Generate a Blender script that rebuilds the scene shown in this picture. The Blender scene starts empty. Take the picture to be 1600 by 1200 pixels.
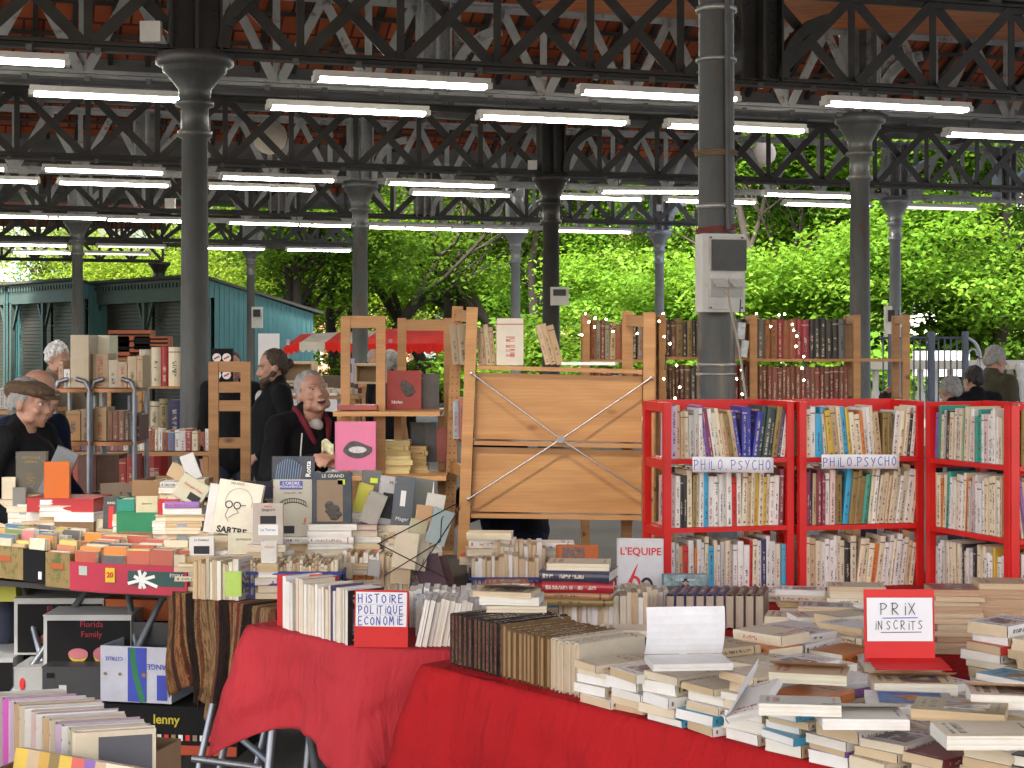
import bpy, math, random
from mathutils import Vector, Matrix, noise
from mathutils.bvhtree import BVHTree
R = math.radians
rnd = random.Random(11)
sc = bpy.context.scene
col = sc.collection

# ---------------------------------------------------------------- camera, sky, sun, exposure
F = 2600.0; HC = 1.68; HY = 545.0          # focal length in photo pixels, eye height, horizon row
cd = bpy.data.cameras.new('camera'); cam = bpy.data.objects.new('camera', cd); col.objects.link(cam)
cam.location = (0, 0, HC); cam.rotation_euler = (R(90), 0, 0)
cd.sensor_width = 36; cd.lens = 36 * F / 1600; cd.shift_y = -(600 - HY) / 1600
cd.clip_start = 0.05; cd.clip_end = 2000
sc.camera = cam
w = bpy.data.worlds.new('World'); sc.world = w; w.use_nodes = True
nt = w.node_tree; nt.nodes.clear()
sky = nt.nodes.new('ShaderNodeTexSky'); sky.sky_type = 'NISHITA'; sky.sun_disc = False
sky.sun_elevation = R(52); sky.sun_rotation = R(200); sky.air_density = 1.0; sky.dust_density = 6.0; sky.ozone_density = 0.6
bg = nt.nodes.new('ShaderNodeBackground'); bg.inputs['Strength'].default_value = 0.15
wo = nt.nodes.new('ShaderNodeOutputWorld')
nt.links.new(sky.outputs[0], bg.inputs[0]); nt.links.new(bg.outputs[0], wo.inputs[0])
sd = bpy.data.lights.new('sun', 'SUN'); sd.energy = 3.2; sd.angle = R(12); sd.color = (1.0, 0.95, 0.86)
sun = bpy.data.objects.new('sun', sd); col.objects.link(sun)
# light comes from behind the camera, slightly from the left, high
az, el = R(200), R(52)
dirv = Vector((math.sin(az) * math.cos(el), math.cos(az) * math.cos(el), math.sin(el)))
sun.rotation_euler = dirv.to_track_quat('Z', 'Y').to_euler()
sc.view_settings.view_transform = 'Standard'; sc.view_settings.look = 'None'
sc.view_settings.exposure = 2.35; sc.view_settings.gamma = 1.0; sc.view_settings.use_curve_mapping = False

# ---------------------------------------------------------------- helpers
def W(px, py, Y): return Vector(((px - 800) * Y / F, Y, HC - (py - HY) * Y / F))
def Z(px, py, z):
    Y = F * (HC - z) / (py - HY)
    return Vector(((px - 800) * Y / F, Y, z))
UU = Vector((0.953, 0.302, 0)); VV = Vector((-0.302, 0.953, 0))
def H(a, b, z=0): return UU * a + VV * b + Vector((0, 0, z))

def tag(o, label=None, cat=None, group=None, kind=None):
    if label: o['label'] = label
    if cat: o['category'] = cat
    if group: o['group'] = group
    if kind: o['kind'] = kind
    return o
def thing(name, label, cat, loc=(0, 0, 0), group=None, rz=0.0):
    o = bpy.data.objects.new(name, None); col.objects.link(o)
    o.location = loc; o.rotation_euler = (0, 0, rz); o.empty_display_size = 0.05
    return tag(o, label, cat, group)
def link(name, me, parent=None):
    o = bpy.data.objects.new(name, me); col.objects.link(o)
    if parent is not None:
        o.parent = parent
        if parent.type == 'EMPTY' or parent.parent: pass
    return o
def keep(o, parent):
    "parent o while keeping the world coordinates already in its mesh"
    o.parent = parent
    if parent.type == 'EMPTY':
        M = Matrix.Translation(parent.location) @ parent.rotation_euler.to_matrix().to_4x4()
        o.matrix_parent_inverse = M.inverted()
    return o

class MB:
    def __init__(s): s.v = []; s.f = []; s.uv = None; s.sm = []
    def add(s, vs, fs, smooth=False):
        n = len(s.v); s.v += [tuple(p) for p in vs]; s.f += [tuple(i + n for i in f) for f in fs]
        s.sm += [smooth] * len(fs); return s
    def box(s, c, d, M=None, ch=0.0):
        c = Vector(c); x, y, z = [k / 2 for k in d]
        vs = [Vector((sx * x, sy * y, sz * z)) for sx in (-1, 1) for sy in (-1, 1) for sz in (-1, 1)]
        vs = [(M @ p if M else p) + c for p in vs]
        return s.add(vs, [(0, 1, 3, 2), (4, 6, 7, 5), (0, 4, 5, 1), (2, 3, 7, 6), (0, 2, 6, 4), (1, 5, 7, 3)])
    def bar(s, p, q, w, h, up=(0, 0, 1)):
        p = Vector(p); q = Vector(q); d = q - p; L = d.length
        if L < 1e-6: return s
        d /= L; u = Vector(up)
        if abs(d.dot(u)) > 0.999: u = Vector((0, 1, 0))
        a = d.cross(u).normalized(); b = a.cross(d).normalized()
        vs = [e + a * (i * w / 2) + b * (j * h / 2) for e in (p, q) for i, j in ((-1, -1), (1, -1), (1, 1), (-1, 1))]
        return s.add(vs, [(3, 2, 1, 0), (4, 5, 6, 7), (0, 1, 5, 4), (1, 2, 6, 5), (2, 3, 7, 6), (3, 0, 4, 7)])
    def tube(s, p, q, r1, r2=None, n=10, cap=True):
        p = Vector(p); q = Vector(q); r2 = r1 if r2 is None else r2; d = (q - p)
        if d.length < 1e-7: return s
        d.normalize(); u = Vector((0, 0, 1)) if abs(d.z) < 0.95 else Vector((1, 0, 0))
        a = d.cross(u).normalized(); b = d.cross(a)
        vs = [e + (a * math.cos(k * 2 * math.pi / n) + b * math.sin(k * 2 * math.pi / n)) * r for e, r in ((p, r1), (q, r2)) for k in range(n)]
        s.add(vs, [(k, (k + 1) % n, n + (k + 1) % n, n + k) for k in range(n)], True)
        if cap: s.add(vs, [tuple(range(n))[::-1], tuple(range(n, 2 * n))])
        return s
    def path(s, pts, r, n=6):
        for a, b in zip(pts, pts[1:]): s.tube(a, b, r if not isinstance(r, (list, tuple)) else r[0], None, n)
        return s
    def lathe(s, prof, c, n=24):
        c = Vector(c); m = len(prof)
        vs = [c + Vector((r * math.cos(k * 2 * math.pi / n), r * math.sin(k * 2 * math.pi / n), z)) for r, z in prof for k in range(n)]
        return s.add(vs, [(i * n + k, i * n + (k + 1) % n, (i + 1) * n + (k + 1) % n, (i + 1) * n + k) for i in range(m - 1) for k in range(n)], True)
    def ell(s, c, r, M=None, nu=16, nv=10):
        c = Vector(c); vs = []; fs = []
        for i in range(nv + 1):
            t = math.pi * i / nv
            for k in range(nu):
                a = 2 * math.pi * k / nu
                p = Vector((r[0] * math.sin(t) * math.cos(a), r[1] * math.sin(t) * math.sin(a), r[2] * math.cos(t)))
                vs.append((M @ p if M else p) + c)
        for i in range(nv):
            for k in range(nu):
                fs.append((i * nu + k, (i + 1) * nu + k, (i + 1) * nu + (k + 1) % nu, i * nu + (k + 1) % nu))
        return s.add(vs, fs, True)
    def cap(s, p, r1, q, r2, n=12):
        s.tube(p, q, r1, r2, n); s.ell(p, (r1,) * 3, None, n, 8); s.ell(q, (r2,) * 3, None, n, 8); return s
    def quad(s, a, b, c, d): return s.add([a, b, c, d], [(0, 1, 2, 3)])
    def arc(s, c, ax, ay, r, a0, a1, w, h, n=8):
        pts = [Vector(c) + Vector(ax) * (r * math.cos(a0 + (a1 - a0) * i / n)) + Vector(ay) * (r * math.sin(a0 + (a1 - a0) * i / n)) for i in range(n + 1)]
        nrm = Vector(ax).cross(Vector(ay))
        for a, b in zip(pts, pts[1:]): s.bar(a, b + (b - a) * 0.08, w, h, nrm)
        return s
    def mesh(s, name, mat):
        me = bpy.data.meshes.new(name); me.from_pydata(s.v, [], s.f)
        for m in (mat if isinstance(mat, (list, tuple)) else [mat]): me.materials.append(m)
        me.polygons.foreach_set('use_smooth', s.sm); me.update(); return me
    def build(s, name, mat, parent=None):
        me = s.mesh(name, mat); o = bpy.data.objects.new(name, me); col.objects.link(o)
        if parent is not None: keep(o, parent)
        return o
def curved(f, nu, nv, thick=0.0):
    "grid sheet from f(u,v)->Vector with optional thickness; returns MB with uvs"
    m = MB(); P = [[f(i / nu, j / nv) for j in range(nv + 1)] for i in range(nu + 1)]
    vs = [p for r in P for p in r]; fs = []; uv = []
    for i in range(nu):
        for j in range(nv):
            a = i * (nv + 1) + j; fs.append((a, a + nv + 1, a + nv + 2, a + 1))
            uv += [(i / nu, j / nv), ((i + 1) / nu, j / nv), ((i + 1) / nu, (j + 1) / nv), (i / nu, (j + 1) / nv)]
    m.add(vs, fs, True); m.uv = uv; return m
def set_uv(me, uv):
    l = me.uv_layers.new(name='UVMap'); l.data.foreach_set('uv', [c for p in uv for c in p])
def solidify(o, t, off=-1):
    md = o.modifiers.new('solid', 'SOLIDIFY'); md.thickness = t; md.offset = off; return o

# ---------------------------------------------------------------- materials
MATS = {}
def nodes_of(name):
    m = bpy.data.materials.new(name); m.use_nodes = True; t = m.node_tree; b = t.nodes['Principled BSDF']
    return m, t, b
def NN(t, typ, **kw):
    n = t.nodes.new(typ)
    for k, v in kw.items():
        if k.startswith('i_'): n.inputs[k[2:].replace('_', ' ')].default_value = v
        else: setattr(n, k, v)
    return n
def MA(t, op, a, b=None, c=None):
    n = t.nodes.new('ShaderNodeMath'); n.operation = op
    for i, x in enumerate((a, b, c)):
        if x is None: continue
        if isinstance(x, (int, float)): n.inputs[i].default_value = x
        else: t.links.new(x, n.inputs[i])
    return n.outputs[0]
def MIX(t, f, a, b):
    n = t.nodes.new('ShaderNodeMix'); n.data_type = 'RGBA'
    for i, x in ((0, f), (6, a), (7, b)):
        if isinstance(x, (int, float)): n.inputs[i].default_value = x
        elif isinstance(x, tuple): n.inputs[i].default_value = (*x[:3], 1)
        else: t.links.new(x, n.inputs[i])
    return n.outputs[2]
def ramp(t, f, stops, interp='LINEAR'):
    n = t.nodes.new('ShaderNodeValToRGB'); n.color_ramp.interpolation = interp
    e = n.color_ramp.elements
    while len(e) > 1: e.remove(e[-1])
    for i, (p, c) in enumerate(stops):
        x = e[0] if i == 0 else e.new(p)
        x.position = p; x.color = (*c[:3], 1)
    t.links.new(f, n.inputs[0]); return n.outputs[0]
def mat(name, c, rough=0.6, metal=0.0, var=0.15, scale=6.0, bump=0.0, bscale=60.0, stain=None, spec=0.5, trans=0.0, emit=None, stretch=None, thr=(0.55, 0.7)):
    if name in MATS: return MATS[name]
    m, t, b = nodes_of(name)
    co = NN(t, 'ShaderNodeTexCoord'); vec = co.outputs['Object']
    if stretch:
        mp = NN(t, 'ShaderNodeMapping'); mp.inputs['Scale'].default_value = stretch; t.links.new(vec, mp.inputs[0]); vec = mp.outputs[0]
    n = NN(t, 'ShaderNodeTexNoise', i_Scale=scale, i_Detail=6.0, i_Roughness=0.65); t.links.new(vec, n.inputs['Vector'])
    lo = tuple(k * (1 - var) for k in c[:3]); hi = tuple(min(1, k * (1 + var)) for k in c[:3])
    cc = ramp(t, n.outputs[0], [(0.3, lo), (0.7, hi)])
    if stain:
        n2 = NN(t, 'ShaderNodeTexNoise', i_Scale=scale * 2.3, i_Detail=8.0, i_Roughness=0.7); t.links.new(vec, n2.inputs['Vector'])
        f = ramp(t, n2.outputs[0], [(thr[0], (0, 0, 0)), (thr[1], (1, 1, 1))])
        cc = MIX(t, f, cc, stain)
    t.links.new(cc, b.inputs['Base Color'])
    b.inputs['Roughness'].default_value = rough; b.inputs['Metallic'].default_value = metal
    b.inputs['Specular IOR Level'].default_value = spec
    if trans: b.inputs['Transmission Weight'].default_value = trans
    if emit: b.inputs['Emission Color'].default_value = (*emit[:3], 1); b.inputs['Emission Strength'].default_value = emit[3]
    if bump:
        n3 = NN(t, 'ShaderNodeTexNoise', i_Scale=bscale, i_Detail=4.0); t.links.new(vec, n3.inputs['Vector'])
        bp = NN(t, 'ShaderNodeBump', i_Strength=bump, i_Distance=0.01); t.links.new(n3.outputs[0], bp.inputs['Height']); t.links.new(bp.outputs[0], b.inputs['Normal'])
    MATS[name] = m; return m

DARK = mat('shaded_iron_paint', (0.038, 0.037, 0.033), 0.5, 0.2, 0.3, 3, 0.15, 40, stain=(0.05, 0.028, 0.015), thr=(0.58, 0.75))  # grey iron paint with the shade on the beams put into its colour
LITE = mat('pale_iron_paint', (0.30, 0.31, 0.31), 0.55, 0.1, 0.2, 3, 0.15, 40, stain=(0.13, 0.065, 0.035), thr=(0.56, 0.68))
GREYP = mat('grey_column_paint', (0.088, 0.092, 0.090), 0.45, 0.2, 0.3, 4, 0.2, 30, stain=(0.10, 0.055, 0.03), thr=(0.57, 0.68), stretch=(1, 1, 0.35))
GREYL = mat('pale_column_paint', (0.22, 0.235, 0.25), 0.4, 0.3, 0.15, 4, 0.1, 30)
GUTTER = mat('gutter_board', (0.085, 0.085, 0.082), 0.6, 0.1, 0.25, 2, stretch=(1, 1, 3))
WHITEP = mat('white_plastic', (0.62, 0.61, 0.57), 0.45, 0, 0.1, 5, 0.03, 60, stain=(0.4, 0.37, 0.3), thr=(0.6, 0.8))
WHITE = mat('white_card', (0.8, 0.8, 0.82), 0.6, 0, 0.03, 8)
BLACK = mat('black_plastic', (0.010, 0.012, 0.014), 0.4, 0, 0.2)
TUBEM = mat('lit_tube', (1, 1, 1), 0.4, 0, 0.0, emit=(1.0, 0.93, 0.80, 9.0))
TUBEC = mat('faint_glow_cover', (0.75, 0.75, 0.72), 0.3, 0, 0.03, emit=(1.0, 0.93, 0.80, 0.25))  # cover of the switched-off lamps, given a weak glow of its own
STEEL = mat('steel_tube', (0.27, 0.285, 0.31), 0.42, 0.75, 0.2)
REDP = mat('red_paint', (0.60, 0.012, 0.010), 0.35, 0, 0.12, 5, 0.06, 90, stain=(0.33, 0.03, 0.02), thr=(0.66, 0.72))
REDCARD = mat('red_card', (0.62, 0.012, 0.010), 0.5, 0, 0.08)
SKIN = mat('skin', (0.44, 0.235, 0.155), 0.5, 0, 0.12, 18, 0.06, 160, stain=(.42, .19, .13), thr=(.5, .8))
INKB = mat('blue_ink', (0.03, 0.06, 0.42), 0.6, 0, 0.1)
INKK = mat('black_ink', (0.015, 0.015, 0.02), 0.6, 0, 0.1)
INKR = mat('red_ink', (0.6, 0.02, 0.02), 0.6, 0, 0.05)
INKW = mat('white_ink', (0.8, 0.8, 0.76), 0.6, 0, 0.05)
INKG = mat('gold_ink', (0.35, 0.24, 0.08), 0.45, 0.3, 0.2)

def pine():
    m, t, b = nodes_of('pine_wood')
    co = NN(t, 'ShaderNodeTexCoord')
    mp = NN(t, 'ShaderNodeMapping'); mp.inputs['Scale'].default_value = (1.2, 4, 9); t.links.new(co.outputs['Object'], mp.inputs[0])
    n = NN(t, 'ShaderNodeTexNoise', i_Scale=2.2, i_Detail=5.0, i_Distortion=0.6); t.links.new(mp.outputs[0], n.inputs['Vector'])
    wv = NN(t, 'ShaderNodeTexWave', i_Scale=2.2, i_Distortion=7.0, i_Detail=3.0); wv.bands_direction = 'Z'; t.links.new(mp.outputs[0], wv.inputs['Vector'])
    c1 = ramp(t, n.outputs[0], [(0.25, (0.34, 0.155, 0.05)), (0.75, (0.52, 0.275, 0.10))])
    c2 = MIX(t, MA(t, 'MULTIPLY', wv.outputs['Fac'], 0.28), c1, (0.36, 0.165, 0.05))
    vo = NN(t, 'ShaderNodeTexVoronoi', i_Scale=3.4); mp2 = NN(t, 'ShaderNodeMapping'); mp2.inputs['Scale'].default_value = (1, 1, 1.9); t.links.new(co.outputs['Object'], mp2.inputs[0]); t.links.new(mp2.outputs[0], vo.inputs['Vector'])
    k = ramp(t, vo.outputs['Distance'], [(0.07, (1, 1, 1)), (0.14, (0, 0, 0))])
    t.links.new(MIX(t, k, c2, (0.16, 0.06, 0.02)), b.inputs['Base Color'])
    b.inputs['Roughness'].default_value = 0.5
    return m
PINE = pine()
def stripes_uv(name, stops, rough=0.9, wob=0.02):
    m, t, b = nodes_of(name)
    uv = NN(t, 'ShaderNodeUVMap'); sp = NN(t, 'ShaderNodeSeparateXYZ'); t.links.new(uv.outputs[0], sp.inputs[0])
    n = NN(t, 'ShaderNodeTexNoise', i_Scale=60.0, i_Detail=4.0); t.links.new(uv.outputs[0], n.inputs['Vector'])
    x = MA(t, 'ADD', sp.outputs[0], MA(t, 'MULTIPLY', MA(t, 'SUBTRACT', n.outputs[0], 0.5), wob))
    c = ramp(t, x, stops, 'CONSTANT')
    n2 = NN(t, 'ShaderNodeTexNoise', i_Scale=1.0, i_Detail=5.0, i_Roughness=.7); mp = NN(t, 'ShaderNodeMapping'); mp.inputs['Scale'].default_value = (110, 9, 1); t.links.new(uv.outputs[0], mp.inputs[0]); t.links.new(mp.outputs[0], n2.inputs['Vector'])
    c = MIX(t, ramp(t, n2.outputs[0], [(.40, (0, 0, 0)), (.62, (.85, .85, .85))]), c, (0.035, 0.018, 0.010))
    t.links.new(c, b.inputs['Base Color']); b.inputs['Roughness'].default_value = rough
    b.inputs['Specular IOR Level'].default_value = 0.1
    return m
def cloth_mat(name, c, var=0.1):
    m, t, b = nodes_of(name)
    co = NN(t, 'ShaderNodeTexCoord')
    n = NN(t, 'ShaderNodeTexNoise', i_Scale=3.0, i_Detail=5.0); t.links.new(co.outputs['Object'], n.inputs['Vector'])
    n2 = NN(t, 'ShaderNodeTexNoise', i_Scale=600.0, i_Detail=2.0); t.links.new(co.outputs['Object'], n2.inputs['Vector'])
    lo = tuple(k * (1 - var) for k in c); hi = tuple(min(1, k * (1 + var)) for k in c)
    cc = ramp(t, n.outputs[0], [(0.3, lo), (0.7, hi)])
    t.links.new(cc, b.inputs['Base Color']); b.inputs['Roughness'].default_value = 0.85
    b.inputs['Specular IOR Level'].default_value = 0.15
    bp = NN(t, 'ShaderNodeBump', i_Strength=0.25, i_Distance=0.002); t.links.new(n2.outputs[0], bp.inputs['Height'])
    n4 = NN(t, 'ShaderNodeTexNoise', i_Scale=1.6, i_Detail=4.0, i_Distortion=.8); mp = NN(t, 'ShaderNodeMapping'); mp.inputs['Scale'].default_value = (7, 7, 2.2); t.links.new(co.outputs['Object'], mp.inputs[0]); t.links.new(mp.outputs[0], n4.inputs['Vector'])
    bp2 = NN(t, 'ShaderNodeBump', i_Strength=0.9, i_Distance=0.03); t.links.new(n4.outputs[0], bp2.inputs['Height']); t.links.new(bp.outputs[0], bp2.inputs['Normal'])
    t.links.new(bp2.outputs[0], b.inputs['Normal'])
    return m
REDCLOTH2 = cloth_mat('faded_red_cloth', (0.44, 0.034, 0.042), .16)
REDCLOTH = cloth_mat('red_tablecloth', (0.40, 0.012, 0.014))

# ---------------------------------------------------------------- writing
def text_mesh(s, size, m, bold=0.0, ex=0.0004):
    cu = bpy.data.curves.new('t', 'FONT'); cu.body = s; cu.size = size; cu.align_x = 'CENTER'; cu.align_y = 'CENTER'
    cu.extrude = ex; cu.offset = bold; cu.resolution_u = 3
    o = bpy.data.objects.new('t', cu); col.objects.link(o)
    dg = bpy.context.evaluated_depsgraph_get(); me = bpy.data.meshes.new_from_object(o.evaluated_get(dg))
    bpy.data.objects.remove(o); bpy.data.curves.remove(cu)
    me.materials.clear(); me.materials.append(m); return me
STROKE = {  # hand lettering, cell 0..1 wide, 0..1 high
 'A': [[(0, 0), (.45, 1), (.9, 0)], [(.18, .4), (.72, .4)]], 'C': [[(.85, .85), (.5, 1), (.1, .65), (.12, .3), (.45, 0), (.85, .15)]],
 'E': [[(.8, 1), (.1, .97), (.05, 0), (.85, .03)], [(.08, .52), (.65, .54)]], 'H': [[(.05, 1), (.1, 0)], [(.8, 1), (.78, 0)], [(.08, .5), (.8, .55)]],
 'I': [[(.3, .75), (.28, 0)], [(.3, .98), (.31, .93)]], 'i': [[(.3, .72), (.28, 0)], [(.3, 1.0), (.31, .92)]], 'L': [[(.1, 1), (.08, 0), (.75, .04)]],
 'M': [[(0, 0), (.15, 1), (.45, .35), (.8, 1), (.95, 0)]], 'N': [[(.05, 0), (.1, 1), (.75, .03), (.8, 1)]],
 'O': [[(.45, 1), (.08, .7), (.1, .25), (.45, 0), (.82, .3), (.8, .75), (.45, 1), (.38, .93)]], 'P': [[(.1, 0), (.12, 1)], [(0, .95), (.5, 1), (.85, .78), (.6, .5), (.12, .45)]],
 'Q': [[(.45, 1), (.08, .7), (.1, .25), (.45, 0), (.82, .3), (.8, .75), (.45, 1)], [(.5, .3), (.95, -.08)]],
 'R': [[(.1, 0), (.12, 1)], [(0, .95), (.5, 1), (.8, .78), (.55, .52), (.12, .5), (.85, 0)]], 'S': [[(.8, .9), (.4, 1), (.12, .78), (.45, .52), (.78, .28), (.45, 0), (.05, .1)]],
 'T': [[(0, .97), (.85, 1)], [(.42, .98), (.4, 0)]], 'U': [[(.05, 1), (.1, .25), (.42, 0), (.75, .25), (.8, 1)]], 'X': [[(.05, 1), (.8, 0)], [(.8, 1), (.05, 0)]],
 'Y': [[(.05, 1), (.42, .5)], [(.82, 1), (.3, 0)]], '.': [[(.2, .08), (.35, .1)]], '-': [[(.1, .12), (.7, .12)]], ' ': []}
def hand_text(s, size, r, seed=1, adv=1.08):
    "flat hand-drawn strokes in local XY plane, centred"
    g = random.Random(seed); m = MB(); x = 0; segs = []
    for ch in s:
        wd = 0.45 if ch in 'Ii. ' else (1.15 if ch in 'MN' else 1.0)
        sc_ = 1 + g.uniform(-.06, .06); dy = g.uniform(-.05, .05)
        for st in STROKE.get(ch, []):
            pts = [Vector(((x + a * .82) * size * .78, (b * sc_ + dy) * size, 0)) for a, b in st]
            segs.append(pts)
        x += wd * adv
    cx = x * size * .78 / 2
    for pts in segs:
        pts = [p - Vector((cx, size / 2, 0)) for p in pts]
        for a, b in zip(pts, pts[1:]): m.bar(a, b, r * 2, 0.0008)
        for a in pts: m.tube(a - Vector((0, 0, .0004)), a + Vector((0, 0, .0004)), r, None, 6)
    return m
def place(me_or_mb, name, m, parent, M):
    me = me_or_mb.mesh(name, m) if isinstance(me_or_mb, MB) else me_or_mb
    me.transform(M); o = bpy.data.objects.new(name, me); col.objects.link(o)
    if parent is not None: keep(o, parent)
    return o
# ---------------------------------------------------------------- ground
def ground():
    m, t, b = nodes_of('asphalt')
    co = NN(t, 'ShaderNodeTexCoord')
    n = NN(t, 'ShaderNodeTexNoise', i_Scale=0.8, i_Detail=8.0); t.links.new(co.outputs['Object'], n.inputs['Vector'])
    n2 = NN(t, 'ShaderNodeTexNoise', i_Scale=90.0, i_Detail=3.0); t.links.new(co.outputs['Object'], n2.inputs['Vector'])
    c = ramp(t, n.outputs[0], [(0.3, (0.085, 0.083, 0.08)), (0.7, (0.15, 0.145, 0.14))])
    c = MIX(t, MA(t, 'MULTIPLY', n2.outputs[0], 0.4), c, (0.03, 0.03, 0.03))
    t.links.new(c, b.inputs['Base Color']); b.inputs['Roughness'].default_value = 0.8
    bp = NN(t, 'ShaderNodeBump', i_Strength=0.4, i_Distance=0.01); t.links.new(n2.outputs[0], bp.inputs['Height']); t.links.new(bp.outputs[0], b.inputs['Normal'])
    g = MB(); g.add([(-400, -60, 0), (400, -60, 0), (400, 900, 0), (-400, 900, 0)], [(0, 1, 2, 3)])
    tag(g.build('ground', m), kind='structure')
    gm = mat('park_grass', (0.06, 0.12, 0.02), 0.9, 0, 0.4, 0.6)
    g = MB(); g.add([H(-60, 50, .004), H(80, 50, .004), H(80, 260, .004), H(-60, 260, .004)], [(0, 1, 2, 3)])
    tag(g.build('park_lawn', gm), kind='structure')
ground()

# ---------------------------------------------------------------- market hall
CH = 4.18      # height of the bottom chords
hall = thing('market_hall', 'open iron market hall with lattice beams, round columns and orange tiled roof', 'market hall', H(2, 30))
def tiles():
    m, t, b = nodes_of('roof_tile')
    co = NN(t, 'ShaderNodeTexCoord'); mp = NN(t, 'ShaderNodeMapping'); mp.inputs['Rotation'].default_value = (0, 0, R(-17.6)); t.links.new(co.outputs['Object'], mp.inputs[0])
    br = NN(t, 'ShaderNodeTexBrick', i_Scale=1.0); t.links.new(mp.outputs[0], br.inputs['Vector'])
    br.inputs['Color1'].default_value = (0.50, 0.125, 0.035, 1); br.inputs['Color2'].default_value = (0.33, 0.065, 0.02, 1); br.inputs['Mortar'].default_value = (0.03, 0.012, 0.008, 1)
    br.inputs['Brick Width'].default_value = 0.24; br.inputs['Row Height'].default_value = 0.30; br.inputs['Mortar Size'].default_value = 0.018
    n = NN(t, 'ShaderNodeTexNoise', i_Scale=3.0, i_Detail=6.0); t.links.new(co.outputs['Object'], n.inputs['Vector'])
    c = MIX(t, MA(t, 'MULTIPLY', n.outputs[0], 0.5), br.outputs[0], (0.20, 0.04, 0.015))
    t.links.new(c, b.inputs['Base Color']); b.inputs['Roughness'].default_value = 0.8; return m
TILE = tiles()
PLANK = mat('roof_boards', (0.55, 0.17, 0.045), 0.7, 0, 0.3, 3, stretch=(1, 6, 1))

def beam(b, a0, a1, style, m, zb=CH, h=0.86, pitch=0.9):
    mb = MB(); P = lambda a, z, db=0: H(a, b + db, z)
    for z, hh in ((zb, .07), (zb + h, .07)):
        mb.bar(P(a0, z + hh / 2), P(a1, z + hh / 2), .16, .018, (0, 0, 1))
        for s_ in (-1, 1): mb.bar(P(a0, z + .02, s_ * .012), P(a1, z + .02, s_ * .012), .012, .10, (0, 0, 1))
    n = max(1, round((a1 - a0) / pitch)); pt = (a1 - a0) / n
    for i in range(n + 1):
        a = a0 + i * pt
        if style == 'X' or i % 1 == 0:
            mb.bar(P(a, zb + .03, .022), P(a, zb + h + .02, .022), .07, .014, VV)
        if i < n:
            if style == 'X':
                mb.bar(P(a + .04, zb + .05, -.03), P(a + pt - .04, zb + h, -.03), .012, .10, UU)
                mb.bar(P(a + pt - .04, zb + .05, .04), P(a + .04, zb + h, .04), .012, .10, UU)
            else:
                mb.bar(P(a + .03, zb + .05, -.03), P(a + pt / 2, zb + h, -.03), .012, .088, UU)
                mb.bar(P(a + pt - .03, zb + .05, -.03), P(a + pt / 2, zb + h, -.03), .012, .088, UU)
    return mb.build('lattice_beam', m, hall)
def ladder_beam(b, a0, a1, m): beam(b, a0, a1, 'X', m)

beam(9.4, -7, 8, 'X', DARK, zb=5.25)
beam(14.28, -9, 16, 'X', DARK)
beam(15.8, -9, 17, 'W', LITE)
beam(22.6, -14, 22, 'X', DARK)
beam(24.4, -14, 22, 'W', LITE)
beam(30.9, -16, 13.7, 'X', DARK)
beam(32.9, -16, 13.9, 'W', LITE, pitch=1.0)
beam(39.3, -18, 8.5, 'X', DARK, h=.7)
beam(41, -18, 8.5, 'W', DARK, h=.7)
beam(48.8, -20, 4.9, 'W', DARK, h=.5)

def column(a, b, m, r=.105, cap=.30, top=CH, foot=True):
    c = H(a, b, 0); t = top; k = cap / .30
    prof = [(.0, 0), (.2, 0), (.2, .35), (.16, .42), (r * 1.22, .5), (r * 1.12, 1.4), (r, t - .72), (r * 1.35, t - .70), (r * 1.35, t - .66), (r * 1.08, t - .64), (r * 1.08, t - .46),
            (r * 1.5, t - .44), (r * 1.5, t - .405), (r * 1.2, t - .39), (r * 1.3, t - .30), (.22 * k, t - .17), (.245 * k, t - .155), (.245 * k, t - .12), (.27 * k, t - .11), (.30 * k, t - .09), (.30 * k, t - .01), (.0, t - .01)]
    mb = MB(); mb.lathe(prof, c, 28)
    return mb.build('column', m, hall)
def head_post(a, b, m, w=.4, h=.92, br=True, top=CH):
    "riveted box on a column head with curved brackets up to the top chord"
    mb = MB(); c = H(a, b, top + h / 2 + .02); M = Matrix((( UU.x, VV.x, 0), (UU.y, VV.y, 0), (0, 0, 1)))
    mb.box(c, (w, .03, h), M); mb.box(c, (.03, .34, h), M)
    for s_ in (-1, 1):
        mb.box(c + UU * (s_ * w / 2), (.02, .26, h), M)
        for k in range(9): mb.box(c + UU * (s_ * (w / 2 - .05)) + VV * -.02 + Vector((0, 0, -h / 2 + .06 + k * h / 9)), (.02, .02, .02), M)
    mb.build('head_post', m, hall)
    if br:
        mb = MB()
        mb.arc(H(a + w / 2 + .62, b - .05, top + .05), -UU, (0, 0, 1), .6, R(0), R(80), .10, .13, 9)
        mb.build('curved_bracket', LITE if m != DARK else m, hall)
COLS = [  # a, b, material, radius, capital, bracket post
    (4.3, 9.4, GREYP, .105, .30, False), (1.70, 14.28, GREYP, .108, .33, True), (8.9, 15.8, GREYP, .10, .27, True),
    (5.35, 24.4, GREYP, .108, .27, True), (7.75, 22.6, DARK, .115, .27, True), (14.4, 24.4, GREYL, .09, .26, True),
    (13.6, 32.6, GREYL, .095, .27, True), (10.6, 33.2, GREYL, .095, .27, True), (1.7, 33.0, GREYP, .10, .27, True),
    (6.2, 40.7, GREYP, .095, .25, True), (4.8, 48.8, DARK, .13, .32, False)]
for a, b, m, r_, cp, pst in COLS:
    column(a, b, m, r_, cp, 5.25 if b == 9.4 else CH)
    if pst: head_post(a, b, DARK if m in (GREYP, DARK) and b in (14.28, 22.6) else LITE, .42 if b in (14.28,) else .34)
head_post(6.95, 14.28, DARK, .42)
head_post(11.9, 14.28, DARK, .3, br=True)
for a in (4.2, 8.9, 13): head_post(a, 15.8, LITE, .28)
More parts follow.
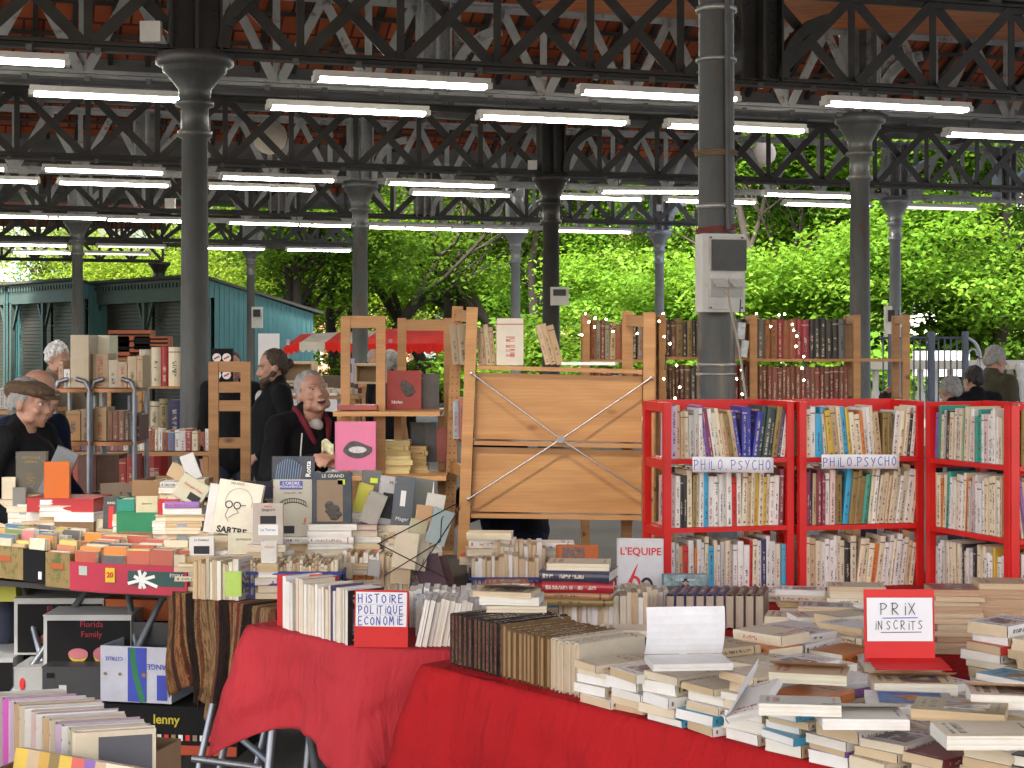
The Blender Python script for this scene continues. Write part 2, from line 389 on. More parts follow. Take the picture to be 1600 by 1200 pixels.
for a in (-1.2, 2.2, 11.0, 16.5): head_post(a, 24.4, LITE, .3)
for a in (5.2, 8.0): head_post(a, 30.9, LITE, .28)

def roof(a0, a1, b0, bm, b1, z0, zr, m=TILE):
    for (ba, za), (bb, zb) in (((b0, z0), (bm, zr)), ((bm, zr), (b1, z0))):
        mb = MB()
        q = [H(a0, ba, za), H(a1, ba, za), H(a1, bb, zb), H(a0, bb, zb)]
        up = [p + Vector((0, 0, .06)) for p in q]
        mb.add(q + up, [(3, 2, 1, 0), (4, 5, 6, 7), (0, 1, 5, 4), (1, 2, 6, 5), (2, 3, 7, 6), (3, 0, 4, 7)])
        mb.build('roof_slope', m, hall)
        # rafters and battens
        rf = MB(); n = int((a1 - a0) / 0.48)
        for i in range(n + 1):
            a = a0 + (a1 - a0) * i / n
            rf.bar(H(a, ba, za - .05), H(a, bb, zb - .05), .06, .09)
        for k in range(1, 6):
            f = k / 6; bb_ = ba + (bb - ba) * f; zz = za + (zb - za) * f
            rf.bar(H(a0, bb_, zz - .12), H(a1, bb_, zz - .12), .07, .05)
        rf.build('rafters', DARK, hall)
roof(-8, 17.5, 4.4, 9.4, 14.2, 5.5, 7.9)
roof(-9, 15, -5.2, -.5, 4.2, 5.5, 7.6)  # front nave out of view, added to keep the sun off the tables
roof(-12, 20, 15.9, 19.3, 22.5, 5.5, 7.4)
roof(-14, 14.2, 24.5, 27.7, 30.8, 5.5, 7.3)
roof(-18, 9, 33.0, 36.2, 39.2, 5.4, 7.2)
roof(-20, 4.9, 41.1, 45, 48.7, 5.1, 6.8)
# boarded gutters between the naves
def gutter(a0, a1, b0, b1, z=5.06):
    mb = MB()
    M = Matrix((( UU.x, VV.x, 0), (UU.y, VV.y, 0), (0, 0, 1)))
    mb.box(H((a0 + a1) / 2, (b0 + b1) / 2, z + .12), (a1 - a0, b1 - b0 - .1, .05), M)
    mb.box(H((a0 + a1) / 2, b0 - .06, z + .30), (a1 - a0, .04, .34), M)
    mb.box(H((a0 + a1) / 2, b1 + .06, z + .30), (a1 - a0, .04, .34), M)
    n = int((a1 - a0) / 1.8)
    for i in range(n + 1):
        a = a0 + (a1 - a0) * i / n; mb.bar(H(a, b0, z + .06), H(a, b1, z + .06), .1, .07)
    mb.build('gutter', GUTTER, hall)
gutter(-9, 17, 14.28, 15.8); gutter(-14, 21, 22.6, 24.4); gutter(-16, 14, 30.9, 32.9); gutter(-18, 8.7, 39.3, 41)
# second roof layer of plain boards over the right hand bay
mb = MB(); mb.box(H(11.2, 15.05, 5.07), (12, 1.3, .02), Matrix(((UU.x, VV.x, 0), (UU.y, VV.y, 0), (0, 0, 1)))); mb.build('boarding', PLANK, hall)
# service pipes that run below the near chords
mb = MB()
for b, a0, a1 in ((15.7, -9, 17), (22.5, -14, 20), (14.2, -9, 16)):
    mb.tube(H(a0, b, CH - .035), H(a1, b, CH - .035), .014, None, 8)
    a = a0
    while a < a1: mb.box(H(a, b, CH - .03), (.05, .05, .05)); a += .55
mb.build('conduit', GUTTER, hall)

# ---------------------------------------------------------------- fluorescent lights
def tube_light(lit=True):
    root = thing('fluorescent_light', 'x', 'strip light', (0, 0, 0), 'strip lights hanging under the iron beams')
    b = MB(); b.box((0, 0, .055), (1.58, .11, .035)); b.box((0, 0, .03), (1.56, .15, .03)); 
    b.build('housing', WHITEP, root)
    c = MB(); c.box((0, 0, -.002), (1.50, .10, .034)); c.build('tube', TUBEM if lit else TUBEC, root)
    for s_ in (-1, 1): MB().box((s_ * .775, 0, .006), (.05, .145, .05)).build('end_cap', WHITEP, root)
    for s_ in (-.5, .5): MB().bar((s_, 0, .07), (s_, 0, .19), .012, .012, (0, 1, 0)).build('hanger', DARK, root)
    return root
proto_on = tube_light(True); proto_off = tube_light(False); used = set()
def copy_tree(o, parent=None):
    c = o.copy(); col.objects.link(c)
    if parent is not None: c.parent = parent
    for ch in list(o.children): copy_tree(ch, c)
    return c
LIGHTS = [  # row name, [(px, py, lit)]
    ('nearest dark beam', 14.2, [(-50, 88, 1), (630, 130, 1), (1030, 150, 1), (1402, 167, 1)]),
    ('first pale beam', 15.8, [(185, 152, 1), (545, 173, 1), (865, 188, 1), (1150, 201, 1), (1575, 214, 1)]),
    ('second dark beam', 22.6, [(-90, 262, 1), (163, 268, 1), (435, 280, 1), (690, 289, 1), (1018, 300, 1), (1267, 306, 1)]),
    ('second pale beam', 24.4, [(-30, 272, 1), (178, 281, 1), (408, 288, 1), (720, 299, 1), (930, 306, 1), (1110, 311, 1), (1292, 317, 1), (1462, 311, 0)]),
    ('third dark beam', 30.9, [(20, 337, 1), (145, 341, 1), (235, 345, 1), (422, 350, 1), (530, 353, 1), (618, 356, 1), (693, 358, 1), (765, 360, 1), (928, 362, 1)]),
    ('farthest dark beam', 39.3, [(50, 379, 1), (205, 381, 0), (362, 387, 1), (498, 390, 1), (75, 402, 1), (180, 405, 0)])]
ORD = 'zeroth first second third fourth fifth sixth seventh eighth ninth tenth eleventh twelfth thirteenth fourteenth fifteenth sixteenth seventeenth eighteenth nineteenth twentieth'.split()
def ordn(i):
    if i <= 20: return ORD[i]
    return {2: 'twenty', 3: 'thirty', 4: 'forty', 5: 'fifty'}[i // 10] + ('-' + ORD[i % 10] if i % 10 else 'ieth') if i % 10 else {3: 'thirtieth', 4: 'fortieth', 5: 'fiftieth'}[i // 10]
for row, b, ls in LIGHTS:
    k = 0
    for px, py, lit in ls:
        pr = proto_on if lit else proto_off
        o = pr if id(pr) not in used else copy_tree(pr); used.add(id(pr))
        zl = HC + 2.34 if b < 40 else HC + 2.34
        t_ = (px - 800) / F                      # solve a for the column of the picture on the row's line
        # point H(a,b): X = .953a-.302b ; Y=.302a+.953b ; X = t Y
        a = b * (.302 + t_ * .953) / (.953 - t_ * .302)
        p = H(a, b, 0); dy = (HY - py) * p.y / F
        o.location = (p.x, p.y, max(CH - .32, min(HC + dy, CH - .15))); o.rotation_euler = (0, 0, R(17.6))
        if px == 1018: o.rotation_euler = (0, R(-1.2), R(14))
        inv = px > -40 and px < 1640; k += 1 if inv else 0
        o['label'] = (f"{'glowing' if lit else 'unlit'} strip light, {ordn(max(k,1))} from the left under the {row}") if inv else f'strip light outside the left edge under the {row}'
# small junction boxes and round lantern discs on the ironwork
for i, (px, py, b, lab) in enumerate([(236, 50, 14.1, 'white junction box high on the nearest dark beam, upper left'), (832, 258, 22.4, 'white junction box on the second dark beam near the middle column'),
                       (266, 318, 22.4, 'small white junction box behind the left front column'), (1028, 325, 31, 'white twin junction box on the ironwork, right of centre')]):
    t_ = (px - 800) / F; a = b * (.302 + t_ * .953) / (.953 - t_ * .302); p = H(a, b, 0); z = HC + (HY - py) * p.y / F
    s_ = .17 if i == 0 else .13
    tag(MB().box((p.x, p.y, z), (s_, .08, s_)).build('junction_box', WHITEP), lab, 'junction box', 'junction boxes on the ironwork')
for px, py, b, lab in ((422, 215, 23.4, 'round beige lamp shade hanging in the lattice left of centre'), (1192, 240, 29.0, 'round beige lamp shade seen against the trees through the lattice'), (38, 280, 31.5, 'round beige lamp shade at the far left of the ironwork')):
    t_ = (px - 800) / F; a = b * (.302 + t_ * .953) / (.953 - t_ * .302); p = H(a, b, 0); z = HC + (HY - py) * p.y / F
    mb = MB(); mb.lathe([(0, -.1), (.18, -.1), (.24, -.02), (.24, .08), (.2, .12), (0, .12)], (0, 0, 0), 12)
    r_ = mb.build('lamp_shade', mat('beige_shade', (0.5, 0.44, 0.36), .6)); r_.location = (p.x, p.y, z); r_.rotation_euler = (R(90), 0, R(10))
    tag(r_, lab, 'lamp shade', 'round lamp shades')
    
# ---------------------------------------------------------------- bands, cable and electric boxes on the columns
BC = H(4.3, 9.4, 0)
def colz(py): return HC + (HY - py) * BC.y / F
for py, hh in ((20, .035), (97, .02), (327, .03), (393, .03), (468, .03), (572, .02), (586, .015)):
    MB().lathe([(.112, 0), (.127, 0), (.127, hh), (.112, hh)], BC + Vector((0, 0, colz(py))), 24).build('metal_band', mat('dull_steel_band', (0.38, 0.38, 0.37), .4, .6), hall)
wr = MB()
for k in range(10):
    z0 = colz(355 + k * 2.5); 
    pts = [BC + Vector((.130 * math.cos(q * .7), .130 * math.sin(q * .7), z0 + .03 * math.sin(q * .7 + k))) for q in range(10)]
    wr.path(pts, .003, 5)
tag(wr.build('red_wire', mat('red_wire', (0.25, 0.04, 0.03), .6)), 'tangled thin red wire wound round the big grey column above the electric box', 'wire')
rp = MB()
for k in range(3): rp.path([BC + Vector((.128 * math.cos(q * .33), .128 * math.sin(q * .33), colz(238 + k * 3))) for q in range(20)], .006, 5)
tag(rp.build('rope', mat('brown_rope', (0.2, 0.13, 0.07), .9)), 'brown rope tied round the upper part of the big grey column', 'rope')
cb = MB(); cb.tube(BC + Vector((.06, -.115, colz(360))), BC + Vector((.05, -.115, 4.0)), .018, None, 8)
cb.build('downpipe', GUTTER, hall)

def electric_box():
    p = W(1125, 427, BC.y - .2); M = Matrix.Rotation(R(14), 3, 'Z')
    root = thing('electric_box', 'pale grey electric socket box with dark window strapped to the big column', 'electric box', p)
    x, y, z = p
    L = lambda dx, dy, dz: p + M @ Vector((dx, dy, dz))
    b = MB(); b.box(L(0, 0, 0), (.27, .13, .47), M); b.build('casing', WHITEP, root)
    b = MB(); b.box(L(.01, -.07, .0), (.22, .02, .44), M); b.build('front_plate', mat('warm_white_plastic', (.55, .54, .50), .4), root)
    b = MB(); b.box(L(.022, -.09, .105), (.215, .03, .185), M); b.build('window', mat('smoked_window', (.022, .022, .022), .22, 0, .3, 20, stain=(.1, .1, .1), thr=(.62, .75)), root)
    for dx in (-.045, .065):
        b = MB(); b.box(L(dx, -.085, -.09), (.085, .014, .11), M); b.build('socket', mat('socket_grey', (.4, .4, .38), .5), root)
        b = MB(); b.box(L(dx + .01, -.115, -.065), (.08, .07, .008), Matrix.Rotation(R(14), 3, 'Z') @ Matrix.Rotation(R(35), 3, 'X')); b.build('socket_flap', WHITEP, root)
    for dx, dz in ((-.09, .21), (.11, .21), (-.09, -.21), (.11, -.21)):
        b = MB(); b.box(L(dx, -.082, dz), (.01, .006, .01), M); b.build('screw', BLACK, root)
    # plugs and cables
    c = MB(); a0 = L(-.03, -.12, -.10)
    pts = [a0, a0 + Vector((.03, -.05, -.04)), a0 + Vector((.05, -.03, -.15)), a0 + Vector((.10, .0, -.36)), W(1168, 640, BC.y - .3)]
    c.path(pts, .007, 8); tag(c.build('power_cable', mat('beige_cable', (.42, .36, .28), .6)), 'beige cable hanging from the socket of the electric box down behind the red shelves', 'cable')
    q = L(.09, -.11, -.16)
    pl = thing('plastic_adapter', 'two clear plastic adapters dangling on a cable from the electric box', 'adapter', W(1162, 560, BC.y - .3))
    c = MB(); c.path([q, W(1156, 490, BC.y - .3), W(1158, 505, BC.y - .3)], .004, 6); c.build('cord', BLACK, pl)
    cl = mat('cloudy_plastic', (.5, .52, .52), .2, 0, .3, 40)
    c = MB(); c.box(W(1158, 517, BC.y - .3), (.045, .04, .10), Matrix.Rotation(R(5), 3, 'Y')); c.build('adapter', cl, pl)
    c = MB(); c.box(W(1163, 545, BC.y - .3), (.04, .04, .10), Matrix.Rotation(R(8), 3, 'Y')); c.build('adapter', cl, pl)
electric_box()
def small_box(px, py, Y, w_, h_, lab):
    p = W(px, py, Y); root = thing('meter_box', lab, 'electric box', p, 'small electric boxes on the far columns')
    MB().box(p, (w_, .14, h_)).build('casing', WHITEP, root); MB().box(p + Vector((0, -.08, h_ * .2)), (w_ * .7, .02, h_ * .35)).build('window', BLACK, root)
small_box(1394, 504, 27.6, .25, .55, 'small white electric box on the pale column behind the right pine shelf')
small_box(402, 496, 39.5, .25, .5, 'small white electric box on the thin column before the green kiosk')
small_box(874, 463, 23.8, .26, .26, 'small grey electric box on the dark column behind the cross-braced shelf')
# ---------------------------------------------------------------- green kiosk
TEAL = mat('lit_teal_paint', (0.075, 0.20, 0.21), 0.6, 0, 0.15, 1.5, stretch=(6, 6, .4))  # teal brightened for the daylight falling on the gable
TEALD = mat('shaded_teal_paint', (0.035, 0.06, 0.056), 0.6, 0, 0.2, 2)  # the same teal with the roof's shade put into the colour
SHUT = mat('shaded_shutter_metal', (0.038, 0.036, 0.032), 0.5, .3, 0.2, 1.5, stretch=(1, 1, 8))  # shutter grey darkened to stand for the shade under the roof
ROOFK = mat('kiosk_felt', (0.05, 0.05, 0.045), .85)
def kiosk(p0, p1, depth, zf, zb, lab, nbay=2, gable=True):
    d = (p1 - p0); L = d.length; d.normalize(); n = Vector((-d.y, d.x, 0))
    if n.y < 0: n = -n
    root = thing('market_kiosk', lab, 'kiosk', (p0 + p1) / 2 + n * depth / 2, 'green wooden kiosks along the left side')
    up = Vector((0, 0, 1)); P = lambda a, dep, z: p0 + d * a + n * dep + up * z
    M = Matrix(((d.x, n.x, 0), (d.y, n.y, 0), (0, 0, 1)))
    w_ = MB()   # walls: back and two gables, vertical boarding
    w_.add([P(0, .3, 0), P(0, depth, 0), P(0, depth, zb), P(0, .0, zf), P(0, 0, zf - .5), P(0, .3, zf - .5)], [(0, 1, 2, 3, 4, 5)])
    w_.add([P(L, .3, 0), P(L, depth, 0), P(L, depth, zb), P(L, .0, zf), P(L, 0, zf - .5), P(L, .3, zf - .5)], [(0, 1, 2, 3, 4, 5)])
    w_.add([P(0, depth, 0), P(L, depth, 0), P(L, depth, zb), P(0, depth, zb)], [(0, 1, 2, 3)])
    k = .0
    while k < depth:
        zz = zf + (zb - zf) * k / depth
        for e, s_ in ((L, 1), (0, -1)): w_.box(P(e + s_ * .012, k, (zz - .05) / 2), (.02, .025, zz - .05), M)
        k += .14
    w_.build('wall', TEAL, root)
    f = MB(); f.box(P(L / 2, -.03, zf - .28), (L, .06, .56), M); fo = f.build('fascia', TEALD, root)
    dn = MB(); k = 0.1
    while k < L: dn.box(P(k, -.09, zf - .14), (.09, .06, .11), M); k += .19
    dn.build('dentil_moulding', TEALD, fo)
    r_ = MB(); r_.add([P(-.12, -.2, zf + .02), P(L + .12, -.2, zf + .02), P(L + .12, depth + .25, zb - .02), P(-.12, depth + .25, zb - .02)] + [P(-.12, -.2, zf + .09), P(L + .12, -.2, zf + .09), P(L + .12, depth + .25, zb + .05), P(-.12, depth + .25, zb + .05)], [(3, 2, 1, 0), (4, 5, 6, 7), (0, 1, 5, 4), (1, 2, 6, 5), (2, 3, 7, 6), (3, 0, 4, 7)])
    r_.build('roof', ROOFK, root)
    for i in range(nbay + 1):
        a = .08 + (L - .16) * i / nbay
        q = MB(); q.box(P(a, .0, (zf - .5) / 2), (.12, .12, zf - .5), M); q.build('post', TEALD, root)
        for s_ in (-1, 1):
            if 0 <= a + s_ * .4 <= L:
                q = MB(); q.bar(P(a, 0.02, zf - 1.35), P(a + s_ * .42, .02, zf - .55), .07, .07, n); q.build('brace', TEALD, root)
    for i in range(nbay):
        a0 = .16 + (L - .16) * i / nbay; a1 = (L - .16) * (i + 1) / nbay
        s_ = MB(); z = .05
        while z < zf - .55:
            s_.bar(P(a0, .27, z), P(a1, .27, z), .05, .085, (0, 0, 1)); s_.bar(P(a0, .31, z + .05), P(a1, .31, z + .05), .02, .03); z += .1
        s_.build('roller_shutter', SHUT, root)
pp = lambda px, Y: Vector(((px - 800) * Y / F, Y, 0))
k1a, k1b = pp(143, 46.4), pp(320, 41.5)
kiosk(k1a, k1b, 3.2, 3.46, 2.6, 'green kiosk with grey shutters and a bright teal boarded gable wall, nearest one')
dd = (k1b - k1a).normalized()
k2b = k1a + Vector((.75, .05, 0)) * -.0 - dd * .25 + Vector((-.0, -.9, 0)); k2a = k2b - dd * 4.6
kiosk(k2a, k2b, 3.2, 3.55, 2.7, 'green kiosk with grey shutters left of the teal gable kiosk')
k3b = k2a - dd * .3; k3a = k3b - dd * 4.6
kiosk(k3a, k3b, 3.2, 3.55, 2.7, 'green kiosk cut by the left edge of the photo')

# ---------------------------------------------------------------- trees
def leaf_mat(name, c1, c2, c3):
    m, t, b = nodes_of(name)
    at = NN(t, 'ShaderNodeVertexColor', layer_name='Col')
    co = NN(t, 'ShaderNodeTexCoord'); n = NN(t, 'ShaderNodeTexNoise', i_Scale=0.9, i_Detail=3.0); t.links.new(co.outputs['Object'], n.inputs['Vector'])
    sp = NN(t, 'ShaderNodeSeparateColor'); t.links.new(at.outputs[0], sp.inputs[0])
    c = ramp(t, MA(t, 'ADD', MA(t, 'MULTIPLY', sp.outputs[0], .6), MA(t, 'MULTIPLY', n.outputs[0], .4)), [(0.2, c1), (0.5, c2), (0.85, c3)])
    t.links.new(c, b.inputs['Base Color']); b.inputs['Roughness'].default_value = .6; b.inputs['Specular IOR Level'].default_value = .08
    tr = NN(t, 'ShaderNodeBsdfTranslucent'); t.links.new(MIX(t, .5, c, (0.25, 0.40, 0.02)), tr.inputs[0])
    mx = NN(t, 'ShaderNodeMixShader'); mx.inputs[0].default_value = .55
    t.links.new(b.outputs[0], mx.inputs[1]); t.links.new(tr.outputs[0], mx.inputs[2])
    t.links.new(mx.outputs[0], t.nodes['Material Output'].inputs[0]); return m
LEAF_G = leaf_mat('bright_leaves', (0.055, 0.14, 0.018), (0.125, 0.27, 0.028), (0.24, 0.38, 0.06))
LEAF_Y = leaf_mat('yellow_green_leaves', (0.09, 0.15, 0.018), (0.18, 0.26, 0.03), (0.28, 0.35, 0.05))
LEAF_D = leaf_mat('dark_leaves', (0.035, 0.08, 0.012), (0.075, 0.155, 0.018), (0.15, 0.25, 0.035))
BARK = mat('bark', (0.030, 0.024, 0.018), 0.9, 0, 0.4, 4, 0.6, 30, stretch=(1, 1, .3))
def crown_mesh(name, m, lobes, nclump, nleaf, size, spread, seed):
    g = random.Random(seed); vs = []; fs = []; cols = []
    for k in range(nclump):
        c, r = g.choice(lobes); 
        d = Vector((g.gauss(0, 1), g.gauss(0, 1), g.gauss(0, 1))).normalized() * (g.random() ** .45)
        cc = Vector(c) + Vector((d.x * r[0], d.y * r[1], d.z * r[2])); shade = g.random()
        flat = g.uniform(.25, .6)
        for i in range(nleaf):
            p = cc + Vector((g.gauss(0, spread), g.gauss(0, spread), g.gauss(0, spread * flat)))
            s_ = size * g.uniform(.6, 1.3); n = Vector((g.gauss(0, .6), g.gauss(0, .6), 1)).normalized()
            a = n.orthogonal().normalized(); a.rotate(Matrix.Rotation(g.uniform(0, 6.28), 3, n)); b_ = n.cross(a)
            q = len(vs); dr = Vector((0, 0, -.25 * s_))
            vs += [p + a * s_ + dr, p + b_ * s_ * .5 + a * .15 * s_, p - a * s_ * .6, p - b_ * s_ * .5 + a * .15 * s_]
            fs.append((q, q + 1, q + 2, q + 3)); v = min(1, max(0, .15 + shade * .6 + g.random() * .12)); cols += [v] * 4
    me = bpy.data.meshes.new(name); me.from_pydata(vs, [], fs); me.materials.append(m)
    ca = me.color_attributes.new('Col', 'FLOAT_COLOR', 'CORNER')
    ca.data.foreach_set('color', [x for v in cols for x in (v, v, v, 1)])
    return me
def limbs(g, h, r, n, lean=.25, multi=1):
    mb = MB(); tips = []
    def grow(p, d, r_, L, lev):
        k = 4; q = p
        for i in range(k):
            d = (d + Vector((g.gauss(0, .13), g.gauss(0, .13), g.gauss(.05, .06)))).normalized(); q2 = q + d * L / k
            ra = r_ * (1 - .5 * i / k); rb = r_ * (1 - .5 * (i + 1) / k)
            mb.tube(q, q2, ra, rb, 8, cap=(i == k - 1)); q = q2
            if lev < 3 and (i >= 1 or lev > 0):
                for _ in range(1 if g.random() < .8 else 2):
                    s_ = Vector((g.gauss(0, 1), g.gauss(0, 1), g.uniform(.1, .8))).normalized()
                    grow(q, (d * .6 + s_ * .9).normalized(), rb * .62, L * g.uniform(.55, .75), lev + 1)
        tips.append(q)
    for _ in range(multi):
        grow(Vector((g.uniform(-.3, .3) * (multi > 1), g.uniform(-.3, .3) * (multi > 1), 0)), Vector((g.gauss(0, lean), g.gauss(0, lean), 1)).normalized(), r, h, 0)
    return mb
def make_tree(m, seed, h, cr, nclump, nleaf, size, spread, zlo, multi=1, trunk=.2, tag_='pine'):
    g = random.Random(seed); root = thing('tree', 'x', 'tree', (0, 0, 0), 'trees behind the market hall')
    mb = limbs(g, h * .55, trunk, 3, .12 if multi == 1 else .3, multi); mb.build('trunk', BARK, root)
    lobes = []
    for k in range(11):
        a = g.uniform(0, 6.28); q = g.uniform(.25, .8) * cr
        lobes.append(((q * math.cos(a), q * math.sin(a), g.uniform(zlo, h - 1.2)), (cr * g.uniform(.35, .6), cr * g.uniform(.35, .6), g.uniform(.9, 1.8))))
    me = crown_mesh('crown', m, lobes, nclump, nleaf, size, spread, seed)
    o = bpy.data.objects.new('crown', me); col.objects.link(o); o.parent = root
    return root
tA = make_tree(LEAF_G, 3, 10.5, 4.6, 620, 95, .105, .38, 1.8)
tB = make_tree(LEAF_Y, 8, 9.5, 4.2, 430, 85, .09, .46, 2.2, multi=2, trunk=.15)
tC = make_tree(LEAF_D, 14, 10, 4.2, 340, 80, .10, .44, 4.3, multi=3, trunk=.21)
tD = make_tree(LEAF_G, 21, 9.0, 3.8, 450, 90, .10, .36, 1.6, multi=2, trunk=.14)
TREES = [  # proto, px, Y, scale, rz, label
    (tA, 1210, 44, 1.0, 0, 'bright green leafy tree seen right of the big grey column'),
    (tA, 1560, 42, 1.05, 2.1, 'bright green leafy tree behind the railings at the right edge'),
    (tD, 1390, 47, 1.1, .7, 'bright green tree behind the thin pale column on the right'),
    (tD, 985, 47, .9, 3.3, 'leafy green tree showing between the dark column and the big grey column'),
    (tA, 1720, 46, 1.1, 4.4, 'leafy tree running out of the photo at the right edge'),
    (tC, 700, 52, 1.0, 0, 'dark green tree above the red canopy, trunks showing below its leaves'),
    (tC, 545, 50, .95, 2.2, 'dark trunked tree right of the teal gable wall'),
    (tC, 462, 47, .9, 4.1, 'tree with forking dark stems behind the end of the teal kiosk'),
    (tB, 240, 56, .95, 0, 'yellow green tree above the kiosk roofs at the left'),
    (tB, 360, 60, 1.0, 1.4, 'yellow green tree behind the roof of the teal gable kiosk'),
    (tB, 150, 62, 1.0, 2.9, 'yellow green tree at the far left behind the thin pale column'),
    (tC, 840, 50, 1.0, 5.2, 'shaded green tree behind the dark middle column'),
    (tA, 930, 60, 1.15, 1.0, 'tall green tree far behind the cross-braced shelf'),
    (tD, 1120, 58, 1.2, 2.0, 'far green tree filling the gap behind the big grey column'),
    (tA, 1330, 60, 1.25, 5.0, 'far tall green tree behind the row of leather bound books'),
    (tD, 1500, 58, 1.2, 4.0, 'far green tree above the white balustrade'),
    (tB, 620, 66, 1.15, 5.0, 'pale yellow green tree far behind the red canopy'),
    (tB, 470, 68, 1.1, 3.6, 'pale yellow green tree far behind the forked dark stems'),
    (tA, 780, 66, 1.15, 3.0, 'green tree far behind the middle columns')]
used = set()
for pr, px, Y, s_, rz, lab in TREES:
    o = pr if id(pr) not in used else copy_tree(pr); used.add(id(pr))
    o.location = ((px - 800) * Y / F, Y, 0); o.scale = (s_, s_, s_); o.rotation_euler = (0, 0, rz); o['label'] = lab
# low shrubs under the far trees
def shrub(px, Y, s_, m, lab, seed):
    g = random.Random(seed); root = thing('shrub', lab, 'shrub', ((px - 800) * Y / F, Y, 0), 'shrubs under the trees')
    lobes = [((g.uniform(-1.6, 1.6), g.uniform(-.5, .5), g.uniform(.6, 1.3)), (.9, .7, .7)) for _ in range(6)]
    o = bpy.data.objects.new('foliage', crown_mesh('foliage', m, lobes, 110, 40, .11, .25, seed)); col.objects.link(o); o.parent = root
    root.scale = (s_,) * 3
for i, (px, Y, s_, m, lab) in enumerate([(1240, 40, 1.3, LEAF_G, 'green shrub behind the leather bound books'), (1450, 43, 1.4, LEAF_D, 'dark shrub behind the metal railings'), (1590, 44, 1.3, LEAF_G, 'green shrub at the right edge behind the balustrade'),
        (1050, 42, 1.3, LEAF_D, 'dark shrub left of the big grey column'), (900, 46, 1.4, LEAF_D, 'dark shrub behind the dark middle column'), (760, 48, 1.2, LEAF_G, 'green shrub behind the cross-braced shelf'), (515, 50, .9, LEAF_Y, 'light green shrub right of the teal gable wall'), (650, 52, .8, LEAF_Y, 'dark shrub behind the red canopy')]):
    shrub(px, Y, s_, m, lab, 100 + i)

# ---------------------------------------------------------------- far buildings
STONE = mat('pale_render', (0.62, 0.60, 0.56), .85, 0, .1, .5)
BRICKY = mat('pink_brick', (0.42, 0.20, 0.13), .85, 0, .2, 2, stretch=(1, 1, 4))
GLASS = mat('window_glass', (0.05, 0.06, 0.07), .1)
def building(px0, px1, Y, h, m, lab, nx, nz):
    x0 = (px0 - 800) * Y / F; x1 = (px1 - 800) * Y / F
    root = thing('apartment_building', lab, 'building', ((x0 + x1) / 2, Y, 0))
    b = MB(); b.box(((x0 + x1) / 2, Y + 5, h / 2), (x1 - x0, 10, h)); b.build('wall', m, root)
    b = MB(); b.box(((x0 + x1) / 2, Y + 5, h + .15), (x1 - x0 + .6, 10.6, .3)); b.build('roof', ROOFK, root)
    for j in range(nz):
        b = MB(); b.box(((x0 + x1) / 2, Y - .12, 2.6 + j * 3.0), (x1 - x0, .24, .18)); b.build('string_course', STONE, root)
        for i in range(nx):
            x = x0 + (x1 - x0) * (i + .5) / nx; z = 1.6 + j * 3.0
            fr = MB(); 
            for s_ in (-1, 1): fr.box((x + s_ * .55, Y - .05, z), (.1, .12, 1.6))
            for s_ in (-1, 1): fr.box((x, Y - .05, z + s_ * .8), (1.2, .12, .1))
            w_ = fr.build('window', WHITEP, root); MB().box((x, Y - .02, z), (1.0, .05, 1.5)).build('pane', GLASS, w_)
building(-120, 130, 95, 16, STONE, 'pale building behind the kiosks at the far left', 5, 5)
building(380, 640, 100, 18, BRICKY, 'pinkish brick building showing between the dark tree trunks', 6, 6)
building(820, 1300, 110, 15, BRICKY, 'brick building glimpsed through the trees on the right', 9, 5)
building(1320, 1900, 110, 13, STONE, 'pale building glimpsed behind the trees at the right edge', 9, 4)
# blue vertical railing far left
fb = thing('blue_railing', 'pale blue upright railing in front of the white building at far left', 'railing', W(70, 410, 80))
mb = MB(); BLUE = mat('pale_blue_metal', (.3, .4, .55), .5)
for i in range(14):
    x0 = 70 + i * 3.4; mb.bar(W(x0 + 8, 395, 80), W(x0 + 12, 452, 80), .06, .06)
mb.bar(W(74, 396, 80), W(130, 396, 80), .1, .1); mb.build('bars', BLUE, fb)
for px in (28, 48):
    mb = MB(); mb.bar(W(px, 330, 78), W(px, 520, 78), .22, .22); mb.build('post', BLUE, fb)

# ---------------------------------------------------------------- metal railings and balustrade on the right
RAIL = mat('slate_blue_railing', (0.10, 0.12, 0.17), .45, .3)
FY = 25.0
fr = thing('metal_railing', 'slate blue metal railing with a curled end, right of the pine shelves', 'railing', (W(1440, 0, FY).x, FY, 0))
for px, r_, top in ((1455, .055, 518), (1508, .05, 518), (1392, .045, 522)):
    b = MB(); b.tube((W(px, 0, FY).x, FY, 0), W(px, top, FY), r_, None, 10); b.build('post', RAIL, fr)
b = MB(); b.tube(W(1376, 528, FY), W(1508, 528, FY), .018, None, 8); b.tube(W(1376, 715, FY), W(1508, 715, FY), .018, None, 8); b.build('rail', RAIL, fr)
b = MB()
for i in range(14):
    px = 1380 + i * 9.6
    b.tube(W(px, 528, FY), W(px, 715, FY), .013, None, 6)
o = b.build('bars', RAIL, fr)
b = MB(); pts = [W(1508 + 24 * math.sin(q), 561 - 33 * math.cos(q), FY) for q in [i * .19 for i in range(9)]]; b.path(pts, .025, 8)
b.path([W(1520 + 8 * math.cos(q), 560 + 15 * math.sin(q), FY) for q in [i * .5 for i in range(13)]], .016, 8); b.path([W(1532, 561, FY), W(1532, 715, FY)], .02, 8)
b.build('curl', mat('pale_metal', (.5, .5, .55), .4), fr)
bal = thing('stone_balustrade', 'low white stone balustrade behind the railings at the right', 'balustrade', (W(1500, 0, 29).x, 29, 0))
b = MB(); b.box(((W(1340, 0, 29).x + W(1720, 0, 29).x) / 2, 29, HC - 25 * 29 / F), (4.6, .35, .16)); b.box(((W(1340, 0, 29).x + W(1720, 0, 29).x) / 2, 29, .15), (4.6, .4, .3)); b.build('coping', mat('white_stone', (.62, .58, .5), .8, 0, .12), bal)
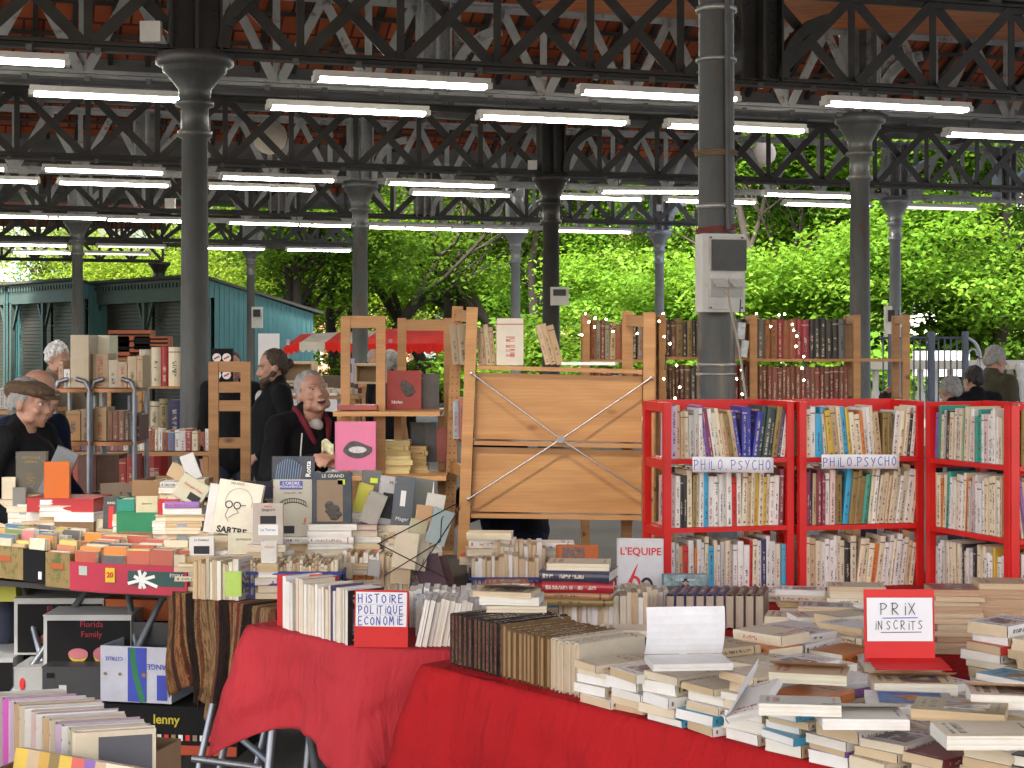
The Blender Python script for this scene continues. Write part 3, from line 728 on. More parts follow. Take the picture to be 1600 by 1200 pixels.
for i in range(17):
    x = W(1345, 0, 29).x + i * .26
    b = MB(); b.lathe([(.05, .3), (.06, .4), (.1, .6), (.09, .8), (.05, 1.0), (.06, 1.2), (.06, 1.33)], (x, 29, 0), 10); b.build('baluster', STONE, bal)
b = MB(); b.lathe([(0, 0), (.07, 0), (.07, 1.1), (.1, 1.15), (.05, 1.2), (.085, 1.32), (.06, 1.42), (0, 1.44)], (W(1594, 0, 28.8).x, 28.8, 0), 14); b.build('finial_post', STONE, bal)
tag(MB().box(W(1470, 568, 33), (.9, .9, .5)).build('white_van_roof', WHITE), 'white box behind the balustrade, seen through the railing', 'box')
o = bpy.data.objects['white_van_roof']; o.name = 'white_box'; 
# ---------------------------------------------------------------- books
def book_cover_mat():
    m, t, b = nodes_of('book_cover')
    at = NN(t, 'ShaderNodeVertexColor', layer_name='Col'); uv = NN(t, 'ShaderNodeUVMap'); sp = NN(t, 'ShaderNodeSeparateXYZ'); t.links.new(uv.outputs[0], sp.inputs[0])
    u, v, seed = sp.outputs[0], sp.outputs[1], at.outputs['Alpha']
    co = NN(t, 'ShaderNodeTexCoord'); n = NN(t, 'ShaderNodeTexNoise', i_Scale=14.0, i_Detail=8.0, i_Roughness=.7); t.links.new(co.outputs['Object'], n.inputs['Vector'])
    base = MIX(t, MA(t, 'MULTIPLY', MA(t, 'SUBTRACT', n.outputs[0], .42), 1.3), at.outputs[0], MIX(t, .55, at.outputs[0], (.25, .17, .09)))
    hs = NN(t, 'ShaderNodeRGBToBW'); t.links.new(at.outputs[0], hs.inputs[0])
    ink = MIX(t, MA(t, 'GREATER_THAN', hs.outputs[0], .12), (.55, .5, .38), MIX(t, MA(t, 'GREATER_THAN', MA(t, 'FRACT', MA(t, 'MULTIPLY', seed, 37.0)), .72), (.03, .028, .03), (.35, .03, .03)))
    # spine: u in 0..1 ; front cover: u in 2..3
    isp = MA(t, 'LESS_THAN', u, 1.5)
    def wn(x, y):
        w_ = NN(t, 'ShaderNodeTexWhiteNoise', noise_dimensions='2D'); cmb = NN(t, 'ShaderNodeCombineXYZ')
        for i, q in enumerate((x, y)):
            if isinstance(q, (int, float)): cmb.inputs[i].default_value = q
            else: t.links.new(q, cmb.inputs[i])
        t.links.new(cmb.outputs[0], w_.inputs[0]); return w_.outputs[0]
    def band(x, lo, hi): return MA(t, 'MULTIPLY', MA(t, 'GREATER_THAN', x, lo), MA(t, 'LESS_THAN', x, hi))
    s17 = MA(t, 'FRACT', MA(t, 'MULTIPLY', seed, 17.0)); s29 = MA(t, 'FRACT', MA(t, 'MULTIPLY', seed, 29.0))
    letters = MA(t, 'GREATER_THAN', wn(MA(t, 'FLOOR', MA(t, 'MULTIPLY', v, 75.0)), MA(t, 'ADD', MA(t, 'FLOOR', MA(t, 'MULTIPLY', u, 6.0)), seed)), .42)
    words = MA(t, 'GREATER_THAN', wn(MA(t, 'FLOOR', MA(t, 'MULTIPLY', v, 14.0)), seed), .28)
    tb = MA(t, 'MULTIPLY', band(v, MA(t, 'MULTIPLY', s17, .25), MA(t, 'ADD', .5, MA(t, 'MULTIPLY', s29, .42))), band(u, .34, .68))
    spine_t = MA(t, 'MULTIPLY', MA(t, 'MULTIPLY', letters, words), tb)
    logo = MA(t, 'MULTIPLY', MA(t, 'MULTIPLY', band(v, .05, .085), band(u, .3, .7)), MA(t, 'GREATER_THAN', s29, .4))
    bandtop = MA(t, 'MULTIPLY', band(v, .86, .885), MA(t, 'GREATER_THAN', s17, .55))
    spm = MA(t, 'MULTIPLY', isp, MA(t, 'MAXIMUM', spine_t, MA(t, 'MAXIMUM', logo, bandtop)))
    # front cover text rows and picture block
    uu = MA(t, 'SUBTRACT', u, 2.0)
    lt = MA(t, 'GREATER_THAN', wn(MA(t, 'FLOOR', MA(t, 'MULTIPLY', uu, 42.0)), MA(t, 'ADD', MA(t, 'FLOOR', MA(t, 'MULTIPLY', v, 24.0)), seed)), .38)
    rows = MA(t, 'MAXIMUM', band(v, .875, .916), MA(t, 'MAXIMUM', band(v, .75, .83), band(v, .07, .1)))
    fr_t = MA(t, 'MULTIPLY', MA(t, 'MULTIPLY', lt, rows), band(uu, MA(t, 'ADD', .12, MA(t, 'MULTIPLY', s17, .1)), MA(t, 'SUBTRACT', .9, MA(t, 'MULTIPLY', s29, .15))))
    frm = MA(t, 'MULTIPLY', MA(t, 'MULTIPLY', MA(t, 'GREATER_THAN', u, 1.9), MA(t, 'LESS_THAN', u, 3.1)), fr_t)
    hasart = MA(t, 'GREATER_THAN', MA(t, 'FRACT', MA(t, 'MULTIPLY', seed, 53.0)), .5)
    artm = MA(t, 'MULTIPLY', MA(t, 'MULTIPLY', MA(t, 'MULTIPLY', MA(t, 'GREATER_THAN', u, 1.9), band(uu, .14, .86)), band(v, .18, .66)), hasart)
    cmb = NN(t, 'ShaderNodeCombineXYZ'); t.links.new(uu, cmb.inputs[0]); t.links.new(v, cmb.inputs[1]); t.links.new(MA(t, 'MULTIPLY', seed, 91.0), cmb.inputs[2])
    an = NN(t, 'ShaderNodeTexNoise', i_Scale=3.2, i_Detail=4.0, i_Distortion=1.5); t.links.new(cmb.outputs[0], an.inputs['Vector'])
    art = ramp(t, an.outputs[0], [(.3, (.03, .03, .04)), (.43, (.30, .10, .05)), (.52, (.10, .20, .30)), (.6, (.6, .5, .3)), (.72, (.7, .68, .6))])
    ok = MA(t, 'GREATER_THAN', seed, .001)
    c = MIX(t, MA(t, 'MULTIPLY', artm, ok), base, art)
    c = MIX(t, MA(t, 'MULTIPLY', MA(t, 'MULTIPLY', MA(t, 'MAXIMUM', spm, frm), ok), .85), c, ink)
    t.links.new(c, b.inputs['Base Color']); b.inputs['Roughness'].default_value = .38; b.inputs['Specular IOR Level'].default_value = .4
    return m
def page_mat():
    m, t, b = nodes_of('book_pages')
    at = NN(t, 'ShaderNodeVertexColor', layer_name='Col'); uv = NN(t, 'ShaderNodeUVMap'); sp = NN(t, 'ShaderNodeSeparateXYZ'); t.links.new(uv.outputs[0], sp.inputs[0])
    # u runs through the thickness in millimetres, v is the marbling flag
    n = NN(t, 'ShaderNodeTexNoise', noise_dimensions='1D', i_Scale=1.4, i_Detail=4.0); t.links.new(sp.outputs[0], n.inputs['W'])
    co = NN(t, 'ShaderNodeTexCoord'); n2 = NN(t, 'ShaderNodeTexNoise', i_Scale=22.0, i_Detail=6.0); t.links.new(co.outputs['Object'], n2.inputs['Vector'])
    c = MIX(t, MA(t, 'MULTIPLY', MA(t, 'SUBTRACT', n.outputs[0], .35), 1.5), at.outputs[0], MIX(t, .35, at.outputs[0], (.22, .14, .08)))
    c = MIX(t, MA(t, 'MULTIPLY', MA(t, 'SUBTRACT', n2.outputs[0], .45), 1.2), c, MIX(t, .5, at.outputs[0], (.42, .28, .14)))
    mb_ = NN(t, 'ShaderNodeTexNoise', i_Scale=55.0, i_Detail=5.0, i_Distortion=3.0); t.links.new(co.outputs['Object'], mb_.inputs['Vector'])
    marb = ramp(t, mb_.outputs[0], [(.35, (.02, .03, .06)), (.45, (.16, .05, .03)), (.52, (.10, .06, .04)), (.58, (.22, .12, .06)), (.68, (.05, .06, .09))])
    c = MIX(t, MA(t, 'LESS_THAN', at.outputs['Alpha'], .5), c, marb)
    t.links.new(c, b.inputs['Base Color']); b.inputs['Roughness'].default_value = .85; b.inputs['Specular IOR Level'].default_value = .1
    bp = NN(t, 'ShaderNodeBump', i_Strength=.35, i_Distance=.002); t.links.new(n.outputs[0], bp.inputs['Height']); t.links.new(bp.outputs[0], b.inputs['Normal'])
    return m
COVER = book_cover_mat(); PAGES = page_mat()
class Geo:
    def __init__(s): s.v = []; s.f = []; s.c = []; s.uv = []; s.mi = []
    def quad(s, pts, c, uv=None, mi=0):
        n = len(s.v); s.v += pts; s.f.append(tuple(range(n, n + len(pts)))); s.c += [c] * len(pts); s.uv += uv or [(5, 5)] * len(pts); s.mi.append(mi)
    def mesh(s, name, mats):
        me = bpy.data.meshes.new(name); me.from_pydata(s.v, [], s.f)
        for m in mats: me.materials.append(m)
        me.polygons.foreach_set('material_index', s.mi)
        ca = me.color_attributes.new('Col', 'FLOAT_COLOR', 'CORNER'); ca.data.foreach_set('color', [x for c in s.c for x in c])
        set_uv(me, s.uv); me.update(); return me
def book_geo(bk, gc, gp):
    "local: x thickness, y depth (spine at 0), z height; front board at x=0"
    t, w_, h = bk['t'], bk['w'], bk['h']; hard = bk['hard']; M = bk['M']; c = (*bk['c'], bk['seed'] if bk['text'] else 0.0); pc = (*bk['pc'], 0.0 if bk['marb'] else 1.0)
    th = .0026 if hard else .0007; ov = .003 if hard else 0.0; r = random.Random(bk['id'])
    bul = (.18 * t if hard else .02 * t)
    sx = bk.get('shear', 0)
    X = lambda x, y, z: tuple(M @ Vector((x + sx * (z - h / 2), y + r0 * x, z)))
    r0 = r.uniform(-.12, .12) if not hard else 0
    O = [(0, w_), (0, .004)] + [(t * (k / 4), -bul * math.sin(math.pi * k / 4) + (.001 if k in (0, 4) else 0)) for k in range(5)] + [(t, .004), (t, w_)]
    I = [(th, w_), (th, .006)] + [(th + (t - 2 * th) * k / 4, th - bul * math.sin(math.pi * k / 4) + .001) for k in range(5)] + [(t - th, .006), (t - th, w_)]
    n = len(O)
    for i in range(n - 1):
        a, b_ = O[i], O[i + 1]
        if 2 <= i <= 5: uv = [((i - 2) / 4, 0), ((i - 1) / 4, 0), ((i - 1) / 4, 1), ((i - 2) / 4, 1)]
        elif i == 0: uv = [(3, 0), (2, 0), (2, 1), (3, 1)]
        else: uv = None
        gc.quad([X(*a, 0), X(*b_, 0), X(*b_, h), X(*a, h)], c, uv)
        a2, b2 = I[i], I[i + 1]
        if i in (0, n - 2) or hard: gc.quad([X(*b2, 0), X(*a2, 0), X(*a2, h), X(*b2, h)], c)
        gc.quad([X(*a, h), X(*b_, h), X(*b2, h), X(*a2, h)], c); gc.quad([X(*a2, 0), X(*b2, 0), X(*b_, 0), X(*a, 0)], c)
    for i in (0, n - 1): gc.quad([X(*O[i], 0), X(*I[i], 0), X(*I[i], h), X(*O[i], h)], c)
    # page block
    ns = max(3, min(8, int(t / .004))); z0, z1 = ov, h - ov; fe = w_ - ov - .0005; prev = None
    cur = lambda k: (-.12 * t * math.sin(math.pi * k / ns) if hard else r.uniform(-.0012, .0012))
    cs = [cur(k) for k in range(ns + 1)]; zz = [r.uniform(-.0008, .0004) for _ in range(ns + 1)]
    xs = [th + (t - 2 * th) * k / ns for k in range(ns + 1)]
    mm = 1000; off = r.uniform(0, 500)
    for k in range(ns):
        x0, x1 = xs[k], xs[k + 1]; y0, y1 = fe + cs[k], fe + cs[k + 1]; u0, u1 = off + x0 * mm, off + x1 * mm
        gp.quad([X(x0, y0, z0), X(x1, y1, z0), X(x1, y1, z1 + zz[k + 1]), X(x0, y0, z1 + zz[k])], pc, [(u0, 0), (u1, 0), (u1, 1), (u0, 1)], bk['pmi'])
        for z, dz0, dz1 in ((z1, zz[k], zz[k + 1]), (z0, 0, 0)):
            gp.quad([X(x0, .004, z + dz0), X(x1, .004, z + dz1), X(x1, y1, z + dz1), X(x0, y0, z + dz0)], pc, [(u0, 0), (u1, 0), (u1, 1), (u0, 1)], bk['pmi'])
    for x, k in ((xs[0], 0), (xs[-1], ns)):
        gp.quad([X(x, .004, z0), X(x, fe + cs[k], z0), X(x, fe + cs[k], z1), X(x, .004, z1)], pc, [(off, 0)] * 4, bk['pmi'])
    if bk.get('open'):   # front board lifted open: a curved sheet hinged at the spine
        ang = bk['open']; k = 7; pr = None
        for i in range(k + 1):
            f = i / k; q = ang * (.35 + .65 * f); 
            y = w_ * f * math.cos(ang * (.5 + .5 * f)); x = -w_ * f * math.sin(ang * (.5 + .5 * f)) - .001
            cur_ = (X(x, y, 0), X(x, y, h))
            if pr:
                gc.quad([pr[0], cur_[0], cur_[1], pr[1]], (*bk.get('oc', bk['pc']), 0.0)); 
            pr = cur_
BOOKS = []
def book(M, t, w_, h, c, pc=(.62, .52, .36), hard=False, label='book', force=False, text=True, marb=False, **kw):
    seed = rnd.uniform(.02, .98)
    v = rnd.uniform(.9, 1.1)
    d = dict(M=M, t=t, w=w_, h=h, c=tuple(min(.85, max(.004, k * v)) for k in c), pc=pc, hard=hard, label=label, force=force, text=text, marb=marb, id=len(BOOKS), seed=seed, pmi=0); d.update(kw)
    BOOKS.append(d); return d
CREAM, WHT, TAN, GRY = (.66, .58, .42), (.72, .70, .66), (.50, .36, .21), (.45, .45, .42)
NAMES = [((.66, .58, .42), 'cream'), ((.72, .70, .66), 'white'), ((.50, .36, .21), 'tan'), ((.45, .45, .42), 'grey'), ((.5, .02, .02), 'red'), ((.04, .06, .30), 'blue'), ((.02, .02, .025), 'black'),
         ((.05, .25, .20), 'green'), ((.62, .40, .05), 'yellow'), ((.6, .18, .03), 'orange'), ((.05, .35, .55), 'light blue'), ((.20, .03, .05), 'maroon'), ((.25, .17, .05), 'olive brown'), ((.55, .2, .3), 'pink'), ((.14, .06, .03), 'brown'), ((.25, .12, .4), 'purple'), ((.02, .05, .05), 'dark green')]
def cname(c): return min(NAMES, key=lambda n: sum((a ** .5 - b ** .5) ** 2 for a, b in zip(n[0], c)))[1]
PG = [(.76, .67, .51), (.80, .77, .68), (.70, .57, .38), (.60, .45, .27), (.84, .82, .77), (.74, .64, .47), (.66, .52, .34)]
PHILO = [CREAM] * 14 + [WHT] * 16 + [TAN] * 5 + [GRY, (.5, .02, .02), (.62, .40, .05), (.05, .35, .55), (.02, .02, .025), (.6, .18, .03), (.25, .12, .4), (.05, .25, .20), (.55, .45, .3), (.20, .03, .05)]
def frame(o, xd, up=(0, 0, 1)):
    "matrix whose x runs along xd and z along up; y points away from the viewer side"
    x = Vector(xd).normalized(); z = Vector(up).normalized(); y = z.cross(x).normalized(); z = x.cross(y)
    return Matrix(((x.x, y.x, z.x, o[0]), (x.y, y.y, z.y, o[1]), (x.z, y.z, z.z, o[2]), (0, 0, 0, 1)))
def shelf_row(o, xd, length, pal, place_, hr=(.175, .215), tr=(.012, .026), dep=(.12, .15), seq=None, hard=.1, leans=(), fore=.15, force=False, start=0, shown=True, kind='paperback', gap=0.0, back=False, pgs=None):
    "standing books with the spines to the viewer, from left to right"
    B = frame(o, xd); x = 0; i = start; k = 0
    while x < length:
        t = rnd.uniform(*tr); h = rnd.uniform(*hr); w_ = rnd.uniform(*dep)
        if seq and k < len(seq): c = seq[k]
        else: c = rnd.choice(pal)
        if x + t > length + .004: break
        lean = 0
        for a, b_, L in leans:
            if a <= x / length < b_: lean = L
        M = B @ Matrix.Translation((x, rnd.uniform(0, .012), 0.0005))
        L_ = lean if lean else rnd.uniform(-.012, .012)
        lift = t * math.sin(L_) if L_ > 0 else 0
        R0 = Matrix.Translation((0, 0, lift)) @ Matrix.Rotation(L_, 4, 'Y')
        st = t / math.cos(L_)
        M = M @ R0
        if back: M = M @ Matrix.Translation((t, w_, 0)) @ Matrix.Rotation(math.pi, 4, 'Z')
        hd = rnd.random() < hard; i += 1; k += 1
        cn = cname(c)
        book(M, t, w_, h, c, rnd.choice(pgs or PG), hd, f'{cn} {"hardback" if hd else kind}, {ordn(min(i, 59))} from the left {place_}', force=force)
        x += st + rnd.uniform(0.0002, .0012) + gap
    return i
def flat_stack(base, xdir, n, place_, tr=(.014, .032), wr=(.105, .135), hr=(.165, .205), jit=.012, ang=.09, pal=None, pgs=None, hard=.12, spine=0.2, force=False, end=False):
    "books lying flat; fore-edge or foot facing the front (xdir is the front's direction)"
    z = 0; X0 = Vector(xdir).normalized(); base = Vector(base); res = []
    for i in range(n):
        t = rnd.uniform(*tr); w_ = rnd.uniform(*wr); h = rnd.uniform(*hr); a = rnd.gauss(0, ang) 
        hd = rnd.random() < hard; sp_ = rnd.random() < spine
        # local axes: x(thickness)->down, so the front board is on top
        xx = X0.copy(); xx.rotate(Matrix.Rotation(a, 3, 'Z')); back = Vector((-xx.y, xx.x, 0))
        o = base + Vector((0, 0, z + t)) + X0 * rnd.gauss(0, jit) + back * rnd.gauss(0, jit)
        down = Vector((0, 0, -1))
        if end:      # short edge (height axis) goes back, spine left
            y_ = xx; z_ = down.cross(y_); 
            M = Matrix(((0, y_.x, z_.x, o.x), (0, y_.y, z_.y, o.y), (-1, 0, 0, o.z), (0, 0, 0, 1)))
            if z_.dot(back) < 0:
                z_ = -z_; M = Matrix(((0, -xx.x, z_.x, 0), (0, -xx.y, z_.y, 0), (-1, 0, 0, o.z), (0, 0, 0, 1))); oo = o + xx * w_; M[0][3], M[1][3] = oo.x, oo.y
        else:
            # height axis along the front, depth axis away (spine front) or toward the viewer (fore-edge front)
            y_ = back if sp_ else -back; z_ = down.cross(y_)
            oo = o + (Vector((0, 0, 0)) if sp_ else back * w_)
            if z_.dot(xx) < 0: oo = oo + xx * h
            M = Matrix(((0, y_.x, z_.x, oo.x), (0, y_.y, z_.y, oo.y), (-1, 0, 0, oo.z), (0, 0, 0, 1)))
        c = rnd.choice(pal or PHILO); pc = rnd.choice(pgs or PG)
        cn = cname(c)
        bb = book(M, t, w_, h, c, pc, hd, f'{cn} {"hardback" if hd else "paperback"} {place_[0].format(ordn(i + 1))}', force=force, text=rnd.random() < .85); res.append(bb)
        z += t + .0006
    return z, res
# ---------------------------------------------------------------- cloths and tables
def skirt_cloth(name, label, top, drops, m, outs, folds=6, amp=.03, zt=.75, thick=.003):
    """cloth over a polygon table top. top: corner points in order; drops/outs: hang length and outward flare at every corner"""
    g = MB(); P = [Vector((x, y, zt)) for x, y in top]; n = len(P); cen = sum(P, Vector()) / n
    root = tag(bpy.data.objects.new(name, None), label, 'tablecloth', 'red tablecloths') 
    bpy.data.objects.remove(root)
    vs = []; fs = []; uv = []
    ring = []; N = 26
    for i in range(n):
        a, b = P[i], P[(i + 1) % n]; L = (b - a).length; d = (b - a).normalized(); nn = Vector((d.y, -d.x, 0)); k = max(4, int(L / .035))
        if nn.dot(a - cen) < 0: nn = -nn
        for j in range(k):
            f = j / k; ring.append((a + (b - a) * f, nn, i, f, L, d))
    for (p, nn, i, f, L, d) in ring:
        j2 = (i + 1) % n; cw0 = max(0, 1 - f * L / .22); cw1 = max(0, 1 - (1 - f) * L / .22)
        drop = drops[i][0] * cw0 ** 1.2 + drops[j2][0] * cw1 ** 1.2 + drops[i][1] * (1 - max(cw0, cw1) ** 1.2)
        pc_ = (P[i - 1] - P[i]).normalized() + (P[(i + 1) % n] - P[i]).normalized(); o0 = -(pc_.normalized()) if pc_.length > .05 else nn
        q = (P[i] - P[j2]).normalized() + (P[(j2 + 1) % n] - P[j2]).normalized(); o1 = -(q.normalized()) if q.length > .05 else nn
        out = nn * outs[i][1] * (1 - max(cw0, cw1)) + o0 * outs[i][0] * cw0 + o1 * outs[j2][0] * cw1
        out += nn * amp * (math.sin(f * L * 17 + i * 2) + .5 * math.sin(f * L * 41 + i)) * (1 - .6 * max(cw0, cw1))
        for r_ in range(N + 1):
            t = r_ / N; e = t ** .8
            rr = min(1, t * 12); soft = nn * .006 * rr
            wob = nn * (.016 * noise.noise(Vector((p.x * 6 + t * 2.2, p.y * 6, t * 3.0))) + .007 * noise.noise(Vector((p.x * 15 - t * 4, p.y * 15, t * 7)))) * min(1, t * 3)
            vs.append(p + out * e + soft + wob - Vector((0, 0, drop * t - .004 * (1 - rr))))
    K = len(ring)
    for k in range(K):
        for r_ in range(N):
            a = k * (N + 1) + r_; b = ((k + 1) % K) * (N + 1) + r_
            fs.append((a, a + 1, b + 1, b))
    fs.append(tuple(k * (N + 1) for k in range(K)))
    g.add(vs, fs, True); g.sm[-1] = False
    o = g.build(name, m); solidify(o, thick)
    return tag(o, label, 'tablecloth', 'red tablecloths')
T1 = [(-.265, 4.885), (.70, 3.69), (1.30, 2.95), (3.2, 4.4), (2.7, 6.9), (.48, 6.95), (.30, 5.45)]
T2 = [(-.885, 5.56), (-.45, 5.13), (-.16, 5.09), (.95, 5.95), (.55, 6.9), (-.05, 6.55)]
skirt_cloth('red_tablecloth', 'bright red cloth over the large front table heaped with old paperbacks', T1, [(.30, .34), (.5, .5), (.5, .5), (.5, .5), (.3, .3), (.3, .3), (.3, .3)], REDCLOTH, [(.10, .07), (.05, .06), (.1, .05), (.1, .05), (.0, .0), (0, 0), (0, .02)], amp=.022)
skirt_cloth('red_tablecloth', 'red cloth hanging in pointed corners from the small table with the history books sign', T2, [(.44, .30), (.44, .22), (.22, .22), (.2, .2), (.2, .2), (.2, .1)], REDCLOTH2, [(.13, .03), (.07, .02), (.02, .02), (0, 0), (0, 0), (0, 0)], amp=.026, zt=.753)
def trestle(name, label, top, legs, m, zt):
    root = thing(name, label, 'table', (sum(p[0] for p in top) / len(top), sum(p[1] for p in top) / len(top), 0), 'tables under the books')
    cx_ = sum(p[0] for p in top) / len(top); cy_ = sum(p[1] for p in top) / len(top)
    q = [(cx_ + (x - cx_) * .93, cy_ + (y - cy_) * .93) for x, y in top]
    g = MB(); n = len(q); g.add([(x, y, zt - .03) for x, y in q] + [(x, y, zt - .008) for x, y in q], [tuple(range(n)), tuple(range(n, 2 * n))] + [(i, (i + 1) % n, n + (i + 1) % n, n + i) for i in range(n)])
    g.build('tabletop', m, root)
    for a, b in legs:
        g = MB(); g.tube((*a, 0), (*b, zt - .03), .014, None, 10); g.build('leg', STEEL, root)
    return root
DKT = mat('dark_tabletop', (.05, .045, .04), .7)
trestle('trestle_table', 'folding table with grey tube legs under the small red cloth', T2, [((-.80, 5.25), (-.765, 5.50)), ((-.62, 5.62), (-.72, 5.50)), ((-.36, 5.02), (-.42, 5.26)), ((-.50, 5.55), (-.36, 5.25)), ((.2, 6.2), (.2, 6.2)), ((-.12, 5.15), (-.2, 5.4))], DKT, .75)
trestle('trestle_table', 'large table hidden under the bright red cloth at the front', T1, [((-.1, 5.0), (-.1, 4.95)), ((1.2, 3.2), (1.2, 3.2)), ((2.9, 4.5), (2.9, 4.5)), ((2.4, 6.6), (2.4, 6.6)), ((.5, 5.7), (.5, 5.7))], DKT, .748)
L1 = [(-2.75, 7.0), (-1.26, 6.33), (-1.0, 7.5), (-2.9, 8.1)]
L2 = [(-1.235, 6.30), (-.80, 5.86), (.0, 6.0), (.25, 7.7), (-.95, 7.6)]
trestle('trestle_table', 'long dark table with thin metal legs under the fruit boxes of books on the left', L1, [((-2.2, 6.55), (-1.75, 7.0)), ((-1.75, 6.6), (-2.1, 7.1)), ((-1.33, 6.3), (-1.6, 6.9)), ((-1.7, 6.4), (-1.4, 6.8)), ((-1.5, 7.4), (-1.2, 7.3)), ((-2.7, 7.9), (-2.7, 7.9))], DKT, .75)
trestle('trestle_table', 'table under the striped woven rug between the fruit boxes and the red cloth', L2, [((-1.1, 6.1), (-1.0, 6.5)), ((-.75, 5.95), (-.7, 6.1)), ((0, 7.4), (0, 7.4)), ((-.9, 7.4), (-.9, 7.4)), ((-.05, 6.2), (-.05, 6.3))], DKT, .75)
# striped rug hanging over the front edge
SO = [(0, (.20, .10, .04)), (.05, (.05, .02, .015)), (.08, (.28, .12, .05)), (.12, (.10, .03, .02)), (.14, (.30, .17, .06)), (.17, (.006, .006, .007)), (.26, (.26, .15, .06)), (.285, (.14, .05, .025)), (.31, (.28, .17, .08)), (.36, (.16, .07, .03)), (.38, (.26, .16, .07)), (.44, (.15, .05, .03)),
      (.47, (.006, .006, .007)), (.56, (.28, .10, .04)), (.58, (.12, .035, .02)), (.60, (.30, .18, .08)), (.63, (.18, .03, .025)), (.66, (.27, .14, .06)), (.68, (.006, .006, .007)), (.76, (.26, .16, .07)), (.80, (.12, .05, .03)), (.83, (.28, .17, .08)), (.9, (.17, .06, .03)), (.95, (.006, .006, .007))]
RUG = stripes_uv('woven_rug', SO)
ra, rb = Vector((-1.30, 6.36, .757)), Vector((-.79, 5.84, .757)); rd = (rb - ra); rn = Vector((-rd.y, rd.x, 0)).normalized() * -1
if rn.y > 0: rn = -rn
def rugf(u, v):
    p = ra + rd * u; over = max(0, v - .2) / .8; back = max(0, .2 - v) / .2
    drop = (.40 - .06 * math.sin(u * 9)) * over + (.05 if .15 < u < .3 else 0) * over
    fold = (.018 * math.sin(u * 31) + .012 * math.sin(u * 63 + 1)) * over
    sw = Vector((.05 * over * (1 - u) + .02 * math.sin(v * 6 + u * 12) * over, 0, 0))
    return p - rn * .25 * back + rn * (.02 + fold + .03 * over) - Vector((0, 0, drop)) + sw
g = curved(rugf, 90, 40); me = g.mesh('striped_rug', RUG); set_uv(me, g.uv); o = link('striped_rug', me); solidify(o, .004)
tag(o, 'brown and black striped woven rug hanging over the front edge of a table', 'rug')

# ---------------------------------------------------------------- red bookcases
def bookcase(F0, F1, label, shelves, ztop, z0, depth=.26, m=REDP, name='red_bookcase', post=.028, back=True):
    F0 = Vector((*F0, 0)); F1 = Vector((*F1, 0)); d = (F1 - F0); L = d.length; d.normalize(); n = Vector((-d.y, d.x, 0)); 
    root = thing(name, label, 'bookcase', ((F0 + F1) / 2 + n * depth / 2 + Vector((0, 0, z0))), 'red bookcases on the tables')
    M = Matrix(((d.x, n.x, 0), (d.y, n.y, 0), (0, 0, 1))); P = lambda a, y, z: F0 + d * a + n * y + Vector((0, 0, z))
    for a in (post / 2, L - post / 2):
        g = MB()
        for y in (post / 2, depth - post / 2): g.box(P(a, y, (z0 + ztop) / 2), (post, post, ztop - z0), M)
        for z in [ztop - .0 - .018] + [s - .02 for s in shelves]: g.box(P(a, depth / 2, z), (post - .004, depth - 2 * post, .036), M)
        g.build('side_frame', m, root)
    for z in shelves:
        g = MB(); g.box(P(L / 2, depth / 2 + .004, z - .009), (L - 2 * post - .002, depth + .004, .018), M); g.build('shelf', m, root)
    if back:
        g = MB(); g.box(P(L / 2, depth - .01, ztop - .022), (L - 2 * post - .002, .016, .05), M); g.build('top_rail', m, root)
        g = MB(); 
        for a in (L * .45,): g.box(P(a, depth - .01, (z0 + ztop) / 2 - .05), (.05, .012, ztop - z0 - .06), M)
        g.build('back_slat', PINE, root)
    return root, P, d, L
SH = [.752, .995, 1.258]
def bays(i, F0, F1, lab, ord_, palettes, leans, seqs=None, m=REDP, z0=.745, zt=1.475, drop=0):
    root, P, d, L = bookcase(F0, F1, lab, SH, zt, z0, m=m)
    for k, z in enumerate(SH):
        nm = ('bottom', 'middle', 'top')[k]
        o = P(.032, .012, z + .0005)
        shelf_row(o, d, L - .064, palettes[k], f'on {nm} shelf of {ord_} red bookcase', leans=leans[k], hr=((.165, .205) if k != 1 else (.185, .22)), tr=(.011, .024), seq=(seqs or [None] * 3)[k], hard=.08)
    return P, d, L
BL, NV, DG, YL, RD, LB, MR, OL, GN, OR, PK, PU, BK = (.03, .04, .33), (.02, .03, .12), (.02, .05, .05), (.62, .42, .05), (.5, .02, .02), (.03, .35, .60), (.22, .02, .06), (.25, .17, .05), (.03, .30, .22), (.62, .18, .03), (.6, .45, .42), (.22, .10, .40), (.02, .02, .025)
LILAC = (.55, .42, .55)
P_, d_, L_ = bays(0, (.580, 6.33), (1.095, 6.46), 'red bookcase at the left end of the row, its left side frame showing', 'first',
    [PHILO, PHILO, PHILO], [[(0, .2, 0)], [(.6, 1, .03)], [(.05, .3, -.02), (.3, .62, -.16), (.68, 1, .13)]],
    [[WHT, GRY, TAN, RD, WHT, OR, WHT, WHT, CREAM, LB, CREAM, WHT, GRY, CREAM, GRY, WHT, WHT, WHT, RD, CREAM, WHT, NV, WHT],
     [PK, WHT, BK, BK, CREAM, OL, CREAM, WHT, LB, WHT, WHT, WHT, WHT, WHT, RD, WHT, CREAM, TAN, CREAM, YL, CREAM, YL],
     [LILAC, TAN, TAN, CREAM, GRY, GRY, WHT, CREAM, PU, MR, WHT, CREAM, CREAM, TAN, OL, TAN, BL, BL, BL, BL, DG, DG, DG, OL, NV]])
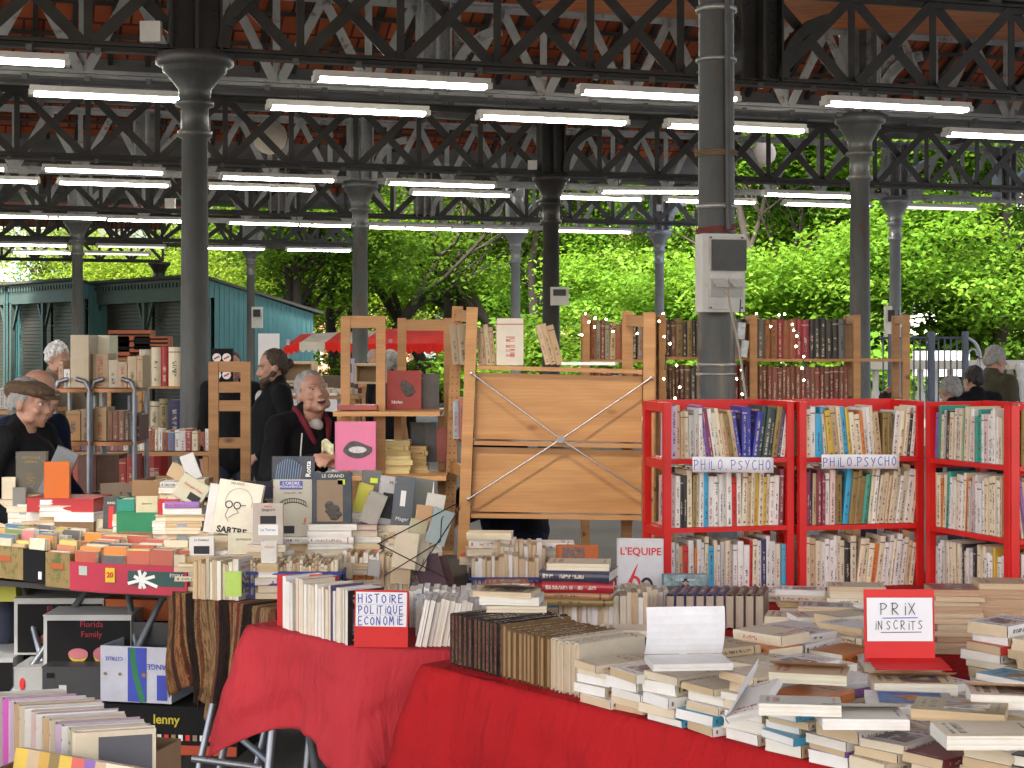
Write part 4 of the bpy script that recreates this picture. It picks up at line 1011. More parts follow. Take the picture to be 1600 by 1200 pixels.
P2_, d2_, L2_ = bays(1, (1.112, 6.43), (1.617, 6.53), 'red bookcase second from the left, handwritten paper sign under its top shelf', 'second',
    [PHILO] * 3, [[(.42, 1, .12)], [(.3, .62, .10), (.62, 1, .13)], [(.15, .7, -.10), (.78, 1, .1)]],
    [[CREAM, TAN, CREAM, WHT, WHT, WHT, WHT, CREAM, CREAM, BK, CREAM, CREAM, CREAM, CREAM, OR, CREAM, WHT, WHT, CREAM, WHT],
     [MR, NV, TAN, MR, MR, WHT, PK, OL, OL, LB, OL, OL, OL, GN, CREAM, WHT, CREAM, CREAM, TAN, CREAM, CREAM],
     [CREAM, WHT, LB, LB, CREAM, YL, TAN, CREAM, LB, YL, CREAM, CREAM, OR, WHT, WHT, CREAM, TAN, OL, OL, WHT, CREAM, CREAM]])
P3_, d3_, L3_ = bays(2, (1.603, 6.45), (1.785, 5.98), 'red bookcase third from the left, turned forward so its shelves slope down in the picture', 'third',
    [PHILO] * 3, [[(.0, .1, 0)], [(.1, .5, .05)], [(0, .5, .05)]],
    [[GRY, WHT, WHT, GRY, CREAM, CREAM, CREAM, YL, CREAM, WHT, BK, CREAM, WHT, WHT, BK], [CREAM, CREAM, OR, CREAM, GN, WHT, WHT, CREAM, WHT, CREAM, OR, GRY, PK, PK], [PU, GN, CREAM, GRY, BK, CREAM, CREAM, GRY, CREAM, GN, CREAM, WHT, PK, GN, GN, WHT, PK]])
P4_, d4_, L4_ = bays(3, (1.795, 5.98), (2.17, 5.86), 'red bookcase cut off by the right edge of the photo', 'fourth',
    [PHILO, PHILO, [(.10, .05, .02), (.12, .02, .02), BK, OL]], [[(.0, .1, 0)], [(0, .5, -.12)], [(0, .1, 0)]])
# paper signs
def paper_sign(pxc, pyc, s_, wpx, hpx, txt, label, seed, yaw=0):
    Y = F / s_; p = W(pxc, pyc, Y); root = thing('paper_sign', label, 'sign', p, None)
    d = Vector((math.cos(yaw), math.sin(yaw), 0)); wd, hh = wpx / s_, hpx / s_
    def f(u, v): return p + d * ((u - .5) * wd) + Vector((0, -.006 + .006 * math.sin(u * 5), (v - .5) * hh + (.5 - u) * .004))
    g = curved(f, 12, 2); o = g.build('sheet', WHITE, root); solidify(o, .0006)
    t = hand_text(txt, hh * .62, .0013, seed)
    wt = max(v[0] for v in t.v) - min(v[0] for v in t.v); sx = wd * .95 / wt
    M = Matrix.Translation(p + Vector((0, -.0135, 0))) @ Matrix.Rotation(yaw, 4, 'Z') @ Matrix.Rotation(R(90), 4, 'X') @ Matrix.Diagonal((sx, 1, 1, 1))
    place(t, 'handwriting', INKB, root, M)
paper_sign(1145, 726, 415, 128, 24, 'PHILO. PSYCHO', 'white paper strip lettered in blue on the first red bookcase at the left', 5, .09)
paper_sign(1344, 721, 408, 128, 22, 'PHILO.PSYCHO', 'white paper strip lettered in blue on the second red bookcase', 9, .19)

# ---------------------------------------------------------------- front table: bound row, stacks, sign
d1 = Vector((.612, -.791, 0)); n1 = Vector((.791, .612, 0)); P1 = Vector((-.245, 4.905, .755))
def T(d, n, z=0): return P1 + d1 * d + n1 * n + Vector((0, 0, z))
# bound volumes standing on their fore-edges, spines up, marbled edges to the viewer
x = .055; i = 0
while x < .635:
    t = rnd.uniform(.017, .022); h = .235 + rnd.uniform(-.004, .004); w_ = .150 - .012 * (i > 12) + rnd.uniform(-.003, .003); o = T(x, .03 + rnd.uniform(0, .008), w_)
    # local x along d1, local y down (spine up), local z into the table
    M = Matrix(((d1.x, 0, n1.x, o.x), (d1.y, 0, n1.y, o.y), (0, -1, 0, o.z), (0, 0, 0, 1)))
    i += 1; mar = i <= 12
    c = (.02, .015, .015) if mar else ((.16, .09, .035) if i < 23 else (.60, .53, .40)); 
    book(M, t, w_, h, c, (.3, .2, .1) if mar else ((.34, .22, .11) if i < 23 else (.56, .44, .30)), True, f'{"marbled-edged dark" if mar else ("brown" if i < 23 else "cream")} bound volume, {ordn(i)} along the row standing spine up on red cloth', force=True, marb=mar)
    x += t + .0015
reserved = [((1025, 1205), (950, 1008)), ((1318, 1492), (1010, 1112)), ((1468, 1640), (985, 1048)), ((1000, 1110), (1010, 1050))]
def proj(p): return (800 + F * p.x / p.y, HY + F * (HC - p.z) / p.y)
rows = [(0, 1), (.195, 1), (.385, 0), (.52, 1), (.71, 0), (.85, 1), (1.04, 0), (1.18, 1), (1.37, 0), (1.51, 1), (1.70, 0)]
ri = 0
for r_i, (nn, md) in enumerate(rows):
    d = .665 + (.07 if r_i % 2 else 0); k = 0
    while d < 3.4:
        p = T(d, nn + rnd.uniform(0, .008)); px, py = proj(p); L = rnd.uniform(.128, .142) if md else rnd.uniform(.180, .195)
        inside = (px > (840 if r_i == 0 else 1035 - 15 * (r_i < 3) - (90 if r_i == 1 else 0))) and px < 1690 and py < 1300 and p.y < (6.05 if px < 1440 else 5.8) and p.x < 2.1
        res = any(a[0] < px < a[1] and b[0] < py < b[1] for a, b in reserved)
        if inside and not res:
            k += 1
            n_ = rnd.randint(5, 7) if r_i < 2 else (rnd.randint(5, 8) if r_i < 6 else rnd.randint(4, 7))
            if r_i == 0 and d < .95: n_ = 5
            if 1270 < px < 1540 and 1100 < py < 1215: n_ = 4
            if r_i == 0 and d > 1.3: n_ = rnd.randint(4, 6)
            flat_stack(p, d1, n_, (f'{{}} from bottom of {ordn(k)} stack in {ordn(r_i + 1)} row of front table',), tr=(.013, .030), wr=(.105, .13), hr=(.155, .185), jit=.009, ang=.085, hard=.08, spine=.04, end=bool(md))
        d += L
# loose books lying at angles over the heap, some with covers lifted
def loose(px, py, z, t, w_, h, yaw, c, pc, lab, tilt=0.0, roll=0.0, opn=0.0, hard=False, force=True, oc=None, text=True):
    k_ = 1.0 if hard or opn > 1 else .88; w_ *= k_; h *= k_; p = Z(px, py, z); yaw += 0 if hard else math.pi
    # lying flat: x down, y by yaw
    y_ = Vector((math.cos(yaw), math.sin(yaw), 0)); dn = Vector((0, 0, -1)); z_ = dn.cross(y_)
    M = Matrix(((0, y_.x, z_.x, 0), (0, y_.y, z_.y, 0), (-1, 0, 0, 0), (0, 0, 0, 1)))
    M = Matrix.Translation(p) @ Matrix.Rotation(tilt, 4, 'X') @ Matrix.Rotation(roll, 4, 'Y') @ M @ Matrix.Translation((-t, -w_ / 2, -h / 2))
    kw = dict(open=opn) if opn else {}
    if oc: kw['oc'] = oc
    return book(M, t, w_, h, c, pc, hard, lab, force=force, text=text, **kw)
loose(1075, 1040, .925, .016, .125, .19, R(95), WHT, WHT, 'white book with its cover lifted high, left on the front heap', opn=R(72), oc=(.75, .75, .77), text=False)
loose(1180, 1100, .90, .016, .105, .15, R(150), WHT, WHT, 'open white book standing askew on the front stacks', tilt=R(8), roll=R(-28), opn=R(38), oc=(.78, .78, .78))
loose(1265, 1062, .915, .024, .13, .20, R(75), CREAM, (.70, .66, .5), 'thick cream paperback with an orange inside cover curling up', opn=R(13), oc=(.75, .38, .18))
loose(1425, 1078, .90, .026, .135, .21, R(85), CREAM, (.72, .68, .56), 'cream paperback before the price sign, peach cover curling up', opn=R(12), oc=(.78, .42, .2))
loose(1250, 1112, .925, .024, .13, .19, R(80), (.55, .57, .5), PG[1], 'large pale grey paperback on the middle of the front heap', tilt=R(-3))
loose(1420, 1105, .90, .02, .17, .21, R(80), WHT, WHT, 'white art book with a blue and orange picture on its cover', text=False)
loose(1345, 1130, .905, .022, .14, .20, R(88), WHT, PG[4], 'thin white book with lifted cover near the bottom edge', opn=R(14), oc=(.75, .74, .70))
loose(1500, 1120, .92, .024, .15, .21, R(70), (.30, .25, .14), PG[3], 'brown photo covered paperback at the front right')
loose(1580, 1100, .93, .03, .14, .2, R(80), WHT, PG[1], 'cream paperback at right edge with its orange inside cover showing', opn=R(9), oc=(.8, .4, .1))
loose(1540, 1160, .91, .028, .15, .21, R(90), CREAM, PG[1], 'thick cream paperback low at the right edge')
loose(968, 1001, .835, .03, .17, .24, R(88), (.05, .06, .09), PG[1], 'navy hardback lying behind the bound volumes', hard=True)
loose(980, 990, .867, .018, .12, .18, R(84), CREAM, PG[0], 'small cream book on top of the navy hardback')
loose(905, 1018, .79, .012, .15, .22, R(90), WHT, WHT, 'flat white covered book beside the bound volumes', text=False)
loose(1055, 992, .84, .02, .13, .18, R(80), (.62, .5, .3), PG[3], 'yellowed paperback behind the lifted white cover', opn=R(20), oc=(.72, .66, .45))
# blue pictorial picture on the art book
pa = Z(1420, 1105, .902)
# stack carrying the price sign
base = Vector(((1405 - 800) / 600, F / 600, .755))
zz, _ = flat_stack(base - Vector((.10, .06, 0)), (1, -.05, 0), 5, ('{} from bottom of the stack under the price sign',), tr=(.02, .026), wr=(.14, .16), hr=(.2, .21), jit=.004, ang=.03, force=True)
def price_sign():
    zb = .755 + zz; s_ = F / 4.30; p = Vector(((1405 - 800) / s_, 4.30, zb)); 
    root = thing('price_sign', 'folded red card stand with a white sheet reading prix inscrits on the front heap', 'sign', p)
    wd, hh = 110 / s_, 112 / s_
    g = MB(); g.box(p + Vector((0, 0, hh / 2 + .002)), (wd, .004, hh), Matrix.Rotation(R(-4), 3, 'X')); g.build('red_card', REDCARD, root)
    g = MB(); g.box(p + Vector((.012, -.055, .006)), (wd * 1.05, .11, .003), Matrix.Rotation(R(5), 3, 'X')); g.build('card_foot', REDCARD, root)
    Rx = Matrix.Rotation(R(-4), 4, 'X')
    q = p + Vector((0, -.006, hh * .60)); g = MB(); g.box(q, (wd * .93, .0015, hh * .60), Matrix.Rotation(R(-4), 3, 'X')); g.build('white_sheet', WHITE, root)
    for tx, dz, sz, sd, wfrac in (('PRIX', .028, .030, 3, .5), ('INSCRiTS', -.014, .022, 4, .66)):
        t = hand_text(tx, sz, .0009, sd, 1.2); wt = max(v[0] for v in t.v) - min(v[0] for v in t.v)
        place(t, 'handwriting', INKK, root, Matrix.Translation(q + Vector((0, -.0025, dz))) @ Rx @ Matrix.Rotation(R(90), 4, 'X') @ Matrix.Diagonal((wd * wfrac / wt, 1, 1, 1)))
    for dz, a, b in ((.004, -.045, .045), (-.033, -.05, .055)):
        g = MB(); g.bar(q + Vector((a, -.003, dz)), q + Vector((b, -.0032, dz + .001)), .0018, .0018); g.build('underline', INKB if dz > 0 else INKK, root)
price_sign()
# blue bound row, spines up
for i in range(10):
    o = Z(1040 + i * 15.5, 984, .755); xx = Vector((.97, -.23, 0)); bk_ = Vector((.23, .97, 0)); w_ = .115; t = .030
    dark = i < 6; M = Matrix(((xx.x, 0, bk_.x, o.x), (xx.y, 0, bk_.y, o.y), (0, -1, 0, .755 + w_), (0, 0, 0, 1)))
    book(M, t, w_, .19, (.05, .05, .13) if dark else (.12, .09, .07), (.5, .42, .32), True, f'{"dark blue" if dark else "brown black"} bound volume, {ordn(i + 1)} in the spine-up row behind the lifted white cover', force=True)
for px, n_, lab in ((1498, 11, 'left'), (1568, 12, 'right')):
    o = Z(px - 38, 1022, .757); flat_stack(o, (1, -.1, 0), n_, (f'{{}} from bottom of the {lab} tall stack on the right of the front table',), tr=(.014, .02), wr=(.12, .14), hr=(.145, .155), jit=.004, ang=.03, pal=[CREAM, TAN, (.45, .12, .1)], pgs=[(.5, .32, .2), (.6, .45, .3)], hard=0, spine=0)
for px, py, n_, lab in ((1255, 945, 4, 'behind the spine-up blue row'), (1180, 928, 2, 'before the first red bookcase'), (1335, 962, 6, 'left of the price sign'), (1290, 975, 5, 'beside the end of the blue row'), (1235, 1010, 6, 'right of the lifted white cover')):
    o = Z(px - 40, py + 12, .757); flat_stack(o, (1, -.12, 0), n_, (f'{{}} from bottom of the stack {lab}',), tr=(.012, .024), hr=(.17, .19), jit=.006, ang=.06)
for i in range(5):
    loose(1270 + i * 3, 997 - i * 7, .79 + i * .02, .019, .13, .20, R(88 + i * 2), [GRY, BK, YL, NV, CREAM][i], PG[i], f'{["grey", "black", "yellow cream", "navy", "cream"][i]} book, {ordn(i + 1)} up in the mixed pile left of the price sign', force=True)
for k, (Y, x0, x1) in enumerate(((5.62, -.15, .2), (5.85, -.1, .5), (6.08, -.1, .5))):
    x = x0; j = 0
    while x < x1:
        j += 1; flat_stack((x, Y, .757), (1, rnd.uniform(-.1, .1), 0), rnd.randint(2, 4), (f'{{}} from bottom of {ordn(j)} low stack in {ordn(k + 1)} line behind the bound volumes',), tr=(.013, .024), hr=(.15, .19), pal=[WHT, WHT, CREAM, LB, (.3, .03, .04), NV, CREAM, RD]); x += .19
# row of standing books before the L'Equipe volume
shelf_row(Z(872, 996, .757), (1, -.03, 0), .29, PHILO, 'in the fore-edge row behind the bound volumes', back=True, hr=(.125, .15), tr=(.012, .022), dep=(.1, .12))
shelf_row(Z(905, 975, .757), (1, -.03, 0), .30, PHILO, 'in the back row behind the bound volumes', back=True, hr=(.105, .125), dep=(.1, .12))
zz2 = .868
for i, (t, c, lab, hd) in enumerate([(.022, OL, 'old brown book at the bottom of the pile', True), (.018, (.4, .2, .1), 'worn tan book second in the pile', True), (.034, (.35, .015, .03), 'dark red hardback with gilt lettering in the pile', True), (.034, (.03, .035, .07), 'blue grey patterned hardback in the pile', True), (.022, CREAM, 'cream paperback with red band on top of the pile', False)]):
    loose(905, HY + (HC - zz2) * F / 5.33, zz2, t, .155, .225, R(80 + (-1) ** i * 4), c, [PG[3], PG[2], PG[4], PG[1], PG[0]][i], lab + ' left of the tall white sports book', hard=hd, force=True); zz2 += t + .0006
for i, (t, c) in enumerate([(.02, CREAM), (.024, WHT), (.016, CREAM)]):
    loose(808 + i * -8, HY + (HC - .909 - i * .022) * F / 4.92, .909 + i * .022, t, .14, .20, R(88 - i * 6), c, PG[i], f'{cname(c)} paperback, {ordn(i + 1)} of three lying on the bound volumes', opn=R(10) if i == 2 else 0, oc=(.6, .42, .3), force=True)

# ---------------------------------------------------------------- history table
def hist():
    p = Vector((-.404, 5.15, .757)); root = thing('history_sign', 'red board with white sheet reading histoire politique economie in blue letters', 'sign', p)
    MB().box(p + Vector((0, 0, .088)), (.166, .012, .176), Matrix.Rotation(R(1), 3, 'Y')).build('red_board', REDCARD, root)
    q = p + Vector((0, -.008, .118)); MB().box(q, (.157, .0015, .106), Matrix.Rotation(R(1), 3, 'Y')).build('white_sheet', WHITE, root)
    for k, tx in enumerate(('HiSTOIRE', 'POLITIQUE', 'ECONOMIE')):
        t = hand_text(tx, .025, .0014, 20 + k); wt = max(v[0] for v in t.v) - min(v[0] for v in t.v)
        place(t, 'handwriting', INKB, root, Matrix.Translation(q + Vector((.001, -.0018, .033 - k * .034))) @ Matrix.Rotation(R(90), 4, 'X') @ Matrix.Diagonal((.140 / wt, 1, 1, 1)))
        if k: MB().bar(q + Vector((-.075, -.0012, .050 - k * .034)), q + Vector((.075, -.0012, .050 - k * .034)), .0006, .0006).build('ruled_line', GREYL, root)
    p = Vector((-.705, 5.55, .757)); MB_ = MB().box(p + Vector((0, 0, .085)), (.155, .012, .17)).build('red_board', REDCARD)
    tag(MB_, 'plain red board standing at the left end of the history books', 'board')
hist()
RW = [WHT, WHT, WHT, GRY, CREAM, RD, CREAM, CREAM, WHT, WHT, CREAM, TAN, TAN, CREAM, CREAM, (.1, .08, .2), WHT, NV, WHT, GRY, WHT, BK, CREAM, WHT]
shelf_row(Vector((-.768, 5.50, .757)), (.62, -.785, 0), .43, RW, 'in the fore-edge row left of the history sign', back=True, hr=(.155, .175), tr=(.013, .024), dep=(.11, .14), seq=RW, pgs=[PG[1], PG[4], PG[0], PG[4]], force=True)
shelf_row(Vector((-.300, 5.14, .757)), (1, -.02, 0), .155, [BK, GRY, WHT, TAN, WHT, WHT, WHT], 'in the leaning row right of the history sign', back=True, hr=(.135, .15), tr=(.012, .02), leans=[(0, 1, .2)], seq=[BK, BK, WHT, TAN, WHT, WHT, WHT, WHT], pgs=[PG[4], PG[1]], force=True)
for k, (yy, x0, x1) in enumerate([(5.34, -.31, .02), (5.50, -.34, .06)]):
    shelf_row(Vector((x0, yy, .757)), (1, .02, 0), x1 - x0, [WHT, WHT, CREAM, GRY, LB, WHT], f'in crosswise row {ordn(k + 1)} behind the history sign', back=True, hr=(.115, .13), tr=(.012, .026), dep=(.12, .15), pgs=[PG[4], PG[1]])
# big volume standing spine up and blue books around
def stand(px0, px1, py0, py1, Y, t, c, pc, lab, hard=True, lean=0.0, yaw=0.0, rot=0.0, text=True, force=True, sup=True):
    "book standing with its front cover to the viewer; returns matrix of the cover plane"
    s_ = F / Y; w_ = (px1 - px0) / s_; h = (py1 - py0) / s_; p = W((px0 + px1) / 2, py1, Y)
    # local x (thickness) -> +Y world away, local y (depth) -> +X, local z up : handed: x cross y = z -> (0,1,0)x(1,0,0)=(0,0,-1) so mirror: use y -> -X
    B = Matrix.Translation(p) @ Matrix.Rotation(yaw, 4, 'Z') @ Matrix.Rotation(-lean, 4, 'X') @ Matrix.Rotation(rot, 4, 'Y')
    M = B @ Matrix(((0, 1, 0, -w_ / 2), (-1, 0, 0, t), (0, 0, 1, 0), (0, 0, 0, 1)))
    b = book(M, t, w_, h, c, pc, hard, lab, force=force, text=text); b['face'] = 'back'
    if sup and p.z > .80:
        n_ = int((p.z - .757) / .024)
        if n_ > 0:
            tt = (p.z - .757) / n_ - .0007
            flat_stack(Vector((p.x - w_ / 2 - .02, Y - .01, .757)), (1, 0, 0), n_, (f'{{}} from bottom of the pile propping the {lab[:48]}',), tr=(tt, tt), wr=(.11, .13), hr=(w_ + .02, w_ + .05), jit=.004, ang=.05)
    return B, w_, h, b
def on_cover(B, u, v, m, mesh, w_, h, parent_label, name='title'):
    pass
DECALS = []
def deco(ret, kind, *a): DECALS.append((ret, kind, a))
r_ = stand(966, 1036, 843, 938, 6.02, .04, (.62, .62, .64), PG[4], "tall white sports yearbook with red title and a red and black sixty", text=False, sup=False, yaw=R(-8))
deco(r_, 'text', "L'EQUIPE", 0, .80, .038, INKR, .0006); deco(r_, 'sixty')
r_ = stand(1036, 1106, 897, 940, 5.95, .02, (.10, .16, .18), PG[4], 'book with a small dark figure under a cloudy sky on its cover', text=False, sup=False)
deco(r_, 'figure'); deco(r_, 'text', 'Le Douanier', 0, .80, .014, INKW, 0)
# ---------------------------------------------------------------- display on the left tables
GREYB, GOLD = (.10, .10, .095), (.3, .2, .06)
def tier_Y(px, Y): return max(Y, 7.14 - .0016 * px) + (.08 if Y > 6.8 else 0) if px < 300 else Y
def st(a, b, c, d, Y, *r, **k):
    return stand(a, b, c, d, tier_Y((a + b) / 2, Y) if Y < 7.3 else Y, *r, **k)
r_ = st(25, 72, 706, 772, 6.95, .04, (.085, .08, .065), PG[3], 'grey cloth volume with gilt title standing at the far left'); deco(r_, 'text', 'HISTORIQUE', 0, .86, .014, INKG, 0); deco(r_, 'text', 'GÉNÉRAL', 0, .76, .014, INKG, 0); deco(r_, 'ornament', .35, INKG)
r_ = st(58, 92, 697, 775, 6.85, .035, (.13, .15, .17), PG[3], 'blue grey gilt volume leaning to the right beside the orange book', rot=R(24)); deco(r_, 'ornament', .3, INKG); deco(r_, 'ornament', .75, INKG)
st(69, 108, 722, 780, 6.75, .03, (.62, .13, .01), PG[3], 'bright orange book wrapped in clear film', text=False)
r_ = st(27, 48, 788, 812, 6.62, .02, WHT, WHT, 'white booklet with black and red lettering at the far left'); deco(r_, 'text', 'LAB', 0, .7, .012, INKR, 0); deco(r_, 'text', 'ROCHE', 0, .4, .012, INKK, 0)
r_ = st(42, 82, 790, 814, 6.55, .02, WHT, WHT, 'white booklet headed denis diderot'); deco(r_, 'text', 'Denis Diderot', 0, .75, .014, INKK, 0)
st(20, 40, 762, 790, 6.7, .02, (.2, .2, .19), PG[3], 'small grey book in front of the grey gilt volume')
st(3, 24, 746, 780, 6.8, .03, CREAM, PG[0], 'cream booklet at the left edge of the display')
r_ = st(161, 185, 775, 826, 6.55, .025, (.03, .03, .035), PG[0], 'black book with a small red figure on the cover', lean=R(6)); deco(r_, 'text', 'KING', 0, .78, .014, INKW, 0); deco(r_, 'bar', 0, .35, .02, .09, INKR)
st(185, 210, 780, 803, 6.7, .1, (.01, .22, .16), PG[0], 'teal volume in the left display')
r_ = st(213, 246, 776, 803, 6.62, .03, (.55, .50, .33), PG[0], 'pale yellow booklet in the left display'); deco(r_, 'text', 'Questions', 0, .6, .01, INKK, 0)
r_ = st(247, 281, 780, 804, 6.6, .03, (.45, .02, .03), PG[4], 'small book with white and red cover'); deco(r_, 'bar', 0, .5, .05, .03, INKW)
r_ = st(262, 315, 774, 802, 6.72, .03, CREAM, PG[0], 'wide cream book behind the red and white one'); deco(r_, 'text', 'MEILLEURS Inc.', 0, .2, .012, INKK, 0)
r_ = st(266, 312, 745, 783, 6.7, .03, (.55, .52, .38), PG[0], 'pale book with green rim tilted on the pile', rot=R(32)); deco(r_, 'text', 'Georges Clem', 0, .65, .014, INKR, 0); deco(r_, 'bar', .2, .3, .05, .03, INKK)
st(294, 316, 708, 748, 6.85, .012, (.62, .62, .62), WHT, 'thin white booklet leaning back on the left display', rot=R(-20), lean=R(-5))
st(258, 300, 730, 752, 6.95, .03, TAN, PG[3], 'tan booklet lying slanted behind the display', rot=R(28))
r_ = st(330, 398, 752, 836, 6.42, .045, (.68, .63, .50), PG[0], 'large cream book titled sartre with round glasses drawn on it', rot=R(9), lean=R(8), text=False); deco(r_, 'text', 'SARTRE', -.05, .07, .034, INKK, .0012); deco(r_, 'glasses'); deco(r_, 'text', 'DELANYS', -.1, .95, .012, INKK, 0)
st(318, 334, 756, 832, 6.50, .03, (.7, .68, .66), WHT, 'white book behind the cream glasses book', rot=R(9))
r_ = st(243, 277, 813, 862, 6.40, .025, (.62, .62, .68), PG[0], 'white book with purple title in the left display'); deco(r_, 'text', 'Les Fous', 0, .86, .018, INKR, 0); deco(r_, 'text', 'sur', 0, .3, .012, INKR, 0)
st(276, 292, 818, 862, 6.42, .03, (.3, .33, .36), PG[0], 'grey spine book beside the purple titled one')
r_ = st(296, 334, 839, 868, 6.34, .02, WHT, PG[0], 'white booklet with a black picture frame'); deco(r_, 'bar', 0, .3, .06, .03, INKK); deco(r_, 'text', 'La Fontaine', 0, .84, .012, INKK, 0)
r_ = st(357, 404, 833, 866, 6.32, .02, (.66, .62, .46), PG[0], 'cream booklet below the cream glasses book'); deco(r_, 'text', 'LES PARLEUR', 0, .7, .010, INKK, 0)
r_ = st(396, 442, 787, 850, 6.28, .025, (.5, .44, .38), PG[0], 'beige book with a dark photo strip and a white label'); deco(r_, 'text', 'Pascal', 0, .93, .012, INKR, 0); deco(r_, 'text', 'Quignard', 0, .85, .014, INKK, 0); deco(r_, 'bar', 0, .6, .06, .03, INKK); deco(r_, 'bar', 0, .35, .075, .04, INKW); deco(r_, 'text', 'Le Terrier', 0, .35, .014, INKB, 0)
r_ = st(409, 432, 846, 880, 6.12, .03, (.66, .64, .58), PG[0], 'small white book with red title'); deco(r_, 'text', 'L Europe', 0, .75, .010, INKR, 0)
r_ = st(425, 491, 713, 753, 7.05, .02, (.02, .03, .06), WHT, 'dark blue book showing a curved glass tower', lean=R(4), text=False); deco(r_, 'tower'); deco(r_, 'vtext', 'Rotta', .36, .5, .03, INKW, .0004)
r_ = st(428, 488, 750, 838, 6.55, .03, (.46, .44, .36), PG[0], 'grey cream book titled l ordre monumental'); deco(r_, 'bar', -.05, .91, .09, .034, mat('violet_label', (.08, .09, .32), .5)); deco(r_, 'text', "L'ORDRE", -.05, .94, .017, INKW, 0); deco(r_, 'text', 'MONUMENTAL', -.05, .88, .013, INKW, 0); deco(r_, 'text', 'Textes 1973 - 1993', 0, .77, .009, INKK, 0); deco(r_, 'arches'); 
r_ = st(489, 549, 739, 818, 6.42, .035, (.035, .05, .07), PG[0], 'dark book titled le grand with a shaggy dog like photo'); deco(r_, 'text', 'LE GRAND', .02, .94, .018, INKW, 0); deco(r_, 'bar', -.06, .45, .10, .16, mat('tan_panel', (.26, .18, .11), .5)); deco(r_, 'blob', -.02, .25); deco(r_, 'bar', .24, .82, .028, .02, mat('acid_label', (.55, .7, .03), .5))
st(550, 572, 755, 800, 6.5, .02, (.58, .55, .06), PG[1], 'yellow book standing tilted beside the dark titled one', rot=R(16))
st(560, 588, 768, 818, 6.45, .02, (.40, .38, .33), WHT, 'grey book leaning right of the yellow one', rot=R(22))
r_ = st(562, 592, 735, 812, 6.75, .02, (.12, .12, .12), WHT, 'dark photo book wrapped in film behind the yellow book', rot=R(4)); deco(r_, 'bar', .1, .8, .03, .02, mat('acid_label', (.5, .7, .03)))
r_ = st(585, 618, 745, 820, 6.5, .03, (.5, .5, .5), WHT, 'white and black photo book titled m', rot=R(9)); deco(r_, 'text', 'M', 0, .88, .02, INKK, 0); deco(r_, 'bar', 0, .4, .05, .10, INKK)
r_ = st(612, 642, 745, 820, 6.42, .03, (.09, .11, .13), PG[0], 'dark blue grey book with white title mager', rot=R(6)); deco(r_, 'text', 'Mager', 0, .12, .02, INKW, 0); deco(r_, 'bar', -.05, .55, .02, .06, INKW)
r_ = st(640, 668, 748, 818, 6.55, .02, (.16, .17, .15), PG[0], 'dark film wrapped book right of the blue grey one', rot=R(8))
# small books standing in the wire rack
for i, (a, b, c, d, rr, cc) in enumerate([(612, 648, 832, 888, 8, CREAM), (628, 664, 834, 890, 10, (.6, .55, .42)), (634, 660, 812, 850, 14, (.5, .48, .3)), (648, 672, 790, 830, 6, (.5, .3, .15)), (662, 690, 772, 812, 10, (.6, .58, .5)), (664, 694, 795, 850, 18, (.3, .38, .38)), (610, 640, 880, 912, 4, (.5, .4, .25)), (574, 592, 876, 900, 8, (.35, .35, .33)), (532, 550, 880, 904, 2, (.5, .42, .28)), (500, 518, 878, 900, 1, (.42, .28, .18))]):
    st(a, b, c, d, 6.12 + .04 * i % .2, .02, cc, PG[3], f'{cname(cc)} pocket book, {ordn(i + 1)} counting along the wire rack area', rot=R(rr), sup=False)
# flat layers under the centre display
for px, py, n_, lb in ((480, 838, 5, 'left'), (560, 835, 5, 'middle'), (640, 845, 4, 'right')):
    o = Z(px - 40, py + 60, .757); o.y = 6.75; o.x = (px - 40 - 800) * 6.75 / F
    flat_stack(o, (1, 0, 0), n_, (f'{{}} from bottom of {lb} pile under the display books',), tr=(.025, .03), wr=(.16, .2), hr=(.2, .24), pal=[GRY, WHT, TAN, (.2, .2, .2)])
# pink book with lips, red book and others around the pine stands
r_ = st(525, 587, 659, 735, 7.45, .04, (.60, .15, .28), (.6, .3, .4), 'large pink book with a black and white mouth on the cover', text=False, sup=False); deco(r_, 'lips')
r_ = st(606, 658, 579, 642, 7.75, .03, (.36, .025, .02), PG[3], 'red film wrapped book titled idoles on the upper shelf', text=False, sup=False); deco(r_, 'text', 'Idoles', -.22, .22, .022, INKW, .0003); deco(r_, 'blob', .05, .55)
for i, (a, b, c, d, cc, lab) in enumerate([(642, 664, 660, 722, (.03, .03, .035), 'black book standing on the lower pine shelf'), (664, 682, 660, 722, (.06, .06, .07), 'charcoal book beside the black one'), (600, 604, 600, 640, NV, 'navy spine left of the red film wrapped book'), (660, 686, 584, 640, (.08, .07, .07), 'dark film wrapped book right of the red one'), (682, 700, 670, 722, (.4, .08, .06), 'brick red book on the lower pine shelf')]):
    st(a, b, c, d, 7.8, .03, cc, PG[3], lab, sup=False)
o = W(588, 758, 7.6); flat_stack((o.x, o.y, o.z), (1, 0, 0), 9, ('{} from bottom of the yellow pocket book pile right of the pink book',), tr=(.02, .024), wr=(.1, .11), hr=(.15, .16), pal=[(.6, .45, .15)], pgs=[(.6, .5, .25)], jit=.003, ang=.03, hard=0)
o = W(630, 758, 7.65); flat_stack((o.x, o.y, o.z), (1, 0, 0), 8, ('{} from bottom of the second yellow pocket book pile',), tr=(.02, .024), wr=(.1, .11), hr=(.1, .12), pal=[(.5, .35, .12)], pgs=[(.5, .38, .18)], jit=.004, ang=.04, hard=0)
